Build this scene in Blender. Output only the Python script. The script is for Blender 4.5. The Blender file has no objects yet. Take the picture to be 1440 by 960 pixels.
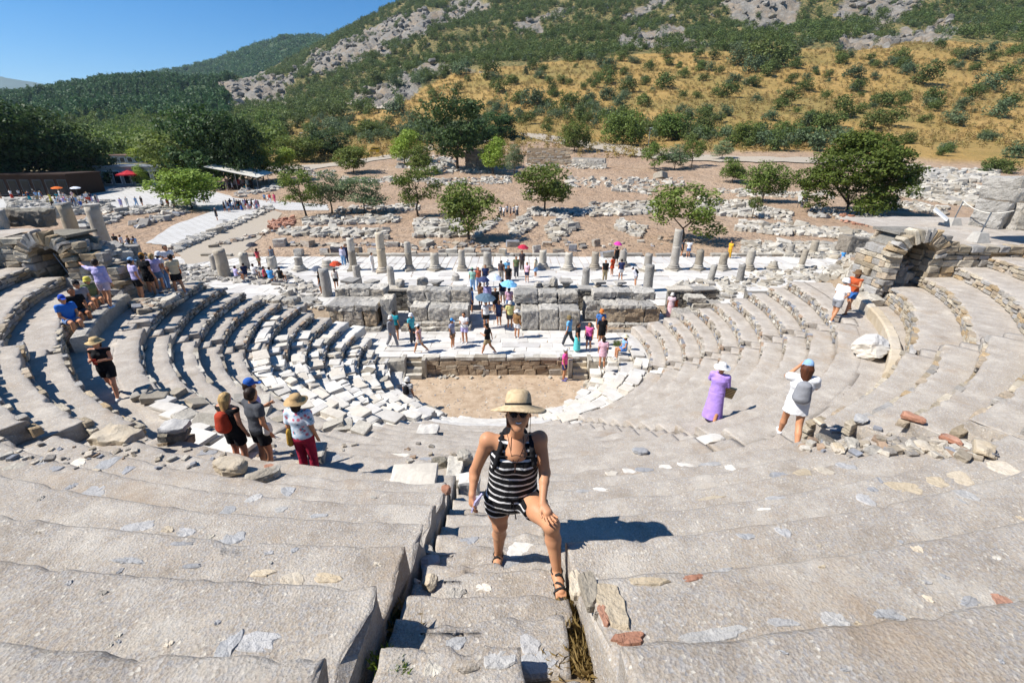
import bpy, bmesh, math, random
import numpy as np
from mathutils import Vector, Matrix, Euler
R=math.radians
rng=np.random.default_rng(7); random.seed(7)
C=bpy.context.scene.collection
S=bpy.context.scene
# ---------------- camera, sky, sun, exposure ----------------
PITCH=math.atan(279/640.); EYE=10.0; FPX=640.
cam=bpy.data.cameras.new('camera'); co=bpy.data.objects.new('camera',cam); C.objects.link(co)
cam.sensor_width=36; cam.lens=16.0; cam.clip_start=.05; cam.clip_end=80000
co.location=(0,0,EYE); co.rotation_euler=(math.pi/2-PITCH,0,0); S.camera=co
SUN_EL=R(50); SUN_DIR=Vector((math.cos(R(12))*math.cos(SUN_EL), math.sin(R(12))*math.cos(SUN_EL), -math.sin(SUN_EL)))
sl=bpy.data.lights.new('sun','SUN'); so=bpy.data.objects.new('sun',sl); C.objects.link(so)
sl.energy=4.9; sl.angle=R(.53); sl.color=(1,.965,.91)
so.rotation_euler=SUN_DIR.to_track_quat('-Z','Y').to_euler()
w=bpy.data.worlds.new('World'); S.world=w; w.use_nodes=True
nt=w.node_tree; bg=nt.nodes['Background']; sky=nt.nodes.new('ShaderNodeTexSky'); sky.sky_type='NISHITA'
sky.sun_disc=False; sky.sun_elevation=SUN_EL
ts=-SUN_DIR; sky.sun_rotation=math.atan2(ts.x,ts.y)
sky.air_density=1.0; sky.dust_density=.0; sky.ozone_density=7.0; sky.altitude=400
hs=nt.nodes.new('ShaderNodeHueSaturation'); hs.inputs['Saturation'].default_value=1.3; nt.links.new(sky.outputs[0],hs.inputs['Color'])
nt.links.new(hs.outputs[0],bg.inputs[0]); bg.inputs[1].default_value=.08
S.view_settings.view_transform='Standard'; S.view_settings.look='None'; S.view_settings.exposure=0.68; S.view_settings.gamma=1
S.render.engine='CYCLES'; S.render.resolution_x=1024; S.render.resolution_y=682
S.cycles.max_bounces=5; S.cycles.diffuse_bounces=3; S.cycles.transparent_max_bounces=4

# ---------------- pixel <-> place ----------------
sP,cP=math.sin(PITCH),math.cos(PITCH)
def ray(px,py):
    u=(px-720)/FPX; v=(py-480)/FPX
    return Vector((u, cP-v*sP, -(sP+v*cP)))
def at_z(px,py,z=0.):
    d=ray(px,py); t=(z-EYE)/d.z
    return Vector((d.x*t,d.y*t,z))
def at_d(px,py,D):
    d=ray(px,py); t=D/d.y
    return Vector((d.x*t,D,EYE+d.z*t))
def proj(x,y,z):
    dz=EYE-z; Z=y*cP+dz*sP; return 720+FPX*x/Z, 480+FPX*(dz*cP-y*sP)/Z

# ---------------- numpy noise ----------------
def _h(ix,iy,iz,s):
    n=(ix*374761393+iy*668265263+iz*2147483647+s*1274126177)&0xffffffff
    n=((n^(n>>13))*1274126177)&0xffffffff
    n=(n^(n>>16))&0xffffffff
    return n.astype(np.float64)/4294967295.
def vnoise(P,s=0):
    P=np.asarray(P,float); F=np.floor(P).astype(np.int64); f=P-F; f=f*f*(3-2*f)
    out=0
    for dx in (0,1):
        for dy in (0,1):
            for dz in (0,1):
                wgt=(f[...,0] if dx else 1-f[...,0])*(f[...,1] if dy else 1-f[...,1])*(f[...,2] if dz else 1-f[...,2])
                out=out+wgt*_h(F[...,0]+dx,F[...,1]+dy,F[...,2]+dz,s)
    return out*2-1
def fbm(P,oct=3,s=0,g=.5):
    P=np.asarray(P,float); a=1.; o=0.; t=0.
    for i in range(oct):
        o=o+a*vnoise(P*(2.03**i)+i*17.3,s+i); t+=a; a*=g
    return o/t
def sstep(a,b,x):
    t=np.clip((x-a)/(b-a),0,1); return t*t*(3-2*t)

# ---------------- mesh helpers ----------------
def mesh(name,V,F,mats=None,smooth=False,fm=None):
    V=np.ascontiguousarray(V,dtype=np.float32).reshape(-1,3)
    me=bpy.data.meshes.new(name)
    if isinstance(F,np.ndarray):
        n,k=F.shape
        me.vertices.add(len(V)); me.vertices.foreach_set('co',V.ravel())
        me.loops.add(n*k); me.loops.foreach_set('vertex_index',F.astype(np.int32).ravel())
        me.polygons.add(n); me.polygons.foreach_set('loop_start',np.arange(0,n*k,k,dtype=np.int32))
        me.polygons.foreach_set('loop_total',np.full(n,k,np.int32)) if False else None
        me.update(calc_edges=True)
    else:
        me.from_pydata(V.tolist(),[],[list(f) for f in F]); me.update()
    if mats is not None:
        for m in (mats if isinstance(mats,(list,tuple)) else [mats]): me.materials.append(m)
    if fm is not None: me.polygons.foreach_set('material_index',np.asarray(fm,np.int32))
    me.polygons.foreach_set('use_smooth',np.full(len(me.polygons),smooth,bool))
    me.validate() if False else None
    return me
def obj(name,me,parent=None,loc=None,rot=None,scale=None,**props):
    o=bpy.data.objects.new(name,me); C.objects.link(o)
    if parent is not None: o.parent=parent
    if loc is not None: o.location=loc
    if rot is not None: o.rotation_euler=rot
    if scale is not None: o.scale=scale
    for k,v in props.items(): o[k]=v
    return o
def tag(o,label=None,cat=None,group=None,kind=None):
    if label: o['label']=label
    if cat: o['category']=cat
    if group: o['group']=group
    if kind: o['kind']=kind
    return o
def thing(name,label,cat,loc=(0,0,0),rz=0,group=None):
    o=obj(name,None,loc=loc,rot=(0,0,rz)); o.empty_display_size=.2
    return tag(o,label,cat,group)
def copy_tree(o,parent=None):
    c=o.copy(); C.objects.link(c)
    if parent is not None: c.parent=parent
    for ch in o.children: copy_tree(ch,c)
    return c
class MB:
    """collects pieces into one mesh"""
    def __init__(s): s.V=[];s.F=[];s.M=[];s.n=0
    def add(s,V,F,m=0):
        V=np.asarray(V,float); s.V.append(V); s.F+= [tuple(int(i)+s.n for i in f) for f in F]; s.M+=[m]*len(F); s.n+=len(V)
    def box(s,c,d,rz=0,m=0,M=None,jit=0):
        V=np.array([(x,y,z) for x in(-.5,.5) for y in(-.5,.5) for z in(-.5,.5)])*np.array(d)
        if jit: V=V+rng.normal(0,jit,V.shape)
        if M is not None: V=V@np.array(M.to_3x3()).T
        elif rz:
            a=math.cos(rz);b=math.sin(rz); V=V@np.array([[a,b,0],[-b,a,0],[0,0,1]])
        s.add(V+np.array(c),[(0,1,3,2),(4,6,7,5),(0,4,5,1),(2,3,7,6),(0,2,6,4),(1,5,7,3)],m)
    def tube(s,pts,rad,n=6,m=0,cap=True):
        pts=[Vector(p) for p in pts]; k=len(pts)
        if not hasattr(rad,'__len__'): rad=[rad]*k
        V=[];t0=None
        up=Vector((0,0,1))
        for i,p in enumerate(pts):
            t=(pts[min(i+1,k-1)]-pts[max(i-1,0)]).normalized()
            a=t.cross(up)
            if a.length<.2: a=t.cross(Vector((1,0,0)))
            if t0 is not None:
                a=t0-t*t0.dot(t)
            a.normalize(); t0=a; b=t.cross(a)
            for j in range(n):
                q=2*math.pi*j/n; V.append(p+(a*math.cos(q)+b*math.sin(q))*rad[i])
        F=[(i*n+j,i*n+(j+1)%n,(i+1)*n+(j+1)%n,(i+1)*n+j) for i in range(k-1) for j in range(n)]
        if cap: F+=[tuple(range(n-1,-1,-1)),tuple(range((k-1)*n,k*n))]
        s.add([tuple(v) for v in V],F,m)
    def lathe(s,prof,n=12,c=(0,0,0),m=0,jit=0,ax=None):
        V=[];k=len(prof)
        for r,z in prof:
            for j in range(n):
                q=2*math.pi*j/n; V.append((r*math.cos(q),r*math.sin(q),z))
        V=np.array(V)
        if jit: V=V+fbm(V*4+c[0],2)[:,None]*jit
        if ax is not None: V=V@np.array(ax).T
        F=[(i*n+j,i*n+(j+1)%n,(i+1)*n+(j+1)%n,(i+1)*n+j) for i in range(k-1) for j in range(n)]
        F+=[tuple(range(n-1,-1,-1)),tuple(range((k-1)*n,k*n))]
        s.add(V+np.array(c),F,m)
    def mesh(s,name,mats,smooth=False):
        return mesh(name,np.concatenate(s.V),s.F,mats,smooth,s.M)
    def build(s,name,mats,parent=None,smooth=False,**k):
        return obj(name,s.mesh(name,mats,smooth),parent,**k)
def gridfaces(nu,nv):
    i=np.arange(nu-1)[:,None]*nv+np.arange(nv-1)[None,:]
    return np.stack([i,i+1,i+nv+1,i+nv],-1).reshape(-1,4)

# ---------------- materials ----------------
def lin(h):
    h=h.lstrip('#'); c=[int(h[i:i+2],16)/255 for i in(0,2,4)]
    return tuple(((x/12.92) if x<=.04045 else ((x+.055)/1.055)**2.4) for x in c)+(1,)
def col(c): return lin(c) if isinstance(c,str) else (tuple(c)+(1,) if len(c)==3 else tuple(c))
class NT:
    def __init__(s,name):
        s.m=bpy.data.materials.new(name); s.m.use_nodes=True; s.t=s.m.node_tree; s.b=s.t.nodes['Principled BSDF']
        s.b.inputs['Roughness'].default_value=.85; s.b.inputs['Specular IOR Level'].default_value=.25
    def n(s,typ,**kw):
        nd=s.t.nodes.new('ShaderNode'+typ)
        for k,v in kw.items():
            if k in nd.inputs: nd.inputs[k].default_value=v
            else: setattr(nd,k,v)
        return nd
    def l(s,a,b): s.t.links.new(a,b)
    def noise(s,scale,detail=4,vec=None,rough=.6,out='Fac'):
        n=s.n('TexNoise'); n.inputs['Scale'].default_value=scale; n.inputs['Detail'].default_value=detail; n.inputs['Roughness'].default_value=rough
        if vec is not None: s.l(vec,n.inputs['Vector'])
        return n.outputs[0]
    def ramp(s,fac,stops,interp='LINEAR'):
        r=s.n('ValToRGB'); e=r.color_ramp.elements; r.color_ramp.interpolation=interp
        while len(e)<len(stops): e.new(.5)
        for i,(p,c) in enumerate(stops): e[i].position=p; e[i].color=col(c) if not isinstance(c,(int,float)) else (c,c,c,1)
        s.l(fac,r.inputs[0]); return r.outputs[0]
    def mix(s,fac,a,b,typ='MIX'):
        x=s.n('Mix'); x.data_type='RGBA'; x.blend_type=typ
        for i,v in ((0,fac),(6,a),(7,b)):
            if isinstance(v,bpy.types.NodeSocket): s.l(v,x.inputs[i])
            else: x.inputs[i].default_value=v if i==0 else col(v)
        return x.outputs[2]
    def math(s,op,a,b=0.):
        x=s.n('Math'); x.operation=op
        for i,v in ((0,a),(1,b)):
            if isinstance(v,bpy.types.NodeSocket): s.l(v,x.inputs[i])
            else: x.inputs[i].default_value=v
        return x.outputs[0]
    def bump(s,h,strength=.5,dist=.02,prev=None):
        b=s.n('Bump'); b.inputs['Strength'].default_value=strength; b.inputs['Distance'].default_value=dist
        s.l(h,b.inputs['Height'])
        if prev is not None: s.l(prev,b.inputs['Normal'])
        return b.outputs[0]
    def out(s,color=None,normal=None,rough=None):
        if color is not None: s.l(color,s.b.inputs['Base Color'])
        if normal is not None: s.l(normal,s.b.inputs['Normal'])
        if rough is not None: s.b.inputs['Roughness'].default_value=rough
        return s.m
    def rnd(s):
        g=s.n('NewGeometry'); o=s.n('ObjectInfo')
        return s.math('FRACT',s.math('ADD',g.outputs['Random Per Island'],o.outputs['Random']))
    def pos(s): return s.n('NewGeometry').outputs['Position']
    def objc(s): return s.n('TexCoord').outputs['Object']
def stone_mat(name,cols,dark='#6a655e',scale=2.,bump=.6,bd=.03,speck=.3,obj_space=False,var=.25):
    t=NT(name); p=t.objc() if obj_space else t.pos()
    r=t.rnd()
    k=len(cols)
    c=t.ramp(r,[((i)/k,cols[i]) for i in range(k)],'CONSTANT')
    n1=t.noise(scale,6,p,.65); n2=t.noise(scale*9,4,p,.7)
    c=t.mix(t.ramp(n1,[(.35,0.),(.7,1.)]),c,t.mix(.5,c,dark))
    c=t.mix(t.ramp(n2,[(.3,speck),(.62,0.)]),c,dark)
    hs=t.n('HueSaturation'); t.l(c,hs.inputs['Color']); t.l(t.math('ADD',1-var/2,t.math('MULTIPLY',t.math('FRACT',t.math('MULTIPLY',r,7.3)),var)),hs.inputs['Value'])
    nb=t.bump(n1,bump*.7,bd*3); nb=t.bump(n2,bump,bd,nb)
    return t.out(hs.outputs[0],nb)
M={}
def concrete(name,c1,c2,c3,marble=0.):
    t=NT(name); p=t.pos()
    big=t.noise(.55,5,p,.6); mid=t.noise(3.5,6,p,.7); fine=t.noise(62,6,p,.8); grit=t.n('TexVoronoi'); grit.inputs['Scale'].default_value=62; t.l(p,grit.inputs['Vector'])
    grit2=t.n('TexVoronoi'); grit2.inputs['Scale'].default_value=16; t.l(p,grit2.inputs['Vector'])
    c=t.mix(t.ramp(big,[(.38,0.),(.62,1.)]),c1,c2)
    c=t.mix(t.ramp(mid,[(.42,0.),(.75,.8)]),c,c3)
    c=t.mix(t.ramp(fine,[(.4,.85),(.5,0.)]),c,'#746b61'); c=t.mix(t.ramp(fine,[(.53,0.),(.64,.85)]),c,'#d6cec3')
    # pale and dark aggregate grains
    g=t.ramp(grit.outputs['Color'],[(.0,'#8f8981'),(.25,'#a89a8c'),(.5,'#a3a4a8'),(.75,'#b5a797'),(.85,'#9c958b'),(.9,'#e4ddcf'),(1,'#e9e4da')]);
    c=t.mix(.5,c,g)
    g2=t.math('LESS_THAN',grit2.outputs['Distance'],.16)
    g3=t.n('SeparateColor'); t.l(grit2.outputs['Color'],g3.inputs[0])
    g2=t.math('MULTIPLY',g2,t.math('GREATER_THAN',g3.outputs[0],.8))
    c=t.mix(t.math('MULTIPLY',g2,.35),c,'#d9d2c6')
    wv=t.n('TexVoronoi'); wv.feature='DISTANCE_TO_EDGE'; wv.inputs['Scale'].default_value=.85
    wp=t.n('VectorMath'); wp.operation='ADD'; nz=t.n('TexNoise'); nz.inputs['Scale'].default_value=3.; t.l(p,nz.inputs['Vector']); t.l(p,wp.inputs[0]); t.l(nz.outputs['Color'],wp.inputs[1]); t.l(wp.outputs[0],wv.inputs['Vector'])
    ck=t.math('MULTIPLY',t.math('LESS_THAN',wv.outputs['Distance'],.004),t.math('GREATER_THAN',t.noise(1.1,2,p),.64))
    st=t.noise(1.7,7,p,.75); c=t.mix(t.ramp(st,[(.5,0.),(.68,.6)]),c,'#c9c1b4'); c=t.mix(t.ramp(st,[(.3,.65),(.46,0.)]),c,'#867a6b')
    br=t.noise(.9,5,p,.7); c=t.mix(t.ramp(br,[(.56,0.),(.72,.5)]),c,'#a08a70')
    nb=t.bump(big,.12,.15); nb=t.bump(mid,.5,.03,nb); nb=t.bump(fine,.9,.012,nb); nb=t.bump(grit.outputs['Distance'],.5,.008,nb)
    return t.out(c,nb,.9)
M['concrete']=concrete('worn_concrete','#a89c8a','#b2a693','#968c7d')
M['marble']=stone_mat('white_marble',['#d8d3c9','#cec9c0','#ded9cf','#c2bfba','#d4cbbc'],'#978f84',1.6,.5,.02,.25,var=.15)
M['marble_o']=stone_mat('weathered_marble',['#c9c2b4','#bdb6a8','#b0aaa0','#d0c9bb','#a99f8e'],'#6f675b',2.2,.7,.03,.45,obj_space=False,var=.3)
M['greystone']=stone_mat('grey_limestone',['#c4bfb5','#b8b2a8','#cdc6b9','#ada9a2','#d0c6b5'],'#6b655c',1.8,.9,.05,.5,var=.35)
M['brownstone']=stone_mat('tan_masonry',['#c0aa8e','#b39c80','#c9baa2','#b8b0a3','#a89278','#cdb799'],'#6d5f50',2.5,.9,.05,.5,var=.35)
M['rubble']=stone_mat('mixed_rubble',['#beb3a2','#aa9e8b','#c9c0b0','#9b968f','#9297a0','#a98f77','#cfc8ba'],'#6b6156',3.,.8,.03,.45,var=.35)
M['wallstone']=stone_mat('vault_masonry',['#cbbfa9','#b9a98f','#d6cab4','#b3aea6','#c6ab84','#b9b6b1','#c6b49c'],'#6f6353',3.,.9,.04,.45,var=.35)
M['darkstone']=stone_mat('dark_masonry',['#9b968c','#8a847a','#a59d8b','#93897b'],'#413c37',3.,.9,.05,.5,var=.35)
M['bluegrey']=stone_mat('blue_grey_marble',['#a9a9a9','#b4b2b0','#9fa0a3','#bcb9b4'],'#807d79',4.,.8,.02,.3,var=.2)
M['cream']=stone_mat('cream_stone',['#c6baa6','#bcae97','#c9c0b1'],'#a08d70',4.,.8,.02,.35,var=.2)
M['redstone']=stone_mat('red_brick_stone',['#b98a72','#b08068','#c0957f','#a5745d'],'#7d5a48',5.,.8,.02,.35,var=.25)
M['paving']=stone_mat('marble_paving',['#d4d0c8','#cac6bf','#dad5cd','#c2beb9'],'#979187',1.2,.3,.01,.18,var=.12)
# ---------------- rock templates ----------------
def chamfer_box(seed,ch=.16,jit=.09):
    r=np.random.default_rng(seed); V=[];idx={}
    for x in(-1,1):
        for y in(-1,1):
            for z in(-1,1):
                c=np.array([x,y,z])*(.5+r.normal(0,jit*.5,3)); e=ch*r.uniform(.5,1.5,3)
                for a in range(3):
                    q=c.copy(); q=c-np.array([x,y,z])*e*.5; q[a]=c[a]; idx[(x,y,z,a)]=len(V); V.append(q)
    F=[]
    for a in range(3):
        o=[b for b in range(3) if b!=a]
        for s in(-1,1):
            L=[]
            for (p,q) in((-1,-1),(1,-1),(1,1),(-1,1)):
                t=[0,0,0]; t[a]=s;t[o[0]]=p;t[o[1]]=q; L.append(idx[(*t,a)])
            # orient
            if (s>0)!=(a!=1): L=L[::-1]
            F.append(tuple(L))
        for p in(-1,1):      # edges along axis a
            for q in(-1,1):
                t1=[0,0,0];t2=[0,0,0]; t1[a]=-1;t2[a]=1
                for t in(t1,t2): t[o[0]]=p;t[o[1]]=q
                F.append((idx[(*t1,o[0])],idx[(*t2,o[0])],idx[(*t2,o[1])],idx[(*t1,o[1])]))
    for x in(-1,1):
        for y in(-1,1):
            for z in(-1,1): F.append(tuple(idx[(x,y,z,a)] for a in range(3)))
    V=np.array(V)
    # fix winding
    G=[]
    for f in F:
        p=V[list(f)]; n=np.cross(p[1]-p[0],p[2]-p[0]); G.append(f if n@p.mean(0)>0 else f[::-1])
    return V,G
ROCK=[chamfer_box(i) for i in range(16)]
SLAB=[chamfer_box(50+i,.08,.05) for i in range(12)]
def rock_hd(seed,n=9,amp=.16,cuts=7):
    """irregular broken rock, ~ 6*n*n quads, unit size"""
    r=np.random.default_rng(seed); V=[];F=[];base=0
    g=np.linspace(-1,1,n)
    for a in range(3):
        for s in(-1,1):
            A,B=np.meshgrid(g,g,indexing='ij'); P=np.zeros((n,n,3)); P[...,a]=s;P[...,(a+1)%3]=A;P[...,(a+2)%3]=B
            V.append(P.reshape(-1,3)); f=gridfaces(n,n)+base; F.append(f if s>0 else f[:,::-1]); base+=n*n
    V=np.concatenate(V);F=np.concatenate(F)
    L=np.linalg.norm(V,axis=1,keepdims=True); V=V/L*(np.minimum(L,1.28))*.5/1.0
    for i in range(cuts):
        d=r.normal(0,1,3); d/=np.linalg.norm(d); h=r.uniform(.36,.5); t=V@d; k=t>h; V[k]-=np.outer(t[k]-h,d)
    V+= (fbm(V*3.+seed*3,3,seed)[:,None]*V*amp*1.6)+ (fbm(V*11+seed,2,seed+5)[:,None]*V*amp*.35)
    return V,F
def rot3(rx,ry,rz): return np.array(Euler((rx,ry,rz)).to_matrix())
def meshes_of(T,mat,nm): return [mesh(nm,v,f,mat) for v,f in T]
class Pile:
    def __init__(s): s.b=MB()
    def rock(s,c,d,rz=0,tilt=.1,T=ROCK):
        v,f=T[random.randrange(len(T))]
        Rm=rot3(random.gauss(0,tilt),random.gauss(0,tilt),rz)
        s.b.add((v*np.array(d))@Rm.T+np.array(c),f)
    def build(s,name,mat,parent=None,**k): return s.b.build(name,mat,parent,**k)
# ---------------- terrain ----------------
TX=np.array([-400,0,60,150,200,300,350,400,455,500,560,600,720,900,1100,1300,1440,1900.])
def row(D,xs,ys): return (D,np.interp(TX,xs,ys))
XX=[-400,0,150,300,400,500,600,720,900,1100,1300,1440,1900]
TROWS=[
 row(130,XX,[252,252,252,249,243,239,239,239,237,231,228,228,228]),
 row(200,XX,[222,222,222,219,214,208,202,196,200,190,186,188,188]),
 row(300,XX,[206,206,206,204,198,186,176,163,145,134,130,130,130]),
 row(450,XX,[194,194,190,182,170,150,125,100,80,67,58,62,62]),
 row(650,XX,[172,168,152,148,140,112,80,62,42,30,26,28,30]),
 row(900,XX,[145,138,120,122,100,62,28,6,-12,-28,-38,-40,-40]),
 row(1200,[-400,0,60,100,150,200,300,350,400,455,500,560,600,720,900,1440,1900],[145,138,134,122,117,119,124,114,90,62,38,8,-10,-62,-100,-150,-150]),
 row(1550,[-400,0,60,200,300,400,455,500,600,720,1900],[150,150,150,135,130,118,92,62,20,-40,-140]),
 row(2300,[-400,0,100,160,200,240,300,345,385,415,450,500,600,1900],[160,140,130,118,112,102,88,70,58,50,54,62,60,60]),
 row(3200,[-400,1900],[150,150]),
 row(6500,[-400,0,200,300,1900],[140,140,140,140,140]),
 row(9500,[-400,-150,-60,0,30,60,90,140,1900],[125,118,106,108,111,118,126,150,150]),
 row(13000,[-400,1900],[190,190])]
def _dr(py):
    v=(py-480)/FPX; return (sP+v*cP)/(cP-v*sP)
TN=[]
for D,ys in TROWS:
    dr=_dr(ys); u=(TX-720)/FPX*(cP+dr*sP); TN.append((math.log(D),u,EYE-D*dr))
def ground(x,y):
    x=np.asarray(x,float); y=np.asarray(y,float); sh=np.broadcast(x,y).shape
    x=np.broadcast_to(x,sh); D=np.maximum(np.broadcast_to(y,sh),1.)
    u=np.clip(x/np.maximum(D,40),-1.9,1.9); L=np.log(D)
    rows=[(math.log(92.),None,None)]+TN
    Z=[np.zeros(sh)]+[np.interp(u,a,b) for _,a,b in TN]
    ls=[r[0] for r in rows]; out=np.zeros(sh)
    for i in range(len(ls)-1):
        t=(L-ls[i])/(ls[i+1]-ls[i]); k=(t>=0)&(t<1)
        out=np.where(k,Z[i]+(Z[i+1]-Z[i])*t,out)
    out=np.where(L>=ls[-1],Z[-1],out)
    P=np.stack([x,D,0*x],-1)
    far=sstep(140,700,D)
    n=fbm(P/90,4,3)*16*far*(1-.3*sstep(3500,9000,D))+fbm(P/22,3,9)*3.0*sstep(180,500,D)
    # ragged bare crags on the great hill
    rk=rockmask_xy(x,D)
    n=n+rk*(3-np.abs(fbm(P*np.array([.06,.03,1]),3,21))*17+np.abs(fbm(P/8,3,30))*-9+fbm(P/3.5,2,31)*2.5)
    low=fbm(P/14,3,5)*.35*sstep(95,130,D)*(1-sstep(150,300,D))
    return out+n+low
def poly_in(px,py,poly):
    r=np.zeros(px.shape,bool); n=len(poly); j=n-1
    for i in range(n):
        xi,yi=poly[i];xj,yj=poly[j]
        c=((yi>py)!=(yj>py))&(px<(xj-xi)*(py-yi)/(yj-yi+1e-9)+xi); r^=c; j=i
    return r
CRAG=[ [(318,128),(345,112),(400,96),(470,66),(560,22),(660,-14),(700,0),(610,42),(600,66),(560,60),(520,82),(470,86),(420,112),(400,150),(330,152)],
       [(490,128),(560,112),(600,96),(650,88),(668,104),(640,112),(560,146),(500,150)],
       [(440,96),(520,76),(560,70),(500,100),(450,112)],
       [(580,55),(612,30),(600,66)],
       [(700,32),(760,30),(800,4),(812,12),(760,40),(715,42)],
       [(860,60),(900,44),(960,30),(985,62),(900,72)],
       [(1150,70),(1170,45),(1200,35),(1330,32),(1380,44),(1300,54),(1220,68)],
       [(1160,20),(1220,-10),(1300,-10),(1290,20),(1200,30)],
       [(870,20),(930,0),(950,8),(890,32)],
       [(1000,0),(1120,2),(1110,40),(1060,44),(1010,22)]]
def rockmask_xy(x,D):
    # where the crags lie, found once from the coarse table surface
    sh=x.shape; u=x/np.maximum(D,1)
    L=np.log(np.maximum(D,1)); out=np.zeros(sh)
    Z=np.zeros(sh); ls=[r[0] for r in TN]
    for i in range(len(ls)-1):
        t=(L-ls[i])/(ls[i+1]-ls[i]); k=(t>=0)&(t<1)
        if k.any(): Z=np.where(k,np.interp(u,TN[i][1],TN[i][2])*(1-t)+np.interp(u,TN[i+1][1],TN[i+1][2])*t,Z)
    px,py=proj(x,D,Z)
    P=np.stack([px/40,py/22,0*px],-1); px=px+fbm(P,3,40)*34; py=py+fbm(P,3,44)*16
    k=np.zeros(sh,bool)
    for p in CRAG: k|=poly_in(px,py,p)
    return np.where(k&(D>330)&(D<1500),1.,0.)
GOLD_X=[330,400,480,560,620,660,720,800,900,1000,1130,1200,1300,1440,1700]
GOLD_Y=[182,172,160,150,106,96,92,86,77,72,68,64,56,62,62]
def hit(px,py,d0=60,d1=12000):
    """pixel -> point on the terrain"""
    d=ray(px,py)
    for it in range(3):
        D=np.geomspace(d0,d1,(90,24,24)[it]); t=D/d.y
        z=EYE+d.z*t; g=ground(d.x*t,D); k=np.nonzero(z<g)[0]
        i=k[0] if len(k) else len(D)-1
        if it<2: d0,d1=D[max(i-1,0)],D[i]*1.0001
    return Vector((d.x*t[i],D[i],float(g[i])))
def make_lookup():
    global LKX,LKY,LKD
    LKX=np.arange(-160,1620,12.); LKY=np.arange(140,300,2.)
    px,py=np.meshgrid(LKX,LKY,indexing='ij'); u=(px-720)/FPX; v=(py-480)/FPX; dy=cP-v*sP; dz=-(sP+v*cP)
    LKD=np.full(px.shape,12000.); done=np.zeros(px.shape,bool)
    for D in np.geomspace(70,900,150):
        t=D/dy; k=~done&(EYE+dz*t<ground(u*t,np.full(px.shape,D))); LKD[k]=D; done|=k
make_lookup()
def quick(px,py):
    i=int(round((px-LKX[0])/12)); i=min(max(i,0),len(LKX)-1); j=min(max((py-LKY[0])/2,0),len(LKY)-1.001); j0=int(j)
    D=LKD[i,j0]*(1-(j-j0))+LKD[i,j0+1]*(j-j0); d=ray(px,py); t=D/d.y
    return Vector((d.x*t,D,EYE+d.z*t))
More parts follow.
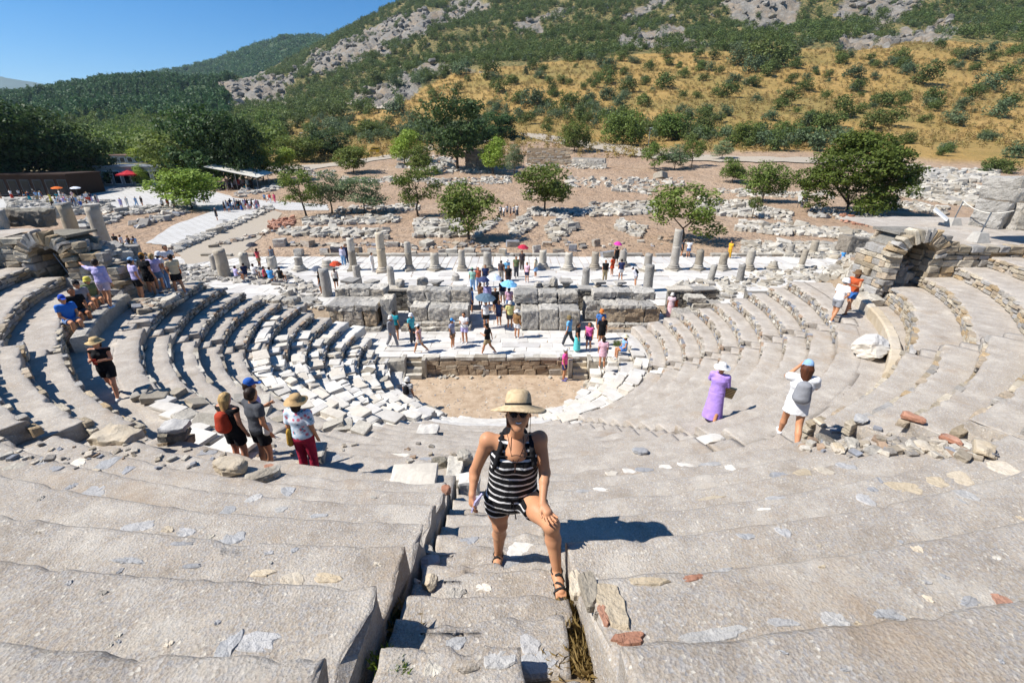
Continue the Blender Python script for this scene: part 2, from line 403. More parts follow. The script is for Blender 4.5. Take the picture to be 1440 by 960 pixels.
def build_terrain():
    Ds=np.concatenate([np.linspace(-60,60,13),np.geomspace(62,240,60),np.geomspace(244,1700,250),np.geomspace(1720,13200,100)])
    us=np.concatenate([np.linspace(-1.9,-1.4,14)[:-1],np.linspace(-1.4,1.4,430),np.linspace(1.4,1.9,14)[1:]])
    Dg,ug=np.meshgrid(Ds,us,indexing='ij')
    X=ug*np.maximum(Dg,60); Z=ground(X,Dg); Z=np.where(Dg<60,0.,Z)
    # the theatre is dug in: no ground sheet inside it
    Z=np.where((np.abs(X)<34)&(Dg<26),-2.2,Z)
    Z=Z-.02
    V=np.stack([X,Dg,Z],-1).reshape(-1,3); F=gridfaces(len(Ds),len(us))[:,::-1]
    me=mesh('terrain',V,F,None,True)
    px,py=proj(X,np.maximum(Dg,5),Z); D=Dg
    P=np.stack([X,D,Z],-1)
    wob=fbm(P/30,3,60)*8
    gy=np.interp(px,GOLD_X,GOLD_Y)
    rock=rockmask_xy(X,np.maximum(D,1))
    soil=1-sstep(-6,4,fbm(P/12,3,61)*6+(D-np.interp(px,[0,400,500,700,760,900,1000,1150,1440],[150,150,150,190,200,175,160,150,120])))
    gold=((py+wob>gy)&(px>330)&(D<700)).astype(float)
    forest=((px<340)&(D>230)).astype(float)*(1-rock)
    forest=np.maximum(forest,(D>1450).astype(float))
    far=(D>7000).astype(float)
    gold=gold*(1-rock)
    colr=np.stack([soil,gold,rock,forest],-1).reshape(-1,4).astype(np.float32)
    a=me.color_attributes.new('kinds','FLOAT_COLOR','POINT'); a.data.foreach_set('color',colr.ravel())
    t=NT('terrain'); p=t.pos()
    at=t.n('Attribute'); at.attribute_name='kinds'; sc=t.n('SeparateColor'); t.l(at.outputs['Color'],sc.inputs[0])
    n1=t.noise(.05,6,p,.65); n2=t.noise(.4,5,p,.7); n3=t.noise(3.,5,p,.7); n4=t.noise(.012,4,p,.6)
    scrub=t.mix(t.ramp(n2,[(.4,0.),(.6,1.)]),'#3f4a26','#8d7a4e')
    gold_c=t.mix(t.ramp(n1,[(.35,0.),(.65,1.)]),'#9d7d45','#b08f57'); gold_c=t.mix(t.ramp(n2,[(.4,0.),(.7,.6)]),gold_c,'#7d6d3d'); gold_c=t.mix(t.ramp(n4,[(.45,0.),(.62,.55)]),gold_c,'#6e6c3c')
    rk=t.mix(t.ramp(n2,[(.3,0.),(.7,1.)]),'#7f7b74','#9c968d'); rk=t.mix(t.ramp(n1,[(.45,0.),(.7,.8)]),rk,'#a58a68'); rk=t.mix(t.ramp(n3,[(.35,.6),(.5,0.)]),rk,'#4c4942')
    vo=t.n('TexVoronoi'); vo.inputs['Scale'].default_value=.22; t.l(p,vo.inputs['Vector']); rk=t.mix(t.ramp(vo.outputs['Distance'],[(.0,0.),(.9,.55)]),rk,'#5a554c')
    soil_c=t.mix(t.ramp(n1,[(.35,0.),(.65,1.)]),'#a38a72','#b39d86'); soil_c=t.mix(t.ramp(n2,[(.4,0.),(.75,.8)]),soil_c,'#94775b'); soil_c=t.mix(t.ramp(n3,[(.35,.4),(.55,0.)]),soil_c,'#836a55')
    fo=t.mix(n2,'#2f3d22','#4b5a33')
    c=t.mix(sc.outputs[1],scrub,gold_c); c=t.mix(at.outputs['Alpha'],c,fo); c=t.mix(sc.outputs[2],c,rk); c=t.mix(sc.outputs[0],c,soil_c)
    nb=t.bump(n2,.9,1.6); nb=t.bump(n3,.5,.08,nb)
    me.materials.append(t.out(c,nb,.95))
    o=obj('terrain',me); tag(o,kind='structure')
build_terrain()
# orchestra + ground sheets
def sheet(name,pts,z,mat,kind='structure',n=40,amp=.02,thick=0):
    """irregular flat sheet filled from an outline, gently uneven"""
    xs=[p[0] for p in pts]; ys=[p[1] for p in pts]
    bm=bmesh.new(); vs=[bm.verts.new((p[0],p[1],z)) for p in pts]; f=bm.faces.new(vs)
    if f.normal.z<0: f.normal_flip()
    bm.normal_update()
    if f.normal.z<0: bmesh.ops.reverse_faces(bm,faces=bm.faces)
    if thick:
        r=bmesh.ops.extrude_face_region(bm,geom=bm.faces[:]); 
        for v in [g for g in r['geom'] if isinstance(g,bmesh.types.BMVert)]: v.co.z+=0
        low=[v for v in bm.verts if v in vs]
        for v in low: v.co.z-=thick
    bmesh.ops.triangulate(bm,faces=bm.faces[:])
    me=bpy.data.meshes.new(name); bmesh.ops.recalc_face_normals(bm,faces=bm.faces[:]) if thick else None
    bm.to_mesh(me); bm.free(); me.materials.append(mat)
    return tag(obj(name,me),kind=kind)
# ---------------- the theatre ----------------
CX,CY=-.75,21.13
DR=.68; UZ,UH=4.1,.43; LR0,LZ,LH=4.8,-1.,.364
def R0(phi):
    a=np.abs(np.degrees(phi)); return 14.4+.7*sstep(45,80,a)
NU=12
def to_polar(x,y):
    return np.hypot(x-CX,CY-y), np.arctan2(x-CX,CY-y)
def pol(rho,phi): return CX+rho*np.sin(phi), CY-rho*np.cos(phi)
def zseat(x,y):
    rho,phi=to_polar(x,y); r0=float(R0(phi))
    if rho<LR0: return -1.0
    if rho<14.3: return LZ+LH*(int((rho-LR0)/DR)+1)
    if rho<r0+DR: return 4.1
    return UZ+UH*(int((rho-r0)/DR)+1)
def at_seat(px,py):
    d=ray(px,py); t=.5
    while t<60:
        p=Vector((0,0,EYE))+d*t
        if p.y>20.4 and p.z<=0.02: return Vector((p.x,p.y,0.))
        if p.y<=20.9 and p.z<=zseat(p.x,p.y)+.005: return Vector((p.x,p.y,zseat(p.x,p.y)))
        t+=.02
    return Vector((p.x,p.y,0))
AISW={0:.62,1:.5,2:.5}     # half width of the aisles
T_th=thing('stone_theatre','small ancient theatre: curved tiers of worn concrete and stone seats around a sandy orchestra','theatre')
SEAT=[]
def seat_row(rin,zt,h,a0,a1,mat,dphi,depth=DR,nt=6,amp=1.,phiR=None,name='seat_row',ends=True,back=.0,edge_r=.035):
    """one curved step: rin(phi) inner edge, zt top height, h riser height"""
    n=max(3,int(abs(a1-a0)/dphi)+1); ph=np.linspace(a0,a1,n)
    # profile param: (s offset inward/out, z) relative
    er=edge_r
    prof=[(.0,-h-.06),(.0,-h*.66),(.0,-h*.33),(.0,-er*1.6),(er*.35,-er*.5),(er*1.1,-.0)]+[(er*1.1+(depth+.05-er*1.1)*(i+1)/nt,0.) for i in range(nt)]
    prof=np.array(prof); m=len(prof)
    A=np.broadcast_to(ph[:,None],(n,m)); rr=rin(ph) if callable(rin) else np.full(n,rin)
    rad=rr[:,None]+prof[None,:,0]; z=zt+prof[None,:,1]+0*A
    # rough broken ends
    x,y=pol(rad,A); P=np.stack([x,y,z],-1)
    top=(prof[:,1]>-h*.5).astype(float)[None,:]; front=(prof[:,0]<.12).astype(float)[None,:]
    w1=fbm(P*np.array([.9,.9,.9]),3,11)*.02*amp; w2=fbm(P*np.array([6.,6,6]),3,12)*.022*amp+np.minimum(fbm(P*3.1,3,13)+.16,0)*-.12*min(amp,1.6)
    rad=rad+(w1+w2)*front+ (w1)*.0
    z=z+(fbm(P*1.3,3,14)*.009+fbm(P*6.,3,15)*.009)*top*amp
    # worn lip
    lip=((prof[:,0]<.16)&(prof[:,1]>-.1)).astype(float)[None,:]
    z=z-np.clip(fbm(P*2.1,3,16)-.05,0,1)*.05*lip*amp
    x,y=pol(rad,A); V=np.stack([x,y,z],-1)
    # bottoms
    bx,by=pol(rad[:,-1],ph); B=np.stack([bx,by,np.full(n,zt-h-.06)],-1)
    V=np.concatenate([V,B[:,None,:]],1); m+=1
    # wobble the ends along the arc
    if ends:
        for e in (0,n-1):
            sgn=1 if e==0 else -1
            tdir=np.array([math.cos(ph[e]),math.sin(ph[e]),0])*sgn*(1 if a1>a0 else -1)
            step=abs(a1-a0)/(n-1)*float(np.mean(rad)); q=V[e].copy(); sh=(np.abs(fbm(q*2.6,3,19))*.13+fbm(q*9,2,18)*.012)
            if name=='aisle_step': sh=sh*.4
            for w_ in range(int(.3/step)+1):
                ee=w_ if e==0 else n-1-w_
                if 0<=ee<n: V[ee]=V[ee]+tdir[None,:]*(sh*max(0,1-w_*step/.3))[:,None]
    F=gridfaces(n,m); capA=list(range(m)); capB=[(n-1)*m+i for i in range(m)]
    Fl=F.tolist()+[capA,capB[::-1]]
    me=mesh(name,V.reshape(-1,3),Fl,mat,False)
    me.polygons.foreach_set('use_smooth',np.array([True]*len(F)+[False,False]))
    return obj(name,me,T_th)
# fix normals lazily: orient outward by recalculation
def recalc(o):
    bm=bmesh.new(); bm.from_mesh(o.data); bmesh.ops.recalc_face_normals(bm,faces=bm.faces[:]); bm.to_mesh(o.data); bm.free()
AIS_U=[-49,-24.5,1.7,24.5,49]
WALL_R,WALL_L=17.5,17.5
DS=1.12
def RS(k,phi): return 15.3+.9*sstep(50,78,np.abs(np.degrees(phi)))+DS*(k-1)
ZS=lambda k:4.78+.4*(k-1)
wedU=[(-92,-49),(-49,-24.5),(-24.5,1.7),(1.7,24.5),(24.5,49),(49,92)]
for k in range(1,NU):
    zt=UZ+UH*(k+1); rh=UH if k>1 else .86
    for (a,b) in wedU:
        if a<-90 or b>90: continue
        rho=14.4+DR*k
        ia=.62 if a==1.7 else .45; ib=.62 if b==1.7 else .45
        a0=R(a)+(ia/rho if a>-90 else 0); a1=R(b)-(ib/rho if b<90 else 0)
        # the seats end at the side walls
        if a<-90:  a0=-math.acos((CY-WALL_L+.03)/(rho+.4))
        if b>90: a1=math.acos((CY-WALL_R+.03)/(rho+.4))
        near=(abs(a+b)<60 and k>=3)
        d=(.03 if near else .07)/rho*(1.0)
        o=seat_row(lambda p,k=k: R0(p)+DR*k+random.uniform(-.0,.0),zt,rh,a0,a1,M['concrete'],d,nt=14 if near else 6,amp=.8 if near else 1.4)
        recalc(o); SEAT.append((o,k,a0,a1,zt,rh))
for k in range(1,6):
    for sd in (-1,1):
        rho=float(RS(k,R(80)))
        aw=math.acos((CY-WALL_R+.04)/(rho+.4)); a0,a1=(R(49)+.45/rho,aw) if sd>0 else (-aw,-R(49)-.45/rho)
        o=seat_row(lambda p,k=k: RS(k,p),ZS(k),.4 if k>1 else .68,a0,a1,M['concrete'],.06/rho,nt=12,amp=1.9,depth=DS if k<5 else 6.,name='seat_row')
        recalc(o); SEAT.append((o,k,a0,a1,ZS(k),.4 if k>1 else .68))
AIS_L=[-63.5,-22,22,66]
wedL=[(-97,-63.5),(-63.5,-22),(-22,22),(22,66),(66,97)]
NL=14
def phiend(j):
    rho=LR0+DR*j+.3; Y=20.9 if j<3 else (22.4 if j==3 else 23.2-.3*(j-4)); return math.pi/2+math.asin(min(.9,(Y-CY)/rho))
for j in range(NL):
    zt=LZ+LH*(j+1); rho=LR0+DR*j
    for (a,b) in wedL:
        inner=(j<4) or (a==-63.5 and j<9) or (a==-97 and j<6)
        a0=R(a)+(.35/rho if a>-90 else 0); a1=R(b)-(.35/rho if b<90 else 0)
        lim=math.pi/2-.02/rho
        if a<-90: a0=-phiend(j)
        if b>90: a1=phiend(j)
        o=seat_row(rho,zt,LH,a0,a1,M['marble'] if inner else M['concrete'],.09/rho,nt=4,amp=1.2 if inner else 1.6,depth=DR)
        recalc(o)
# aisles: low broken steps, two to a row
def aisle_step(phi,half,r,zt,depth,h,mat):
    o=seat_row(r,zt,h,phi-half/r,phi+half/r,mat,.035/r if r>17 else .12/r,depth=depth,nt=7 if r>17 else 3,amp=1.6 if r>17 else 1.2,name='aisle_step'); recalc(o); return o
for a in AIS_U:
    if False: pass
    hw=.60 if a==1.7 else .43
    for k in range(1,NU):
        for s in (0,1):
            r=float(R0(R(a)))+DR*k+s*.34
            zt=UZ+UH*k+.13+s*.205+random.uniform(-.03,.03)
            if a==1.7:
                # the middle stair is made of slabs, the outer strip lost and weed grown
                h1=hw-random.uniform(.0,.04); 
                o=seat_row(r+random.uniform(-.05,.05),zt,.32,R(a)-.60/r+ .02/r,R(a)+(.60-({(7,0):.08,(7,1):.36,(8,0):.10,(8,1):.36,(9,0):.3}.get((k,s),0.)))/r,M['concrete'],.03/r,depth=.36,nt=8,amp=1.8,name='aisle_step'); recalc(o)
            else: aisle_step(R(a),hw,r,zt,.36,.30,M['concrete'])
for a in AIS_L:
    for j in range(NL):
        for s in (0,1):
            r=LR0+DR*j+s*.34
            aisle_step(R(a),.34,r,LZ+LH*j+.18+s*.2,.36,.3,M['marble'] if (j<5 or (a<0 and j<8)) else M['concrete'])
def bedmat():
    t=NT('dry_earth'); p=t.pos(); n=t.noise(4,5,p); f=t.noise(40,5,p,.75)
    cc=t.mix(t.ramp(n,[(.35,0.),(.65,1.)]),'#8d7b62','#a48f70'); cc=t.mix(t.ramp(f,[(.38,.8),(.52,0.)]),cc,'#51463a'); return t.out(cc,t.bump(f,.9,.02),.95)
M['bed']=bedmat()
# bed under everything (fills below the steps)
def ringsheet(name,r0,r1,z,a0,a1,mat,nr=6,na=120,amp=.01,z1=None,parent=T_th):
    A,Rr=np.meshgrid(np.linspace(R(a0),R(a1),na),np.linspace(0,1,nr),indexing='ij')
    rr=(r0(A) if callable(r0) else r0)*(1-Rr)+(r1(A) if callable(r1) else r1)*Rr
    x,y=pol(rr,A); zz=z+(0 if z1 is None else (z1-z)*Rr)+0*rr
    P=np.stack([x,y,zz],-1); P[...,2]+=fbm(P*1.1,3,70)*amp
    return obj(name,mesh(name,P.reshape(-1,3),gridfaces(na,nr)[:,::-1],mat,True),parent)
o=ringsheet('seat_bed',15.2,22.9,4.42,-48.5,48.5,M['bed'],z1=9.28,na=260,nr=40,amp=.05)
o=ringsheet('seat_bed',4.9,14.4,-1.3,-92,92,M['concrete'],z1=3.7)
ringsheet('walkway',lambda A:14.28+0*A,lambda A:np.maximum(R0(A)+.08+DR,np.where(np.abs(A)>R(48),RS(1,A)+.12,0)),4.10,-86,87,M['concrete'],nr=14,na=500,amp=.03)
# facing stones of the risers where they can be seen, chips set in the lips
def facing(o,rfun,zt,h,a0,a1,mat,size=.2,prob=.8,gap=.02,proud=.05):
    p=Pile(); a=a0; n=0
    while a<a1:
        r=float(rfun(a)) if callable(rfun) else rfun
        z=zt-h+.02
        while z<zt-.05:
            hh=min(random.uniform(.08,.16),zt-z-.005)
            w=random.uniform(.6,1.5)*size
            if random.random()<prob:
                aa=a+random.uniform(-.3,.3)*w/r; x,y=pol(r+.05-proud,aa)
                p.rock((x,y,z+hh/2),(w*.95,.14,hh*.95),aa,.05); n+=1
            z+=hh+gap
        a+=size*1.02/r
    if n: p.build('facing_stone',mat,o,kind='stuff')
for (o,k,a0,a1,zt,rh) in SEAT:
    if abs(a0+a1)>R(80): facing(o,lambda a,k=k:RS(k,a),zt,rh,a0,a1,M['wallstone'],.34,.9)
    elif abs(a0+a1)>R(60) and k<6: facing(o,lambda a,k=k:R0(a)+DR*k,zt,rh,a0,a1,M['wallstone'],.3,.5)
for ch in [c for c in T_th.children if c.name.startswith('seat_row')]:
    pass
j=0
lower=[c for c in T_th.children if c.name.startswith('seat_row')][len(SEAT):]
for i,o in enumerate(lower):
    j=i//5; wi=i%5; a,b=wedL[wi]; rho=LR0+DR*j; zt=LZ+LH*(j+1)
    if wi in(0,4,3) :
        a0=max(R(a)+.35/rho,-phiend(j)); a1=min(R(b)-.35/rho,phiend(j))
        if wi==3: a0=R(60)
        facing(o,rho,zt,LH,a0,a1,M['marble_o'] if j<4 else M['rubble'],.24,.9)
    if wi==1: facing(o,rho,zt,LH,R(-57),R(-30),M['marble_o'],.45,.6)
# the centre line strip of rubble bedding in the worn outer edge of the stair
# white marble parapet kerb at the back of the walkway, right and left
def kerb(a0,a1,r,w,z0,z1,mat,piece=1.1):
    a=a0
    while a<a1:
        da=random.uniform(.8,1.2)*piece/r; n=6; ph=np.linspace(R(a),min(R(a)+da-.012/r,R(a1)),n)
        V=[]
        for q in ph:
            for (dr,z) in((0,z0),(0,z1-.05),(.05,z1),(w-.05,z1+random.uniform(-.01,.01)),(w,z1-.06),(w,z0)):
                x,y=pol(r+dr,q); V.append((x,y,z))
        V=np.array(V); V+=fbm(V*5,2,8)[:,None]*.02
        F=gridfaces(n,6).tolist()+[list(range(6)),[(n-1)*6+i for i in range(6)][::-1]]
        o=obj('kerb_stone',mesh('kerb_stone',V,F,mat),T_th); recalc(o)
        a+=math.degrees(da)
kerb(45,76,14.85,.3,4.0,4.5,M['cream'])
kerb(-74,-56,14.8,.42,4.0,4.6,M['greystone'])
# orchestra floor
def dirt():
    t=NT('orchestra_sand'); p=t.pos(); n=t.noise(1.2,5,p); f=t.noise(30,5,p,.7); n=t.noise(2.4,6,p,.75)
    c=t.mix(t.ramp(n,[(.38,0.),(.62,1.)]),'#baa68e','#9d8870'); c=t.mix(t.ramp(f,[(.35,.6),(.5,0.)]),c,'#8d6f55')
    return t.out(c,t.bump(f,.6,.02),.95)
M['sand']=dirt()
pts=[pol(4.95,a) for a in np.linspace(-math.pi/2-.5,math.pi/2+.5,60)]+[(CX+4.9,CY+1.5),(CX-4.9,CY+1.5)]
sheet('orchestra_floor',[(float(x),float(y)) for x,y in pts[:60]],-1.0,M['sand'])

# loose marble slabs lying about on the lower seats, one object each
def slabs_on(a_lo,a_hi,j_lo,j_hi,n,mt,smin=.35,smax=.95,tilt=.07,jit=.12):
    for _ in range(n):
        j=random.randint(j_lo,j_hi); rho=LR0+DR*j; a=R(random.uniform(a_lo,a_hi)); rr=rho+random.uniform(.12,.42)
        L=random.uniform(smin,smax); W=random.uniform(.3,.6); H=random.uniform(.1,.22)
        x,y=pol(rr,a); o=obj('slab',SLABM[random.randrange(len(SLABM))][mt],T_th,(x,y,LZ+LH*(j+1)+H*.42),(random.gauss(0,tilt),random.gauss(0,tilt),a+random.gauss(0,jit)),(L,W,H))
SLABM=[{m:mesh('slab',v,f,M[m]) for m in('marble','marble_o','greystone')} for v,f in SLAB[:8]+ROCK[:4]]
slabs_on(-88,-24,1,8,120,'marble',tilt=.035,jit=.06)
slabs_on(-62,-30,1,8,50,'marble',.3,.6,.12,.3)
slabs_on(-100,-66,1,5,24,'marble_o',.3,.6,.14,.4)
slabs_on(20,88,0,3,60,'marble',.4,.9,.03,.06)
slabs_on(-40,-12,9,13,14,'marble_o',.3,.6,.2,.5)

from mathutils.bvhtree import BVHTree
def make_bvh():
    V=[];F=[];k=0
    for o in T_th.children:
        if o.type!='MESH' or o.name.startswith('slab') : continue
        me=o.data; n=len(me.vertices); co_=np.empty(n*3,np.float32); me.vertices.foreach_get('co',co_); V.append(co_.reshape(-1,3))
        F+=[tuple(i+k for i in p.vertices) for p in me.polygons]; k+=n
    return BVHTree.FromPolygons([tuple(v) for v in np.concatenate(V).tolist()],F)
BVH=make_bvh(); at_seat_model=at_seat
def at_seat(px,py):
    d=ray(px,py).normalized(); h=BVH.ray_cast(Vector((0,0,EYE)),d,60)
    if h[0] is None: return at_seat_model(px,py)
    if abs(h[1].z)<.35:      # struck a riser: step onto the tread behind it
        q=h[0]+Vector((d.x,d.y,0)).normalized()*.06; h2=BVH.ray_cast(Vector((q.x,q.y,h[0].z+1.2)),Vector((0,0,-1)),3)
        if h2[0] is not None: return h2[0]
    return h[0]
def drop(x,y,z=12):
    h=BVH.ray_cast(Vector((x,y,z)),Vector((0,0,-1)),20); return h[0].z if h[0] is not None else 0.
# ---------------- masonry helpers ----------------
def block_hd(seed,n=(7,5,4),amp=.03,ch=.08,size=(1,1,1)):
    """rough squared block with worn arrises, real size"""
    sx,sy,sz=size; V=[];F=[];base=0
    dims=(sx,sy,sz)
    for a in range(3):
        nu,nv=n[(a+1)%3],n[(a+2)%3]
        for s in(-1,1):
            A,B=np.meshgrid(np.linspace(-1,1,nu),np.linspace(-1,1,nv),indexing='ij')
            P=np.zeros((nu,nv,3)); P[...,a]=s;P[...,(a+1)%3]=A;P[...,(a+2)%3]=B
            P=P*np.array(dims)/2
            V.append(P.reshape(-1,3)); f=gridfaces(nu,nv)+base; F.append(f if s>0 else f[:,::-1]); base+=nu*nv
    V=np.concatenate(V);F=np.concatenate(F)
    h=np.array(dims)/2; q=np.maximum(np.abs(V)-(h-ch),0); L=np.linalg.norm(q,axis=1); over=L>ch
    sc=np.where(over,ch/np.maximum(L,1e-6),1)
    V=np.sign(V)*(np.minimum(np.abs(V),h-ch)+q*sc[:,None])
    S0=seed*7.7
    V=V+np.stack([fbm(V*2.2+S0+i*9,3,seed%50+i)*amp*1.2+fbm(V*7+S0+i*5,2,seed%50+i)*amp*.8 for i in range(3)],-1)
    return V,F
_bid=[0]
def block(x,y,z0,size,rz,mat,parent,name='block',amp=.055,tilt=0.,n=(9,7,6),**k):
    _bid[0]+=1
    V,F=block_hd(_bid[0],n,amp*.8,min(size)*.08,size)
    o=obj(name,mesh(name,V,F,mat,False),parent,(x,y,z0+size[2]/2),(random.gauss(0,tilt),random.gauss(0,tilt),rz),**k)
    return o
RM={}
def rockobj(name,mat,loc,size,rz=0,parent=None,tilt=.15,T=None,key='rock'):
    T=T or ROCK; i=random.randrange(len(T)); k=(key,i,mat.name)
    if k not in RM: RM[k]=mesh(name,T[i][0],T[i][1],mat)
    return obj(name,RM[k],parent,loc,(random.gauss(0,tilt),random.gauss(0,tilt),rz),size)
RHD=[rock_hd(i) for i in range(8)]
def boulder(loc,size,rz,mat,seed=None,name='boulder',parent=None,tilt=(0,0)):
    i=random.randrange(8) if seed is None else seed; k=('hd',i,mat.name)
    if k not in RM: RM[k]=mesh(name,RHD[i][0],RHD[i][1],mat,False)
    return obj(name,RM[k],parent,loc,(tilt[0],tilt[1],rz),size)
def masonry(x0,x1,y,z0,ztop,mat,parent,mean=(.42,.24),depth=.3,skip=None,facing=-1,name='stone',amp=.02,hd=False,rz=0.,org=(0,0),var=.35,maxn=10**9,core=True):
    """courses of individual stones on a wall face along local x; ztop may be a function of x"""
    zf=ztop if callable(ztop) else (lambda x:ztop)
    c,s=math.cos(rz),math.sin(rz); z=z0; n=0
    while True:
        hh=mean[1]*random.uniform(1-var,1+var); x=x0+random.uniform(-.1,.0)
        any_=False
        while x<x1:
            ww=mean[0]*random.uniform(.55,1.6); xc=min(x+ww/2,x1); top=zf(xc)
            if z+hh*.5<top:
                any_=True
                if skip is None or not skip(xc,z+hh/2,ww,hh):
                    lx=xc; ly=y+random.uniform(-.02,.03)*facing*-1
                    px,py=org[0]+lx*c-ly*s, org[1]+lx*s+ly*c
                    v=rockobj(name,mat,(px,py,z+hh/2),(ww*.97,depth*random.uniform(.9,1.15),hh*.98),rz,parent,.03); n+=1
            x+=ww
        z+=hh
        if not any_ or z>30: break
    return n
# ---------------- end walls with vaulted passages ----------------
def vault_wall(label,xv,yw,zb,x0,x1,top,r=.64,spring=.85,side=1):
    T=thing('vaulted_wall',label,'wall',(xv,yw,zb))
    inv=lambda p:(p[0]-xv,p[1]-yw,p[2]-zb)
    zs=zb+spring
    b=MB()
    def bx(a0,a1,y0,y1,c0,c1): b.box(((a0+a1)/2-xv,(y0+y1)/2-yw,(c0+c1)/2-zb),(a1-a0,y1-y0,c1-c0))
    tm=min(top(x0),top(x1),top(xv))-.04
    y0,y1=yw+.12,yw+1.6
    # core with a real opening: left and right of the passage, over it, end of it
    if side>0: bx(x0+.15,xv-r-.1,y0,y1-.1,zb-2.5,zs+.1); bx(xv+r+.1,x1,y0,y1,zb-2.5,top(x1)-.03)
    else: bx(x0,xv-r-.1,y0,y1,zb-2.5,top(x0)-.03); bx(xv+r+.1,x1-.15,y0,y0+.6,zb-2.5,zs-.2)
    bx(xv-r-.1,xv+r+.1,y0,y1,zb-2.5,zb-.02)
    bx(xv-r-.1,xv+r+.1,yw+1.5,y1,zb-.02,tm-.06)
    # barrel of the vault
    N=14
    for i in range(N):
        a=math.pi*(i+.5)/N; cx=xv+math.cos(a)*(r+.12); cz=zs+math.sin(a)*(r+.12)
        Rm=Euler((0,-(a-math.pi/2),0)).to_matrix()
        b.box((cx-xv,(y0+yw+1.5)/2-yw,cz-zb),(.19,1.38,.24),M=Rm.to_4x4())
    bx(xv-r-.1,xv+r+.1,y0+.05,y1,zs+r+.2,max(tm,zs+r+.3))
    b.build('wall_core',M['darkstone'],T)
    sub=obj('masonry',None,T)
    def skip(x,z,w,h):
        dx=abs(x-xv); 
        if z<zs: return dx<r+w*.3
        return math.hypot(x-xv,z-zs)<r+.42
    # parts are made in world space then moved under the wall
    before=set(bpy.data.objects)
    masonry(x0,x1,yw,zb-.75,top,M['wallstone'],None,(.46,.24),.34,skip)
    for sd in (-1,1):     # jambs
        z=zb-.02
        while z<zs:
            h=random.uniform(.2,.3); rockobj('stone',M['wallstone'],(xv+sd*(r+.2),yw+.05,z+h/2),(.46,.5,h*.97),0,None,.03); z+=h
    nv=15
    for i in range(nv):
        a=math.pi*(i+.5)/nv; L=random.uniform(.42,.56); rr=r+L/2
        o=rockobj('voussoir',M['wallstone'],(xv+math.cos(a)*rr,yw-.02,zs+math.sin(a)*rr),(L,.5,(r+.2)*math.pi/nv*.97),0,None,.0)
        o.rotation_euler=(0,-a,0)
    masonry(0,1.5,0,zb-.75,(lambda t:zs+.45-t*.3) if side>0 else (lambda t:zs-t),M['wallstone'],None,(.46,.24),.3,None,rz=-math.pi/2 if False else math.pi/2,org=((x0-.02) if side>0 else (x1+.02),yw+.05))
    if side>0: masonry(xv+1.1,x1,yw-.03,top(x1)-.17,top(x1)+.05,M['wallstone'],None,(.5,.2),.42,None)
    else: masonry(x0,xv-1.1,yw-.03,top(x0)-.17,top(x0)+.05,M['wallstone'],None,(.5,.2),.42,None)
    # far stones seen inside the passage
    masonry(xv-r-.05,xv+r+.05,yw+1.4,zb,zs+r+.1,M['wallstone'],None,(.4,.2),.25,None)
    for sd in (-1,1):
        for q in range(2):
            z=zb
            while z<zs: rockobj('stone',M['wallstone'],(xv+sd*(r+.02),yw+.55+q*.6,z+.11),(.2,.58,.21),0,None,.03); z+=.22
    new=[o for o in bpy.data.objects if o not in before]
    for o in new:
        o.parent=T; o.location=o.location-Vector((xv,yw,zb))
    bpy.data.objects.remove(sub)
    return T
topR=lambda x: 6.32 if x>16.9 else (6.8 if x>15.1 else 5.9+.4*fbm(np.array([[x*2,0,0]]),2,3)[0])
vault_wall('sunlit warm masonry wall with small arched passage at the right end of the seats',15.6,WALL_R,4.85,14.75,27.,topR,r=.6,spring=1.1)
topL=lambda x: 6.62 if x<-17.1 else 6.5+.3*fbm(np.array([[x*2,0,0]]),2,3)[0]-max(0,(x+16.7))*.8
vault_wall('shaded masonry wall with arched passage at the left end of the upper seats',-17.9,WALL_L,4.62,-28,-15.5,topL,r=.64,spring=1.18,side=-1)
# walking terraces above the walls
def terrace(name,x0,x1,y0,y1,z,slope=0.,edge=.1):
    nx,ny=50,30; X,Y=np.meshgrid(np.linspace(x0,x1,nx),np.linspace(y0,y1,ny),indexing='ij')
    Z=z+slope*(Y-y0)+0*X; P=np.stack([X,Y,Z],-1); P[...,2]+=fbm(P*.9,3,5)*.06
    V=P.reshape(-1,3); F=gridfaces(nx,ny)[:,::-1].tolist()
    return tag(obj(name,mesh(name,V,F,M['concrete'],True)),kind='structure')
terrace('terrace',17.0,42,WALL_R+.05,24.5,6.33,.015)
terrace('terrace',-42,-20.0,WALL_L+.05,19.8,6.6,.015)
P_=Pile()
for i in range(170):
    x_=random.uniform(-20.6,-15.9); y_=random.uniform(17.7,19.4); s=random.uniform(.2,.5); P_.rock((x_,y_,6.45-max(0,x_+17.2)*.9-(y_-17.7)*.25),(s*1.2,s,s*.6),random.random()*3,.15)
tag(P_.build('rubble',M['greystone']),'flat stones heaped on top of the left arch','rubble',kind='stuff')
# ---------------- rubble banks beside the theatre ----------------
def bank_z(x,y):
    x=np.asarray(x,float);y=np.asarray(y,float)
    a=np.abs(x-CX)
    t=sstep(19.2,27.5,y+ (0.0)*(a)); side=sstep(9.0,14.8,a-np.clip((y-20)*.25,0,4)*0)
    z=4.0*(1-t)*side
    z=z+1.9*sstep(14.9,17.2,a)*(1-sstep(20.5,26,y))*sstep(17.3,18.3,y)
    return z
def bank(name,x0,x1,y0,y1):
    nx,ny=90,60; X,Y=np.meshgrid(np.linspace(x0,x1,nx),np.linspace(y0,y1,ny),indexing='ij')
    Z=bank_z(X,Y); P=np.stack([X,Y,Z],-1); Z=Z+fbm(P*1.1,4,5)*.28*sstep(.05,.6,Z)-.03
    # high ground behind the terraces
    P[...,2]=Z
    return tag(obj(name,mesh(name,P.reshape(-1,3),gridfaces(nx,ny)[:,::-1],M['soil'],True)),kind='structure')
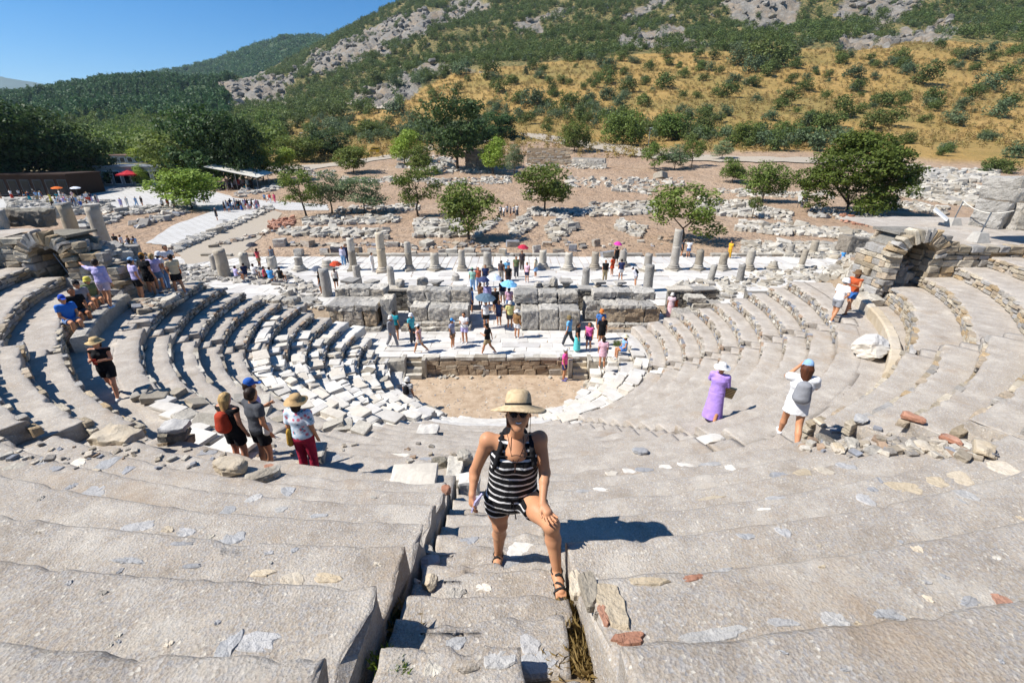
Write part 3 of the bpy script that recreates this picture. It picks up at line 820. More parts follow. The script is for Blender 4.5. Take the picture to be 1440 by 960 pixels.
def soilmat():
    t=NT('bank_soil'); p=t.pos(); n=t.noise(1.2,5,p); f=t.noise(14,5,p,.7)
    c=t.mix(t.ramp(n,[(.35,0.),(.65,1.)]),'#a8957c','#93806a'); c=t.mix(t.ramp(f,[(.35,.7),(.5,0.)]),c,'#6e5f4d')
    return t.out(c,t.bump(f,.9,.05,t.bump(n,.6,.2)),.95)
M['soil']=soilmat()
bank('right_bank',8.7,40,18.1,30)
bank('left_bank',-42,-10.2,18.1,30)
def scatter(poly,n,size,mat,name,label,cat,zf=None,T=ROCK,flat=.5,individual=0,group=None,tilt=.25,bury=.25,var=.5,kind='stuff',parent=None,long=1.3):
    """stones strewn inside a pixel outline on the ground"""
    xs=[p[0] for p in poly];ys=[p[1] for p in poly]; P=Pile(); k=0; tries=0
    while k<n and tries<n*30:
        tries+=1
        px=random.uniform(min(xs),max(xs)); py=random.uniform(min(ys),max(ys))
        if not poly_in(np.array([px]),np.array([py]),poly)[0]: continue
        q=zf(px,py)
        if q is None: continue
        # equal density on the ground, not in the picture
        s=size*random.lognormvariate(0,var*.6)
        d=(s*random.uniform(.9,1.6)*long/1.3,s*random.uniform(.7,1.1),s*random.uniform(.6,1)*flat*1.4)
        P.rock((q.x,q.y,q.z+d[2]*(.5-bury)),d,random.uniform(0,math.pi),tilt,T); k+=1
    if parent is None: return tag(P.build(name,mat),label,cat,group,kind)
    return P.build(name,mat,parent,kind=kind)
def atg(px,py):
    """pixel -> point on stoa / agora / hill ground"""
    if py>282:
        p=at_z(px,py,0.)
        if 0<p.y<92: return p
    return quick(px,py)
def bank_f(x,y):
    a=abs(x-CX); ss=lambda p,q,v:(lambda t:t*t*(3-2*t))(min(1,max(0,(v-p)/(q-p))))
    z=4.0*(1-ss(19.2,27.5,y))*ss(9.0,14.8,a)
    if a>14.9: z+=1.9*ss(14.9,17.2,a)*(1-ss(20.5,26,y))*ss(17.3,18.3,y)
    return z
def atb(px,py):
    d=ray(px,py); t=14.
    while t<60:
        p=Vector((0,0,EYE))+d*t
        if p.y>18 and p.z<=bank_f(p.x,p.y): return p
        if p.z<0: return p
        t+=.1
    return None
scatter([(950,400),(1060,385),(1180,372),(1250,372),(1262,425),(1225,440),(1195,395),(1120,395),(1050,408),(985,440),(945,460)],420,.34,M['marble_o'],'rubble','loose pale rubble and broken slabs on the bank beyond the right hand seats','rubble',atb)
scatter([(1180,366),(1262,350),(1275,392),(1240,415),(1190,375)],260,.3,M['rubble'],'rubble','heap of mixed rubble just left of the right hand arch','rubble',atb)
scatter([(105,330),(160,345),(250,372),(330,375),(400,385),(455,405),(455,440),(420,430),(380,402),(300,396),(245,412),(170,395),(110,400)],700,.34,M['greystone'],'rubble','grey rubble strewn along the bank behind the left hand seats','rubble',atb)
scatter([(100,395),(170,385),(240,400),(255,425),(200,440),(130,415)],420,.25,M['rubble'],'rubble','flat broken stones under the feet of the tour group at left','rubble',lambda a,b:at_z(a,b,4.12) if at_z(a,b,4.12).y<20 else atb(a,b))
for (px,py,sx,sy,sz,rz,mt,lab) in [(1236,406,1.35,1.1,.85,.3,'marble','largest cream boulder standing behind the right walkway'),(1196,393,1.9,1.0,.5,-.3,'marble','long flat white boulder behind the couple on the right walkway'),
   (1213,414,.8,.7,.6,1,'marble_o','rounded grey boulder left of the largest cream boulder'),(1224,428,.7,.6,.45,.2,'marble_o','small round boulder at the edge of the right walkway'),(1254,384,1.1,.5,.5,.8,'rubble','slanting stone leaning against the right arch')]:
    p=at_z(px,py,4.1 if py>395 else 3.6); b=boulder((p.x,p.y,p.z+sz*.38),(sx,sy,sz),rz,M[mt]); tag(b,lab,'boulder')
p=at_z(1226,500,4.1); tag(boulder((p.x,p.y,4.1+.27),(1.05,.8,.66),.4,M['marble'],2),'big cream boulder lying alone on the right hand walkway','boulder')
# ---------------- stage ----------------
def irregular(pts,amp,n=6):
    out=[]
    for i,(x,y) in enumerate(pts):
        x2,y2=pts[(i+1)%len(pts)]
        for k in range(n):
            t=k/n; out.append((x+(x2-x)*t+random.uniform(-amp,amp),y+(y2-y)*t+random.uniform(-amp,amp)))
    return out
for (x_,w_) in ((-6.1,1.3),(4.35,.9),(5.3,.9),(-7.2,.9),(6.2,.8)):
    block(x_,21.0,-1.0,(w_,.9,.95),.05,M['marble_o'],T_th,'end_block',.05)
tag(sheet('stage_floor_bed',[(-9.6,21.1),(9.4,21.1),(9.8,29.),(-10.2,29.)],-.03,M['sand']),kind='structure')
def paving(name,x0,x1,y0,y1,z,cw,ch,mat,parent=None,label=None,cap=300,stuffname='slab',th=.09,gap=.018,inside=None,amp=.008,nmerge=False,along='x'):
    """slabs laid in courses; first `cap` nearest the eye are objects, the rest one mesh"""
    L=[]; y=y0
    while y<y1-.05:
        h=min(ch*random.uniform(.8,1.2),y1-y); x=x0-random.uniform(0,cw)
        while x<x1:
            w=cw*random.uniform(.7,1.5); a0=max(x,x0);a1=min(x+w,x1)
            if a1-a0>.08 and (inside is None or inside((a0+a1)/2,y+h/2)): L.append(((a0+a1)/2,y+h/2,a1-a0-gap,h-gap))
            x+=w
        y+=h
    T=parent or tag(obj(name,None),kind='structure')
    L.sort(key=lambda q:q[1]); P=Pile()
    for i,(x,y,w,h) in enumerate(L):
        zz=z-th/2+random.uniform(-amp,amp)
        if i<cap: rockobj('slab',mat,(x,y,zz),(w,h,th),0,T,.006,SLAB,'slab')
        else: P.rock((x,y,zz),(w,h,th),0,.006,SLAB)
    if len(L)>cap: P.build('slabs_beyond',mat,T,kind='stuff')
    return T
paving('stage_floor',-9.4,9.6,21.0,28.0,.0,.85,.6,M['paving'],cap=299,amp=.012)
# stage front: masonry with a marble lip and a stair at each end
T=thing('stage_front_wall','low brown masonry wall with chipped marble lip between sandy orchestra and stage','wall',(-1,20.95,-1))
b=MB(); b.box((0,.22,.42),(8.6,.3,.95)); b.build('wall_core',M['brownstone'],T)
bef=set(bpy.data.objects)
masonry(-4.45,2.85,20.98,-1.0,-.14,M['brownstone'],None,(.55,.26),.22,None)
x=-4.5
while x<2.9:
    w_=random.uniform(.5,1.0); rockobj('coping_stone',M['marble_o'],(x+w_/2,21.08,-.07),(w_*.98,.42,random.uniform(.12,.2)),0,None,.03,SLAB,'cop'); x+=w_
for o in [o for o in bpy.data.objects if o not in bef]: o.parent=T; o.location-=Vector((-1,20.95,-1))
def stair(xc,w_,label):
    T=thing('stage_stair',label,'steps',(xc,20.9,-1))
    for i in range(4): block(0,.08-.24*(3-i)+.3,0,(w_,.34+.24*i*0,.25*(i+1)-.01*i),0,M['marble_o'] if xc<0 else M['cream'],T,'step',.012)
    for sd in (-1,1): block(sd*(w_/2+.12),.0,0,(.2,.7,1.02),0,M['marble_o'],T,'side_block',.02)
stair(-4.98,.8,'small stone stair from orchestra to stage at the left end'); stair(3.45,.75,'small stone stair from orchestra to stage beside the man in pink')
p=Pile()
for i in range(60):
    a=random.uniform(-1.5,1.5); q=pol(4.75-abs(random.gauss(0,.1)),a); p.rock((q[0],q[1],-1),(.22,.16,.12),random.random()*3,.2)
for i in range(14): p.rock((random.uniform(-4.4,3),20.7+random.uniform(-.2,.1),-.97),(.2,.14,.1),1,.2)
tag(p.build('rubble',M['marble_o']),'small loose stones fallen along the rim of the orchestra','rubble',kind='stuff')
# ---------------- scene building piers ----------------
def pier(label,x0,x1,y0,courses,mat):
    T=thing('stone_pier',label,'ruin',((x0+x1)/2,y0,0)); xm=(x0+x1)/2
    z=0
    for ci,(h,back,inset,nb,mt) in enumerate(courses):
        a0=x0+inset-xm;a1=x1-inset-xm; ws=[random.uniform(.7,1.3) for _ in range(nb)]; s_=sum(ws); x=a0
        for q in ws:
            w_=(a1-a0)*q/s_; hh=h*random.uniform(.93,1.06) if ci==len(courses)-1 or True else h
            d_=1.15*random.uniform(.9,1.1); block(x+w_/2,back+d_/2,z,(w_*.985,d_,hh),random.gauss(0,.02),M[mt],T,'block',.035,.008,(8,6,6)); x+=w_
        z+=h if back==courses[min(ci+1,len(courses)-1)][1] else 0
    return T
# course = (height, set back, inset, blocks, material)
def pier2(label,x0,x1,y0,rows):
    xm=(x0+x1)/2; T=thing('stone_pier',label,'ruin',(xm,y0,0))
    for (z0,h,yb,dep,xa,xb,nb,mt) in rows:
        ws=[random.uniform(.75,1.3) for _ in range(nb)]; s_=sum(ws); x=xa-xm
        for q in ws:
            w_=(xb-xa)*q/s_; hh=h*random.uniform(.94,1.05)
            block(x+w_/2,yb-y0+dep/2+random.uniform(-.04,.04),z0,(w_*.985,dep,hh),random.gauss(0,.035),M[mt],T,'block',.075,.02,(13,10,10)); x+=w_
    return T
pier2('largest weathered block pier at the left of the stage, cracked brown front',-10.7,-7.7,24.4,[(0,.28,24.3,2.4,-10.6,-7.6,3,'greystone'),(.27,.95,24.5,1.6,-10.5,-7.8,3,'brownstone'),(1.2,.35,24.45,1.8,-10.6,-7.7,2,'greystone'),(.27,1.3,26.1,1.1,-10.7,-7.7,3,'greystone'),(1.56,.5,26.1,1.1,-10.6,-7.6,3,'greystone'),(.2,1.5,24.9,1.2,-7.6,-6.9,1,'greystone')])
pier2('grey block pier of two courses left of the crowded passage',-5.9,-2.5,24.6,[(0,.25,24.4,1.1,-6.4,-2.4,4,'marble_o'),(.24,.22,24.55,1.1,-6.1,-2.6,4,'greystone'),(.45,.85,24.8,1.2,-5.9,-2.55,3,'greystone'),(1.25,.72,26.0,1.0,-6.3,-2.5,3,'greystone'),(.2,1.1,26.0,1.0,-6.3,-2.6,3,'greystone')])
pier2('grey block pier of two courses right of the crowded passage',.5,4.0,24.4,[(0,1.22,24.5,1.2,.5,3.9,3,'greystone'),(0,1.1,25.8,1.1,.2,4.0,3,'greystone'),(1.2,.65,25.8,1.1,.1,3.9,3,'greystone')])
pier2('low block pier with carved front panels at the right of the stage',5.2,8.7,24.6,[(0,.2,24.2,1.5,5.1,8.9,3,'brownstone'),(.19,.2,24.5,1.3,5.2,8.7,3,'greystone'),(.38,.85,24.8,1.0,5.3,8.6,3,'brownstone'),(1.22,.22,24.8,1.1,5.2,8.3,3,'greystone'),(.1,1.2,26.0,1.1,4.4,8.2,3,'greystone'),(1.35,.5,26.1,1.1,4.9,8.6,3,'greystone')])
pier2('rough blocks heaped at the right corner of the stage',9.4,12.4,24.6,[(0,1.1,24.3,1.1,9.4,10.4,1,'marble_o'),(.4,.6,25.0,1.1,10.5,12.6,2,'greystone'),(1.0,.35,25.2,1.0,10.6,12.4,2,'marble_o'),(1.4,.3,25.4,.8,10.3,11.4,1,'marble_o')])
pier2('ruined wall end of stacked blocks at the left corner of the stage',-14.6,-11.6,24.8,[(0,.9,24.8,.9,-14.4,-11.9,4,'greystone'),(.88,.45,24.9,.9,-14.8,-12.2,4,'rubble'),(0,1.7,24.0,.5,-12.2,-11.7,1,'greystone'),(1.3,.4,25.0,.9,-15.3,-12.6,4,'greystone')])
# back wall of the scene building, dark thin courses under a slab coping
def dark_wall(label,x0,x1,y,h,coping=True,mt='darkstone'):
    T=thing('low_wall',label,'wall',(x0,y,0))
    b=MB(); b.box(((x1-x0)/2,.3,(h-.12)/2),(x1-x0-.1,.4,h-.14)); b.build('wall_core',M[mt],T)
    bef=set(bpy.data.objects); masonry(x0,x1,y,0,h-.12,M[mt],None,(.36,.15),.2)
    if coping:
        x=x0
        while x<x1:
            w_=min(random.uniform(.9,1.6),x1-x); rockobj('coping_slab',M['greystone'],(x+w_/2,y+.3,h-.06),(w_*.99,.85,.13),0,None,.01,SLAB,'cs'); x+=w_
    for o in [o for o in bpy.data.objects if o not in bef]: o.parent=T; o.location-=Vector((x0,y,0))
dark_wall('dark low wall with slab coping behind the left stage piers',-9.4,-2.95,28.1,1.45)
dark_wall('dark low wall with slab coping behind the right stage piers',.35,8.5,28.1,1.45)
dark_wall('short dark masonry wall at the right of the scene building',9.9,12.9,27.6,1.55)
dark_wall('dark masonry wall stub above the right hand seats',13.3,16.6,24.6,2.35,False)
# broken capitals and stones set out on the coping
def capital(px,py,s,label,mt='greystone'):
    p=at_d(px,py,28.45); T=thing('broken_capital',label,'capital',(p.x,p.y,1.46),random.random()*3)
    b=MB(); b.lathe([(.16*s,0),(.2*s,.08*s),(.26*s,.2*s),(.4*s,.34*s)],10,jit=.05); b.build('bell',M[mt],T,True)
    b=MB(); b.box((0,0,.4*s),(.82*s,.76*s,.13*s),rz=.1,jit=.03*s); b.build('abacus',M[mt],T)
for px,s,l in [(494,1.1,'wide broken capital at the left end of the left coping'),(524,.9,'upturned capital second on the left coping'),(614,.9,'round topped capital near the right end of the left coping'),(796,1.0,'capital lying in the middle of the right coping'),(841,.9,'flat capital on the right coping'),(871,.8,'small capital near the right end of the right coping')]: capital(px,400,s,l)
for px,sx,sz,l in [(562,.6,.55,'jagged stone standing on the left coping'),(594,.7,.7,'pointed stone fragment on the left coping'),(757,.5,.4,'round stone at the left end of the right coping'),(770,.9,.35,'flat stone beside the round one on the right coping'),(779,.6,.75,'triangular stone standing on the right coping')]:
    p=at_d(px,400,28.45); tag(boulder((p.x,p.y,1.46+sz*.4),(sx,.5,sz),random.random(),M['greystone'],name='stone_fragment'),l,'stone')
# ---------------- stoa ----------------
paving('stoa_pavement',-34,34,29.0,38.2,.0,1.5,1.3,M['paving'],cap=150,amp=.006)
def planks():
    T=tag(obj('colonnade_pavement',None),kind='structure'); n=0; P=Pile(); x=-36
    while x<34:
        w_=random.uniform(.62,.72)
        for (y0,y1) in ((38.25,40.6),(40.62,43.3)):
            if n<290 and abs(x)<34: rockobj('slab',M['paving'],(x+w_/2,(y0+y1)/2,-.04+random.uniform(-.008,.008)),(w_-.05,y1-y0-.03,.09),0,T,.003,SLAB,'slab'); n+=1
        x+=w_
planks()
def fluted(name,parent,r,h,mat,taper=.9,jit=.03,z0=0,n=24,flute=.03,seed=0,brk=.15,tilt=(0,0)):
    zs=np.linspace(0,h,9); a=np.linspace(0,2*math.pi,n,endpoint=False)
    Z,A=np.meshgrid(zs,a,indexing='ij'); rr=r*(1-(1-taper)*Z/h)*(1-flute*(np.arange(n)%2)[None,:])
    P=np.stack([rr*np.cos(A),rr*np.sin(A),Z],-1); nz=fbm(P*2.5+seed*11,3,seed%40)
    P[...,0]*=1+nz*jit*3; P[...,1]*=1+nz*jit*3
    top=fbm(P*2.+seed,2,seed%30+3)*brk; P[-1,:,2]+=top[-1]; P[-2,:,2]+=top[-2]*.4
    V=P.reshape(-1,3); V=np.vstack([V,[[0,0,h+float(top[-1].mean())]]]); k=len(V)-1
    F=[]
    for i in range(8):
        for j in range(n): F.append((i*n+j,i*n+(j+1)%n,(i+1)*n+(j+1)%n,(i+1)*n+j))
    for j in range(n): F.append((8*n+j,8*n+(j+1)%n,k))
    o=obj(name,mesh(name,V,F,mat,True),parent,(0,0,z0),(tilt[0],tilt[1],0)); return o
COLS=[(305,380,357,11),(317,389,351,16),(346,379,357,13),(384,377,360,13),(422,380,362,11),(461,378,366,12),(498,380,335,10),(539,382,327,12),(576,380,340,9.5),(612,379,356,12),(650,380,351,9.5),(686,380,354,12),(763,377,351,10.5),(799,379,355,11),(836,378,354,10.5),(875,374,351,10),(910,381,358,11),(947,379,323,11.5),(981,379,353,11),(1015,379,356,11),(1052,379,352,11),(1086,379,369,10),(1125,379,350,8),(1110,359,343,9),(1142,359,337,10),(1172,359,341,10)]
FRONT=[(461,416,378,14),(504,400,372,11),(551,400,376,10),(641,394,387,11),(823,400,377,11),(910,409,372,13),(999,394,370,9),(1040,394,372,10)]
cn=0
names_h=['stump','shaft','tall shaft']
for li,L in enumerate((COLS,FRONT)):
    for i,(px,pb,pt,wd) in enumerate(L):
        p=at_z(px,pb,0.); top=at_d(px,pt,p.y); h=max(.5,top.z); Z=p.y*cP+EYE*sP; r=wd/2/FPX*Z*1.0
        hw='tall' if h>2.2 else ('short' if h<1.15 else 'waist to head high')
        where=('back row of the colonnade' if pb>362 else 'rubble behind the colonnade') if li==0 else 'front row beside the scene building'
        tone=['white marble','veined grey marble','cream marble'][i%3] if li==0 else 'grooved grey marble'
        nth=['leftmost','second from left','third from left','fourth from left','fifth from left','sixth from left','seventh from left','eighth from left','ninth from left','tenth from left','eleventh from left','twelfth from left','thirteenth from left','fourteenth from left','fifteenth from left','sixteenth from left','seventeenth from left','eighteenth from left','nineteenth from left','twentieth from left','twenty-first from left','twenty-second from left','last but three','last but two','last but one','rightmost'][i if li==0 else i]
        T=thing('broken_column','%s broken column, %s in the %s'%(hw,nth,where),'column',(p.x,p.y,0),random.random())
        cn+=1
        mt=M['marble_o'] if (li==0) else M['greystone']
        if px in (576,950,947,539,498): mt=M['cream'] if px==539 else M['marble_o']
        bs=0
        if li==0 and i>3:
            b=MB(); b.box((0,0,.07),(r*3.1,r*3.1,.16),jit=.02); b.build('plinth',mt,T)
            b=MB(); b.lathe([(r*1.45,.14),(r*1.5,.2),(r*1.4,.27),(r*1.12,.3),(r*1.28,.36),(r*1.22,.42),(r*1.05,.46)],16,jit=.02); b.build('base',mt,T,True); bs=.44
        tl=(0,.0) 
        if px in (1125,999): tl=(0,.1)
        if h>2.4:
            h1=(h-bs)*.55; fluted('drum',T,r,h1,mt,.96,.02,bs,seed=i,brk=.01,flute=0.); fluted('drum',T,r*.97,h-bs-h1-.015,mt,.95,.02,bs+h1+.015,seed=i+50,brk=.12,flute=0.)
        else: fluted('shaft',T,r,max(.3,h-bs),mt,.92 if h>1 else .95,.05,bs,seed=i+9*li,brk=.28 if h<1.9 else .12,flute=.07 if li==1 else .0,tilt=tl)
# two columns on the left bank
for (bx_,by_,tx_,ty_,lab) in [(118,352,88,288,'left of the two tan columns standing behind the left arch'),(152,360,127,290,'right of the two tan columns standing behind the left arch')]:
    D=26.; Xt=(tx_-720)/FPX*(D*cP+3.1*sP); zt=at_d(tx_,ty_,D).z
    T=thing('tan_column',lab,'column',(Xt,D,2.2)); h=zt-2.2
    fluted('shaft',T,.36,h*.58,M['brownstone'],.95,.03,0,seed=3,brk=.02,flute=0.); fluted('shaft',T,.34,h*.41,M['cream'],.96,.04,h*.585,seed=5,brk=.03,flute=0.)
    b=MB(); b.box((0,0,h+.05),(.6,.55,.1),jit=.02); b.build('cap_slab',M['greystone'],T)
# ---------------- foliage ----------------
def leafmat(name,c1,c2,c3,rough=.6,trans=.32):
    t=NT(name); g=t.n('NewGeometry'); o=t.n('ObjectInfo')
    c=t.ramp(g.outputs['Random Per Island'],[(0,c1),(.5,c2),(1,c3)])
    p=t.pos(); n=t.noise(.7,2,p); c=t.mix(t.ramp(n,[(.3,0.),(.7,.35)]),c,c1)
    hs=t.n('HueSaturation'); t.l(c,hs.inputs['Color']); t.l(t.math('ADD',.8,t.math('MULTIPLY',o.outputs['Random'],.4)),hs.inputs['Value'])
    t.l(t.math('ADD',.485,t.math('MULTIPLY',t.math('FRACT',t.math('MULTIPLY',o.outputs['Random'],5.7)),.03)),hs.inputs['Hue'])
    t.out(hs.outputs[0],None,rough)
    tr=t.n('BsdfTranslucent'); t.l(hs.outputs[0],tr.inputs[0]); m=t.n('MixShader'); m.inputs[0].default_value=trans
    t.l(t.b.outputs[0],m.inputs[1]); t.l(tr.outputs[0],m.inputs[2]); t.l(m.outputs[0],t.t.nodes['Material Output'].inputs[0]); return t.m
M['leaf']=leafmat('broad_foliage','#52602a','#687a35','#84944a')
M['leaf_light']=leafmat('light_foliage','#6f802c','#85963a','#9dac50')
M['leaf_dark']=leafmat('dark_foliage','#314424','#42582e','#587040')
M['leaf_forest']=leafmat('forest_foliage','#3b5730','#4d6b3e','#627e50')
M['leaf_olive']=leafmat('olive_foliage','#66754f','#7a8961','#939f78')
M['leaf_pine']=leafmat('pine_foliage','#4c5c24','#60722d','#788a3c')
M['scrub']=leafmat('scrub_foliage','#4b5829','#5f6e36','#76844a')
M['scrub_grey']=leafmat('grey_scrub_foliage','#4e5e42','#62714f','#74825f')
M['dry']=leafmat('dry_grass','#8d7a48','#a08c58','#b5a06c')
M['crag']=stone_mat('crag_limestone',['#8f8a82','#9f9990','#7f7b75','#a39680'],'#4f4b44',.35,1.,.6,.5,var=.3)
def bark():
    t=NT('bark'); p=t.pos(); n=t.noise(6,5,p); c=t.mix(n,'#4a3f33','#6f6252'); return t.out(c,t.bump(n,.8,.05))
M['bark']=bark()
def crown_mesh(name,seed,lobes,nleaf,leaf,mat,squash=.8,shell=.72,base=None,hang=0.,quad=True,dens=1.,tall_keep=False):
    """leaf quads spread through a set of lobes; unit crown of height 1, radius .5"""
    r=np.random.default_rng(seed)
    w=np.array([l[3]**2 for l in lobes]); w/=w.sum(); idx=r.choice(len(lobes),nleaf,p=w)
    Lb=np.array(lobes)[idx]
    d=r.normal(0,1,(nleaf,3)); d/=np.linalg.norm(d,axis=1,keepdims=True)
    rad=shell+(1-shell)*r.random(nleaf)**.6
    rad=rad*(1+.28*fbm(d*2.6+idx[:,None]*3.1,2,seed))
    P=Lb[:,:3]+d*(Lb[:,3]*rad)[:,None]*np.array([1,1,squash])
    # sprays of leaves: a tenth of the points are spray centres
    k=max(8,nleaf//11); ci=r.integers(0,k,nleaf); P=P[ci]+np.clip(r.normal(0,1,(nleaf,3)),-1.7,1.7)*leaf*np.array([1.25,1.25,.95]); d=d[ci]
    lo,hi=np.percentile(P,1,axis=0),np.percentile(P,99,axis=0); P=(P-(lo+hi)/2)/(hi-lo); P[:,2]+=.5
    if tall_keep: P[:,:2]*=.42
    n=d*.7+r.normal(0,.55,(nleaf,3)); n[:,2]+=.35; n/=np.linalg.norm(n,axis=1,keepdims=True)
    a=np.cross(n,r.normal(0,1,(nleaf,3))); a/=np.linalg.norm(a,axis=1,keepdims=True); b=np.cross(n,a)
    s=(leaf*r.uniform(.6,1.25,nleaf))[:,None]
    V=np.stack([P-a*s,P-b*s*.62,P+a*s,P+b*s*.62],1).reshape(-1,3)
    F=np.arange(nleaf*4).reshape(-1,4)
    return mesh(name,V,F,mat)
def lobeset(seed,n,spread=.3,rmin=.18,rmax=.3,zlo=.1,zhi=.85,top=1.):
    r=np.random.default_rng(seed); L=[]
    for i in range(n):
        a=r.uniform(0,2*math.pi); z=r.uniform(zlo,zhi); q=spread*math.sqrt(max(0.05,1-((z-.45)/.62)**2))*r.uniform(.35,1.15)
        rr=r.uniform(rmin,rmax)*(1.1-.35*z)
        L.append((q*math.cos(a),q*math.sin(a),z*top,rr))
    return L
def trunk_mesh(seed,h,r0,lean=(0,0),fork=3,crown_r=.4,crown_h=1.,zc=.5):
    r=np.random.default_rng(seed); b=MB()
    p0=np.array([0,0,-.15]); top=np.array([lean[0],lean[1],h])
    mid=(p0+top)/2+np.array([*(r.normal(0,.06*h,2)),0])
    b.tube([p0,mid*.5+p0*.5,mid,top],[r0*1.35,r0,r0*.85,r0*.7],8)
    for i in range(fork):
        a=2*math.pi*i/fork+r.uniform(0,1); e=top+np.array([math.cos(a)*crown_r*.6,math.sin(a)*crown_r*.6,crown_h*r.uniform(.35,.6)])
        m=(top+e)/2+np.array([math.cos(a),math.sin(a),-.1])*crown_r*.12
        b.tube([top-[0,0,.05*h],m,e],[r0*.6,r0*.4,r0*.15],6)
        for k in range(2):
            a2=a+r.uniform(-1,1); e2=e+np.array([math.cos(a2),math.sin(a2),r.uniform(.1,.9)])*crown_r*.35
            b.tube([m,(m+e2)/2,e2],[r0*.3,r0*.2,r0*.06],5)
    return b.mesh('trunk',M['bark'],True)
CR={}
def domelobes(seed,n):
    r=np.random.default_rng(seed); L=[]
    for i in range(n):
        a=r.uniform(0,2*math.pi); z=r.random()**.9; q=.42*math.sqrt(max(.02,1-((z-.22)/.8)**2))*math.sqrt(r.uniform(.25,1)); L.append((q*math.cos(a),q*math.sin(a),z*.9+.05,r.uniform(.09,.15)))
    return L
def crown(kind,i):
    k=(kind,i)
    if k in CR: return CR[k]
    s=hash(kind)%1 + sum(map(ord,kind))+i*13
    if kind=='broad': m=crown_mesh('crown',s,lobeset(s,13,.3,.17,.27),5600,.030,M['leaf'])
    elif kind=='round': m=crown_mesh('crown',s,lobeset(s,15,.27,.2,.28,.2,.75),5800,.029,M['leaf'],shell=.82)
    elif kind=='light': m=crown_mesh('crown',s,lobeset(s,13,.3,.18,.27),5600,.030,M['leaf_light'])
    elif kind=='dark': m=crown_mesh('crown',s,lobeset(s,18,.33,.17,.27),8500,.027,M['leaf_dark'])
    elif kind=='olive': m=crown_mesh('crown',s,lobeset(s,11,.3,.16,.24),4800,.027,M['leaf_olive'])
    elif kind=='airy': m=crown_mesh('crown',s,lobeset(s,12,.34,.12,.2),3900,.027,M['leaf'])
    elif kind=='pine': m=crown_mesh('crown',s,domelobes(s,64),30000,.0155,M['leaf_pine'],squash=.75,shell=.55)
    elif kind=='tall': m=crown_mesh('crown',s,lobeset(s,20,.34,.14,.24,.05,.92),8500,.025,M['leaf_dark'])
    elif kind=='bush': m=crown_mesh('foliage',s,[(l[0],l[1],l[2]*.8,l[3]) for l in lobeset(s,9,.3,.2,.3,.05,.6)],1100,.05,M['scrub'],squash=.7)
    elif kind=='bushgrey': m=crown_mesh('foliage',s,[(l[0],l[1],l[2]*.8,l[3]) for l in lobeset(s,9,.34,.2,.3,.05,.5)],1100,.05,M['scrub_grey'],squash=.65)
    CR[k]=m; return m
def tree(px,pb,pt,wpx,kind,label,trunk=.28,lean=0.,group=None,name='tree',D=None,base=None):
    """px,pb: foot in the picture; pt: top; wpx: crown width"""
    p=base or (atg(px,pb) if D is None else Vector(at_d(px,pb,D)))
    if D is not None and base is None: g=float(ground(p.x,p.y)); p.z=g
    top=at_d(px,pt,p.y).z; h=max(1.,top-p.z); Z=p.y*cP+(EYE-p.z)*sP; W=wpx/FPX*Z
    T=thing(name,label,'tree' if name!='shrub' else 'shrub',(p.x,p.y,p.z-.05),random.uniform(0,6),group)
    i=random.randrange(2 if kind!='pine' else 1); th=h*trunk; ch=h-th*.75
    lx=lean*h*.3
    o=obj('trunk',trunk_mesh(int(abs(px)),th,max(.07,h*.022),(lx,0),3 if kind!='pine' else 5,W*.5,ch*.9),T)
    T.rotation_euler=(0,0,0)
    c=obj('crown',crown(kind,i),T,(lx,0,th*.75),(0,0,random.uniform(0,6)),(W*.98,W*.98,ch*.98)); return T
def shrub(p,W,H,kind,label,group=None):
    o=obj('shrub',crown(kind,random.randrange(3)),None,(p.x,p.y,p.z-.05),(0,0,random.uniform(0,6)),(W,W*random.uniform(.8,1.1),H))
    return tag(o,label,'shrub',group)
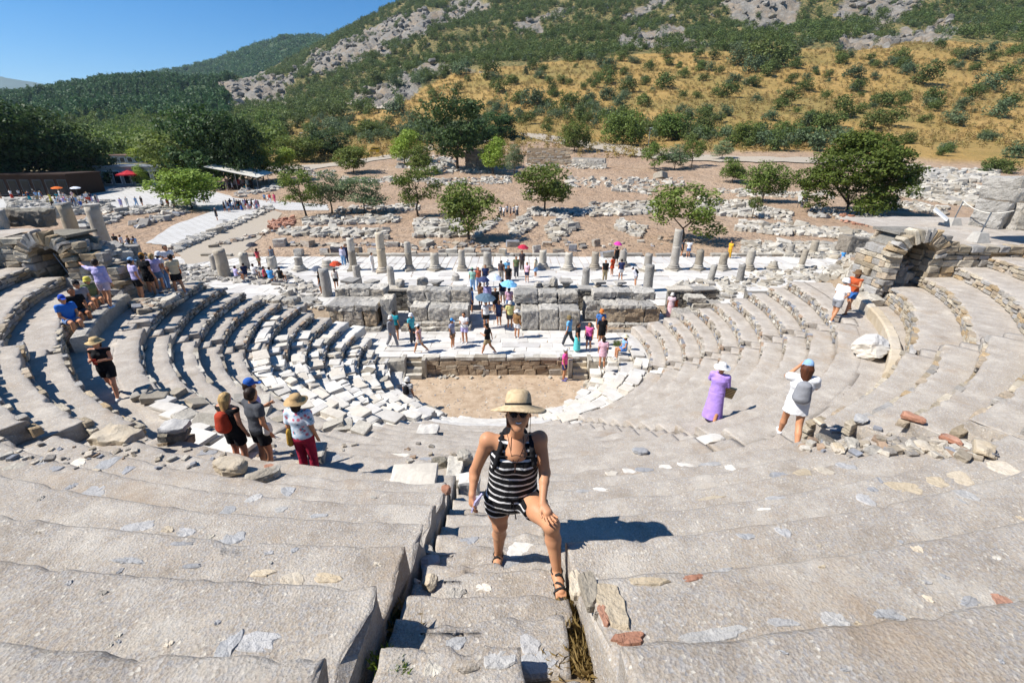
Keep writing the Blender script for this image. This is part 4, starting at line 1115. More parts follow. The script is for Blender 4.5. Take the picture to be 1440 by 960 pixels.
# named trees of the excavated square: foot x, foot y, top y, crown width
for a in [(432,306,238,52,'airy','slim leaning tree at the left end of the olive row, foot beside the path',.45,-.25),
 (467,300,240,56,'olive','fuller grey green olive in the middle of the left row of three',.3),
 (513,300,248,58,'olive','silvery olive at the right of the left row of three',.32),
 (588,304,233,60,'airy','tree with a bent trunk between the olive row and the broad dark tree',.38,.1),
 (659,337,257,76,'round','dense green tree with dark trunk just behind the rubble left of centre',.3),
 (766,300,231,72,'broad','spreading tree on a forked trunk among the rubble at centre',.36),
 (958,338,258,96,'airy','straggly tree with several stems behind the tallest column',.24),
 (1072,284,228,58,'round','round tree with a clear trunk left of the big pine',.3),
 (1030,259,222,34,'broad','small round tree standing behind the round one left of the pine',.3),
 (1058,307,276,20,'airy','sapling among the rubble left of the pine',.5),
 (1190,300,186,134,'pine','very large spreading pine shading the right of the square',.13),
 (271,293,237,84,'light','broad bright green tree standing on the plaza paving at left',.3),
 (643,240,134,84,'tall','tallest plane tree standing alone behind the square',.3),
 (693,246,193,38,'light','small light green tree right of the tall plane tree',.3),
 (724,250,203,26,'olive','small pale tree in front of the low brick wall',.4),
 (570,232,183,44,'light','light green tree left of the tall plane tree',.25),
 (590,245,202,36,'broad','small dark tree left of the ruined corner',.3),
 (497,243,205,48,'broad','bushy tree beside the path above the olive row',.25),
 (808,213,170,42,'round','round dark tree on the mound behind the brick wall',.2),
 (874,205,155,56,'round','large rounded stone pine left of two on the slope road',.12),
 (942,198,156,52,'round','large rounded stone pine right of two on the slope road',.12),
 (920,240,200,38,'airy','leftmost of the small dusty trees below the slope road',.3),
 (948,240,203,34,'olive','middle one of the small dusty trees below the slope road',.3),
 (972,236,196,34,'airy','right one of the small dusty trees below the slope road',.3),
 (522,195,170,38,'round','neat round tree on the yellow grass at left of the slope',.15),
 (1047,206,170,40,'round','green stone pine at the roadside right of centre',.15),
 (1015,225,198,26,'olive','little dusty tree on the yellow verge right of centre',.3)]:
    tree(a[0],a[1],a[2],a[3],a[4],a[5],a[6],a[7] if len(a)>7 else 0)
# groves at the left, behind the plaza
for a in [(300,262,150,95,'dark','huge dark evergreen behind the canopy stall',.15,None),
 (265,262,186,90,'broad','wide leafy tree behind the bright tree on the plaza',.15,None),
 (345,262,165,60,'dark','dark tall tree right of the huge evergreen',.2,None),
 (240,255,196,60,'light','light green tree beside the pale kiosk building',.2,None),
 (206,262,232,24,'light','small yellow green tree between the two red parasols',.2,None),
 (370,255,207,36,'light','pale young tree right of the canopy stall',.3,None),
 (404,256,208,38,'light','pale leafy tree further right of the canopy stall',.3,None),
 (35,268,140,120,'dark','leftmost big dark tree shading the queue',.12,None),
 (-40,272,150,120,'dark','big dark tree at the very edge of the picture',.12,None),
 (85,262,152,95,'dark','second big dark tree from the left edge',.15,None),
 (130,262,190,66,'dark','dark bushy tree right of the second big dark tree',.15,None),
 (118,266,236,34,'broad','low rounded green tree in front of the dark grove',.1,None),
 (185,222,196,46,'broad','low green tree behind the long pale roof',.15,None),
 (460,222,186,64,'dark','dark low grove tree left of the parked car',.12,None),
 (428,228,192,50,'broad','shaded grove tree beside the ruined mound',.12,None),
 (700,196,158,54,'dark','dense dark tree right of the tall plane tree crown',.12,None),
 (672,206,168,50,'dark','dark tree directly behind the tall plane tree',.12,None),
 (1130,205,178,26,'dark','small dark cypress like tree left of the pine top',.1,None)]:
    tree(a[0],a[1],a[2],a[3],a[4],a[5],a[6],0)
# shrubs on the golden slope: one object each
SH=[(1060,122,20),(1104,148,30),(1130,128,24),(1163,110,14),(1197,110,26),(1210,128,36),(1245,95,36),(1262,88,22),(1236,150,28),(1283,150,46),(1310,150,30),(1350,155,24),(1297,120,34),(1347,98,16),(1388,130,34),(1415,112,30),(1430,75,16),(1385,195,40),(1285,202,38),(1337,213,44),(1398,240,50),(1430,222,30),(1005,85,18),(1065,100,70),(1090,90,36),(1040,78,30),(1110,82,24),(1180,82,14),(1195,82,14),
 (1020,138,28),(1065,145,16),(1095,155,20),(1120,160,12),(1185,165,34),(1250,178,30),(1150,180,60),(985,170,40),(1010,165,44),(975,195,50),(1000,190,60),(935,125,26),(960,110,18),(940,92,14),(912,100,16),(858,98,22),(846,95,16),(877,105,14),(800,120,12),(840,113,14),(855,118,24),(880,130,26),(790,118,18),(764,103,14),(728,145,22),(700,130,24),(716,120,20),(690,112,30),(760,110,18),(748,150,34),(772,150,36),(800,150,30),(830,145,20),(855,140,22),(905,150,26),(810,168,44),(850,165,20),(690,150,14),(665,165,24),(640,145,14),(610,140,20),(590,120,26),(620,108,40),(650,105,30),(600,112,20),(560,125,24),(530,122,26),(515,135,16),(505,160,26),(480,172,30),(465,160,20),(450,165,18),(555,165,30),(578,172,24),(520,162,20),(545,180,18),(420,180,24),(405,190,20),(475,190,34),(440,196,26),(1340,175,30),(1420,150,26),(1400,165,30),(1370,140,24),(1225,182,30),(1320,68,18),(1390,75,20),(1360,85,26),(925,180,40),(880,175,30),(870,150,20),(1120,190,60),(1085,200,60),(1050,205,50),(1150,205,40),(740,175,24),(770,185,16),(600,180,20),(625,185,30),(585,188,24),(1160,140,16),(1080,170,20),(1210,160,18),(1270,105,14),(1230,112,14),(1145,100,12),(1010,105,16),(960,140,16),(905,115,12)]
for i in range(110):
    x=random.uniform(400,1440); y=np.interp(x,GOLD_X,GOLD_Y)+abs(random.gauss(0,1))*45+6
    if y<200: SH.append((x,y,random.uniform(7,20)))
lab_s=['rounded dark green shrub among the dry grass of the slope','grey green shrub among the dry grass of the slope']
S2=[]
for (x,y,w_) in SH:
    if w_>34:
        for q in range(int(w_/11)): S2.append((x+random.gauss(0,w_*.3),y+random.gauss(0,w_*.1),w_*random.uniform(.3,.55)))
    else: S2.append((x,y,w_))
for (x,y,w_) in S2[:296]:
    p=hit(x,y,110,900); 
    if p.y>1000: continue
    Z=p.y*cP+(EYE-p.z)*sP; W=w_/FPX*Z; k='bush' if random.random()<.68 else 'bushgrey'
    shrub(p,W,W*random.uniform(.6,.85),k,lab_s[0 if k=='bush' else 1],'shrubs on the golden slope')
# the great mass of scrub: instances on points, one stuff object per kind
def instance_mass(name,pts,scales,src,kindlabel,zrot=True,label=None,cat=None):
    pts=np.asarray(pts,np.float32); me=bpy.data.meshes.new(name); me.vertices.add(len(pts)); me.vertices.foreach_set('co',pts.ravel())
    a=me.attributes.new('sc','FLOAT','POINT'); a.data.foreach_set('value',np.asarray(scales,np.float32))
    o=tag(obj(name,me),label,cat,kind='stuff')
    ng=bpy.data.node_groups.new(name,'GeometryNodeTree'); ng.interface.new_socket('Geometry',in_out='INPUT',socket_type='NodeSocketGeometry'); ng.interface.new_socket('Geometry',in_out='OUTPUT',socket_type='NodeSocketGeometry')
    N=ng.nodes; gi=N.new('NodeGroupInput'); go=N.new('NodeGroupOutput'); ip=N.new('GeometryNodeInstanceOnPoints'); mp=N.new('GeometryNodeMeshToPoints')
    col=bpy.data.collections.new(name+'_src')
    for i,m in enumerate(src): so_=bpy.data.objects.new(name+'_piece',m); col.objects.link(so_)
    ci=N.new('GeometryNodeCollectionInfo'); ci.inputs[0].default_value=col; ci.inputs['Separate Children'].default_value=True; ci.inputs['Reset Children'].default_value=True
    na=N.new('GeometryNodeInputNamedAttribute'); na.data_type='FLOAT'; na.inputs[0].default_value='sc'
    rv=N.new('FunctionNodeRandomValue'); rv.data_type='FLOAT_VECTOR'; rv.inputs[0].default_value=(-.12,-.12,0); rv.inputs[1].default_value=(.12,.12,6.28)
    L=ng.links; L.new(gi.outputs[0],mp.inputs[0]); L.new(mp.outputs[0],ip.inputs['Points']); L.new(ci.outputs[0],ip.inputs['Instance']); ip.inputs['Pick Instance'].default_value=True
    L.new(na.outputs[0],ip.inputs['Scale']); L.new(rv.outputs[0],ip.inputs['Rotation'])
    L.new(ip.outputs[0],go.inputs[0])
    md=o.modifiers.new('scatter','NODES'); md.node_group=ng; return o
def massmesh(seed,n,leaf,mat,nl=7,tall=False):
    if tall: L=[(0,0,.15+.8*i/7,.24*(1-.8*i/8)) for i in range(8)]
    else: L=[(l[0],l[1],l[2]*.6,l[3]) for l in lobeset(seed,nl,.33,.18,.28,.05,.6)]
    return crown_mesh('clump',seed,L,n,leaf,mat,squash=.8,tall_keep=tall)
def region_points(n,pred,smin,smax,box):
    """points scattered evenly over the land inside x/y bounds where pred(px,py,x,y) holds"""
    out=[];sc=[]
    while len(out)<n:
        m=20000; x=rng.uniform(box[0],box[1],m); D=rng.uniform(box[2],box[3],m)
        z=ground(x,D); px,py=proj(x,D,z); k=pred(px,py,x,D)&(px>-60)&(px<1500)&(py>-60)
        P=np.stack([x,D,z],-1)[k]; out.extend(P.tolist())
        if k.sum()==0: break
    out=np.array(out[:n]); sc=rng.uniform(smin,smax,len(out)); return out,sc
def scrub_pred(px,py,x,D):
    wob=fbm(np.stack([x,D,0*x],-1)/30,3,60)*8; P=np.stack([x,D,0*x],-1)
    dens=fbm(P/26,3,77)*.5+.5+.25*fbm(P/9,2,78)
    above=(py+wob<np.interp(px,GOLD_X,GOLD_Y))|(px<400)
    rk=rockmask_xy(x,D)>0
    return above&(D<1500)&np.where(rk,dens>.68,dens>.34)&~((px<330)&(D<1500))
pts,sc=region_points(9500,scrub_pred,3.,8.5,(-450,1150,330,1000))
instance_mass('hillside_scrub',pts,sc,[massmesh(i,170,.085,M['scrub']) for i in range(4)],None)
pts,sc=region_points(4500,lambda px,py,x,D:scrub_pred(px,py,x,D)&(px<900),4.,9,(-500,600,900,1400))
instance_mass('far_hillside_scrub',pts,sc,[massmesh(9+i,90,.12,M['scrub']) for i in range(3)],None)
pts,sc=region_points(2600,lambda px,py,x,D:scrub_pred(px,py,x,D),3.,6,(-350,1150,330,950))
instance_mass('grey_scrub',pts,sc,[massmesh(19+i,130,.1,M['scrub_grey']) for i in range(3)],None)
# pine forest on the far ridges
def for_pred(px,py,x,D):
    rk=rockmask_xy(x,D)>0
    P=np.stack([x,D,0*x],-1); return (px<470)&~rk&((D>1400)|(px<330))&(D<3000)&(fbm(P/60,3,90)>-.28)
pts,sc=region_points(9000,for_pred,8,14,(-1500,-150,480,1500))
instance_mass('pine_forest',pts,sc,[massmesh(29+i,110,.1,M['leaf_forest'],tall=True) for i in range(3)],None)
pts,sc=region_points(7000,for_pred,11,20,(-2700,-300,1500,2500))
instance_mass('far_pine_forest',pts,sc,[massmesh(39+i,70,.14,M['leaf_forest']) for i in range(3)],None)
# mixed thicket between plaza and hills
pts,sc=region_points(1500,lambda px,py,x,D:(px<400)&(D<520),5,10,(-900,-60,175,520))
instance_mass('valley_thicket',pts,sc,[massmesh(49+i,200,.08,M['leaf']) for i in range(3)],None)
# low grey green scrub along the road at the foot of the slope
def belt(px,py,x,D):
    P=np.stack([x,D,0*x],-1); c=np.interp(px,[450,640,700,800,900,1000,1100,1250,1440],[182,196,150,160,180,195,205,215,225])
    return (px>430)&(np.abs(py-c+fbm(P/20,2,91)*10)<12)&(fbm(P/12,2,92)>-.05)&(D<430)
pts,sc=region_points(420,belt,2.5,6,(-150,420,150,420))
instance_mass('roadside_scrub',pts,sc,[massmesh(59+i,260,.07,M['scrub_grey']) for i in range(2)]+[massmesh(63,260,.07,M['scrub'])],None)
# slope grass tussocks give the gold field its grain
def gold_pred(px,py,x,D): return (py>np.interp(px,GOLD_X,GOLD_Y)+3)&(px>400)&(D>150)
pts,sc=region_points(9000,gold_pred,.8,2.2,(-160,560,150,480))
instance_mass('dry_grass',pts,sc,[massmesh(69+i,40,.16,M['dry']) for i in range(2)],None)

def crag_pred(px,py,x,D): return (rockmask_xy(x,D)>0)
pts,sc=region_points(1100,crag_pred,3.,10,(-450,1100,330,1300))
instance_mass('crag_rocks',pts,sc,[mesh('crag_rock',rock_hd(90+i,7,.12,16)[0]*np.array([1,1,.8]),rock_hd(90+i,7,.12,16)[1],M['crag']) for i in range(4)],None)
pts,sc=region_points(500,lambda px,py,x,D:scrub_pred(px,py,x,D),2.,5,(-350,1150,330,1000))
instance_mass('hillside_rocks',pts,sc,[mesh('crag_rock',rock_hd(96+i,6,.12,14)[0]*np.array([1,1,.7]),rock_hd(96+i,6,.12,14)[1],M['crag']) for i in range(3)],None)
# ---------------- the excavated square behind the colonnade ----------------
def pile(px0,py0,px1,py1,w_,n,size,label,mt='marble_o',group=None,cat='rubble'):
    dx,dy=px1-px0,py1-py0; L=math.hypot(dx,dy); nx,ny=-dy/L*w_/2,dx/L*w_/2
    return scatter([(px0+nx,py0+ny),(px1+nx,py1+ny),(px1-nx,py1-ny),(px0-nx,py0-ny)],int(n*1.6),size*.68,M[mt],'rubble_row',label,cat,atg,tilt=.2,flat=.5,bury=.15)
pile(395,326,545,331,12,170,.75,'front one of the two white rubble rows beneath the olive trees')
pile(428,312,562,309,10,150,.8,'rear one of the two rubble rows beneath the olive trees')
pile(470,296,590,292,9,80,.8,'shadowed rubble row in the shade of the olives','greystone')
pile(585,322,652,322,24,150,.9,'heap of white blocks left of the dense green tree')
pile(664,333,703,306,9,50,.7,'diagonal line of stones right of the dense green tree')
pile(718,326,748,312,22,60,.75,'small patch of stacked stones, left of two at the centre')
pile(772,330,804,312,26,80,.8,'small patch of stacked stones, right of two at the centre')
pile(868,315,905,328,16,60,.8,'scattered white stones left of the straggly tree')
pile(740,299,830,299,10,110,.8,'row of stones in the shade of the spreading tree','greystone')
pile(830,296,925,292,18,220,.9,'widest white rubble row right of the spreading tree')
pile(980,290,1060,296,22,190,.9,'broad white rubble row behind the sapling')
pile(1060,296,1112,306,16,90,.8,'tail of white rubble right of the sapling')
pile(795,258,960,258,14,150,1.,'long ruined wall line in the middle distance')
pile(860,265,920,272,8,50,1.,'short rubble tail below the long ruined wall line')
pile(740,271,800,271,5,40,.9,'thin line of stones far behind the spreading tree')
pile(480,256,600,254,6,110,1.,'far wall line left of the dense green tree')
pile(600,258,720,254,10,140,1.,'far wall line right of the dense green tree')
pile(640,240,690,240,8,70,1.1,'rubble at the foot of the tallest plane tree')
pile(740,232,850,234,10,170,1.,'white blocks at the foot of the low brick wall','marble_o')
pile(1010,270,1060,272,8,60,.9,'rubble row between the small round tree and the pine')
pile(1040,274,1170,276,8,110,.9,'rubble row behind the round tree left of the pine')
pile(1040,318,1110,326,14,120,.8,'left part of the rubble row in front of the pine')
pile(1100,322,1215,334,12,150,.8,'right part of the rubble row in front of the pine')
pile(1045,348,1120,352,18,160,.6,'white fragments at the right end of the colonnade')
pile(1120,352,1262,354,22,330,.6,'wide spread of white fragments behind the right end of the colonnade')
pile(1138,298,1262,312,14,90,.8,'broken blocks in the shade of the pine','greystone')
pile(1235,286,1330,298,12,100,.8,'rubble row right of the pine')
pile(1262,262,1375,278,30,420,1.2,'large sunlit white ruin field right of the pine')
pile(1270,245,1400,250,18,200,1.5,'upper edge of the white ruin field at right','greystone')
pile(390,240,470,246,10,70,1.1,'shaded rubble on the mound above the olives','greystone')
pile(560,226,640,236,22,150,1.4,'grey ruined corner with fallen blocks left of the tall plane tree','greystone')
pile(10,288,120,280,12,160,.7,'grey rubble line beyond the left arch','greystone')
pile(80,296,160,290,18,130,.8,'grey rubble behind the two tan columns','greystone')
pile(165,300,275,288,10,160,.8,'rubble line along the near edge of the plaza','greystone')
pile(110,318,170,306,12,100,.8,'low rubble wall right of the two tan columns','greystone')
pile(190,318,262,296,9,90,.9,'line of rough kerb blocks along the left side of the sloping street','rubble')
pile(246,352,384,292,7,220,.7,'dark stone edge along the right side of the sloping street','greystone')
pile(300,346,395,322,5,30,.6,'few low stones beside the sloping street','rubble')
pile(380,318,414,310,12,70,.6,'heap of red brown bricks beside the first rubble row','redstone')
pile(1180,308,1220,314,9,34,.6,'reddish brick stones lying below the pine','redstone')
pile(330,275,400,262,8,60,1.0,'shaded blocks beside the canopy stall','greystone')
pile(395,345,560,344,3,60,.5,'thin line of stones on the bare earth before the rubble rows','rubble')
pile(560,345,600,352,3,20,.5,'few stones on the earth left of centre','rubble')
pile(780,345,1010,338,14,26,.4,'small stones strewn on the bare earth right of centre','rubble')
pile(600,345,700,348,10,30,.4,'small stones strewn below the dense green tree','rubble')
# squared blocks along the back edge of the colonnade, each a thing
x=395; i=0
while x<875:
    w_=random.uniform(9,20); pb=random.uniform(352,361) if random.random()<.8 else 346
    p=at_z(x,pb,0.); s=w_/FPX*(p.y*cP+4)
    mt=random.choice(['marble_o','greystone','rubble','brownstone'])
    o=block(p.x,p.y,-.08,(s,s*random.uniform(.5,.9),random.uniform(.45,.85)),random.gauss(0,.35),M[mt],None,'stone_block',.06,.06,(6,5,5))
    tag(o,'squared weathered block lying on the earth along the back of the colonnade','block','blocks along the back of the colonnade'); x+=w_*random.uniform(1.0,1.8); i+=1
for (x,pb,w_,h_,l) in [(388,362,18,.3,'low'),(430,362,16,.3,'low')]: pass
# back step of the colonnade
T=tag(obj('colonnade_step',None),kind='structure'); x=-30
while x<31:
    w_=random.uniform(1.,2.); 
    if random.random()<.88: rockobj('step_block',M['marble_o'],(x+w_/2,43.6+random.uniform(-.05,.05),.08),(w_*.98,.5,.32),random.gauss(0,.01),T,.01,SLAB,'st')
    x+=w_
# plaza, street and gravel apron, white marble
def flat_px(name,pix,mat,dz,n=8,amp=.15):
    pts=[]
    for i,(a,b) in enumerate(pix):
        c,d=pix[(i+1)%len(pix)]
        for k in range(n):
            t=k/n; q=atg(a+(c-a)*t,b+(d-b)*t); pts.append((q.x+random.uniform(-amp,amp),q.y+random.uniform(-amp,amp)))
    bm=bmesh.new(); bm.faces.new([bm.verts.new((x,y,0)) for x,y in pts]); bmesh.ops.triangulate(bm,faces=bm.faces[:])
    bmesh.ops.subdivide_edges(bm,edges=bm.edges[:],cuts=3,use_grid_fill=True)
    for v in bm.verts: v.co.z=float(ground(v.co.x,v.co.y))+dz if v.co.y>60 else dz
    bmesh.ops.recalc_face_normals(bm,faces=bm.faces[:])
    if sum(f.normal.z for f in bm.faces)<0: bmesh.ops.reverse_faces(bm,faces=bm.faces)
    me=bpy.data.meshes.new(name); bm.to_mesh(me); bm.free(); me.materials.append(mat); return tag(obj(name,me),kind='structure')
def pavemat(name,c1,c2,j,scale=.9):
    t=NT(name); p=t.pos(); n=t.noise(.5,4,p); f=t.noise(5,4,p)
    b=t.n('TexBrick'); b.inputs['Scale'].default_value=scale; b.inputs['Mortar Size'].default_value=.025; t.l(p,b.inputs['Vector'])
    b.inputs['Color1'].default_value=col(c1); b.inputs['Color2'].default_value=col(c2); b.inputs['Mortar'].default_value=col(j)
    c=t.mix(t.ramp(n,[(.35,0.),(.7,.5)]),b.outputs['Color'],c2); c=t.mix(t.ramp(f,[(.35,.35),(.5,0.)]),c,j)
    return t.out(c,t.bump(f,.4,.03),.9)
M['plaza']=pavemat('plaza_slabs','#c4c2be','#b7b4ae','#938e86',.35)
M['gravel']=pavemat('gravel_apron','#aea394','#a39887','#978b7a',3.)
flat_px('plaza',[(-120,300),(-120,274),(60,276),(120,264),(180,260),(240,262),(300,270),(330,279),(460,288),(462,296),(400,296),(378,293),(300,295),(262,293),(180,294),(60,298)],M['plaza'],.03)
flat_px('street',[(206,342),(246,346),(380,293),(330,290),(300,297),(240,318)],M['plaza'],.035)
flat_px('gravel_apron',[(262,372),(250,354),(300,330),(385,296),(398,300),(372,330),(345,352),(340,362)],M['gravel'],.02)
flat_px('slope_road',[(728,188),(745,196),(790,204),(862,216),(930,226),(1010,229),(1120,231),(1270,232),(1270,226),(1120,224),(1010,221),(940,216),(880,206),(800,196),(760,190)],M['gravel'],.25,6,.3)
flat_px('upper_path',[(370,242),(450,238),(540,226),(640,206),(700,200),(700,196),(620,202),(530,222),(450,232),(370,236)],M['gravel'],.15,6,.3)
flat_px('hillside_road',[(300,146),(330,150),(420,150),(500,152),(560,158),(560,154),(500,147),(420,145),(330,144)],M['gravel'],1.2,8,1.)
# low brick wall in the middle distance
def far_wall(pxa,pya,pxb,pyb,h,label,mt='brownstone',size=(1.1,.45)):
    a=atg(pxa,pya);b=atg(pxb,pyb); d=b-a; L=math.hypot(d.x,d.y); rz=math.atan2(d.y,d.x); T=thing('ruined_wall',label,'wall',tuple(a))
    m=MB(); m.box((L/2,.5,h/2-.3),(L-.1,.7,h+.3)); o=m.build('wall_core',M[mt],T); T.rotation_euler=(0,0,rz)
    bef=set(bpy.data.objects); masonry(0,L,0,-.3,lambda x:h*(.75+.25*float(fbm(np.array([[x*.5,a.x,0]]),2,3)[0])),M[mt],None,size,.4)
    for o in [o for o in bpy.data.objects if o not in bef]: o.parent=T
far_wall(741,232,800,234,4.6,'low brown masonry wall in the middle distance behind the spreading tree')
far_wall(804,235,850,238,2.6,'broken lower wall right of the brown masonry wall','greystone')
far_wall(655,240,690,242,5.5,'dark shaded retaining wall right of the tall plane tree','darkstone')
# info boards
def sign(px,pb,h,w_,label,mat='#e8e6e2',rz=0):
    p=atg(px,pb); T=thing('information_board',label,'sign',tuple(p),rz)
    b=MB(); b.box((-.35*w_,0,h*.4),(.06,.06,h*.8)); b.build('post',M['metal'],T); b=MB(); b.box((.35*w_,0,h*.4),(.06,.06,h*.8)); b.build('post',M['metal'],T)
    b=MB(); b.box((0,0,0),(w_,.04,h*.5)); b.build('panel',M['white'] if mat else M['white'],T,loc=(0,-.06,h*.72),rot=(-.4,0,0))
def plain(name,c,rough=.6,metal=0.,nscale=8,namt=.12):
    t=NT(name); p=t.objc(); n=t.noise(nscale,4,p); a=col(c); d=tuple(x*.72 for x in a[:3]); cc=t.mix(t.ramp(n,[(.35,0.),(.75,1.)]),c,d)
    t.b.inputs['Metallic'].default_value=metal; return t.out(cc,t.bump(n,.2,.01),rough)
M['metal']=plain('dark_metal','#55585c',.45,.6); M['white']=plain('white_board','#e9e8e5',.6); M['steel']=plain('steel_post','#8f9296',.35,.8)
M['wood']=plain('brown_wood','#3d2c22',.8); M['red']=plain('red_canvas','#b3202e',.8); M['cement']=plain('cement_foot','#b3aea5',.9); M['rope']=plain('pale_rope','#d8d2c6',.9)  # wood brown deepened to stand in for tree shade over the shelter
M['creamwall']=plain('pale_plaster','#a9a8a4',.8,nscale=2); M['glass']=plain('dark_glass','#20262c',.15); M['canvas']=plain('pale_canvas','#d9d3c4',.8); M['tileroof']=plain('metal_roof','#8e9298',.6); M['rusty']=plain('faded_red_roof','#9c7a70',.8)
sign(1126,292,2.0,1.6,'white information board leaning by the round tree near the pine')
sign(257,293,3.2,2.2,'dark information board beside the bright tree on the plaza')
# kiosks and stalls at the left
def building(pxa,pxb,pb,h,depth,label,wall,nwin,roof='tileroof',win_h=.6,doorlike=True,over=.6,frame='white'):
    a=atg(pxa,pb);b=atg(pxb,pb); b=Vector((b.x,a.y,a.z)); L=b.x-a.x; T=thing('kiosk_building',label,'building',(a.x,a.y,a.z))
    m=MB(); m.box((L/2,depth/2,h/2-.2),(L,depth,h+.4)); m.build('wall',M[wall],T)
    m=MB(); m.box((L/2,depth/2-.2,h+.18),(L+over,depth+over,.3)); m.build('roof',M[roof],T)
    for i in range(nwin):
        x=L*(i+.5)/nwin; f=MB(); W=L/nwin*.72; f.box((x,-.03,h*.46),(W,.08,h*.7)); fo_=f.build('window_frame',M[frame],T)
        f=MB(); f.box((x,-.08,h*.46),(W-.3,.06,h*.7-.3)); f.build('pane',M['glass'],fo_)
building(134,232,262,4.2,9,'long pale single storey kiosk building with large windows behind the plaza','creamwall',7)
building(0,104,278,4.2,8,'shade-coloured wooden shelter with a shop front behind the queue at the left edge','wood',6,'wood',frame='metal')
building(196,222,226,3.4,8,'distant flat roofed building behind the pale kiosk','creamwall',3)
building(158,200,230,2.6,8,'distant low building with faded red roof left of the flat roofed one','creamwall',4,'rusty')
def parasol(px,pb,r,h,label):
    p=atg(px,pb); T=thing('parasol',label,'parasol',tuple(p))
    b=MB(); b.tube([(0,0,0),(0,0,h)],.04,6); b.build('pole',M['steel'],T)
    V=[(0,0,h+.1)];n=8
    for k in range(n): a=2*math.pi*(k+.5)/n; V.append((r*math.cos(a),r*math.sin(a),h-.75))
    V+= [(v[0],v[1],v[2]-.25) for v in V[1:]]
    F=[(0,1+k,1+(k+1)%n) for k in range(n)]+[(1+k,9+k,9+(k+1)%n,1+(k+1)%n) for k in range(n)]
    obj('canopy',mesh('canopy',V,F,M['red']),T)
parasol(186,263,2.6,3.6,'red parasol in front of the pale kiosk, left of two'); parasol(229,259,2.4,3.6,'red parasol beside the yellow green tree, right of two')
p=atg(335,268); T=thing('canopy_stall','market stall under a slanting pale canopy at the left','stall',tuple(p))
b=MB(); 
for (x,y) in((-4.5,0),(4.5,0),(-4.5,5),(4.5,5),(0,0)): b.tube([(x,y,0),(x,y,3.4)],.07,6)
b.build('frame',M['steel'],T); b=MB(); b.box((0,2.5,0),(11,7.5,.12)); b.build('canopy',M['canvas'],T,loc=(0,0,3.9),rot=(.08,.2,0))
b=MB(); b.box((-1,1.6,.5),(6.5,1.,1.)); b.build('counter',M['wood'],T)
for i in range(7):
    q=MB(); q.box((-4+i*.9,3.2,1.4),(.5,.25,1.1),jit=.05); q.build('hanging_goods',M[random.choice(['red','rusty','canvas','wood'])],T)
# street lamps
for (px,pb,pt,l) in [(163,224,192,'thin street lamp behind the distant buildings'),(428,222,187,'thin street lamp above the grove'),(911,212,180,'street lamp post on the slope road')]:
    p=atg(px,pb); h=at_d(px,pt,p.y).z-p.z; T=thing('street_lamp',l,'lamp post',tuple(p)); b=MB(); b.tube([(0,0,0),(0,0,h)],[.12,.07],6); b.build('pole',M['steel'],T); b=MB(); b.box((.3,0,h),(.9,.3,.15)); b.build('lamp_head',M['white'],T)
# parked yellow van and car on the upper path
def car(px,pb,label,mat,L=4.2,W=1.8,H=1.5,rz=0):
    p=atg(px,pb); T=thing('parked_car',label,'car',tuple(p),rz)
    prof=[(-L/2,.35),(-L/2,.8),(-L*.42,.95),(-L*.3,H*.97),(L*.18,H),(L*.32,.98),(L*.47,.85),(L/2,.6),(L/2,.35)]
    V=[(x,y,z) for y in(-W/2,W/2) for x,z in prof]; n=len(prof); F=[tuple(range(n)),tuple(range(2*n-1,n-1,-1))]+[(i,i+n,(i+1)%n+n,(i+1)%n) for i in range(n)]
    o=obj('body',mesh('body',V,F,mat),T); recalc(o)
    b=MB(); b.box((-.05*L,0,H*.8),(L*.5,W+.03,.35)); b.build('windows',M['glass'],T)
    for x in(-L*.3,L*.3):
        for y in(-W/2,W/2):
            b=MB(); b.lathe([(.32,-.1),(.34,-.08),(.34,.08),(.32,.1)],12,ax=rot3(math.pi/2,0,0)); b.build('wheel',M['metal'],T,loc=(x,y,.34))
M['yellow']=plain('yellow_paint','#b99a2c',.4); M['orange']=plain('orange_paint','#cc6a1c',.5)
car(530,216,'yellow parked van beside the upper path',M['yellow'],5,2,2.0); car(90,240,'orange vehicle half hidden under the dark trees at left',M['orange'],4.5,2,2.2)
# large blocks on the terraces
def tblock(px,pb,z,size,rz,label,mt='greystone',tilt=.05):
    p=at_z(px,pb,z); V,F=block_hd(int(px),(18,13,13),.07,min(size)*.09,size); tag(obj('stone_block',mesh('stone_block',V,F,M[mt],False),None,(p.x,p.y,z+size[2]*.48),(random.gauss(0,tilt),random.gauss(0,tilt),rz)),label,'block')
tblock(1392,319,6.35,(1.6,1.2,1.4),.5,'big grey block standing on the right terrace, left of the largest one')
tblock(1440,322,6.35,(1.9,1.4,1.6),-.2,'largest grey block at the right end of the right terrace')
tblock(1432,283,7.9,(2.2,1.3,.9),.1,'grey block lying on top of the two big terrace blocks')
tblock(1206,355,1.6,(3.2,1.4,1.3),.1,'long dark grey block beyond the right hand walkway','darkstone')
tblock(1240,352,1.8,(2.4,1.3,1.2),-.3,'pale grey block right of the long dark one')
tblock(1407,250,2.,(4,3,2.2),.7,'tilted dark slab in the ruin field at far right','darkstone')
tblock(38,316,6.62,(2.1,.7,.7),.12,'long dark lintel block lying on the left terrace','darkstone')
tblock(-8,322,6.62,(.9,.8,.85),.5,'upright grey block left of the long dark lintel')
tblock(70,308,6.5,(.7,.6,.6),.2,'pale block at the right end of the dark lintel','greystone')
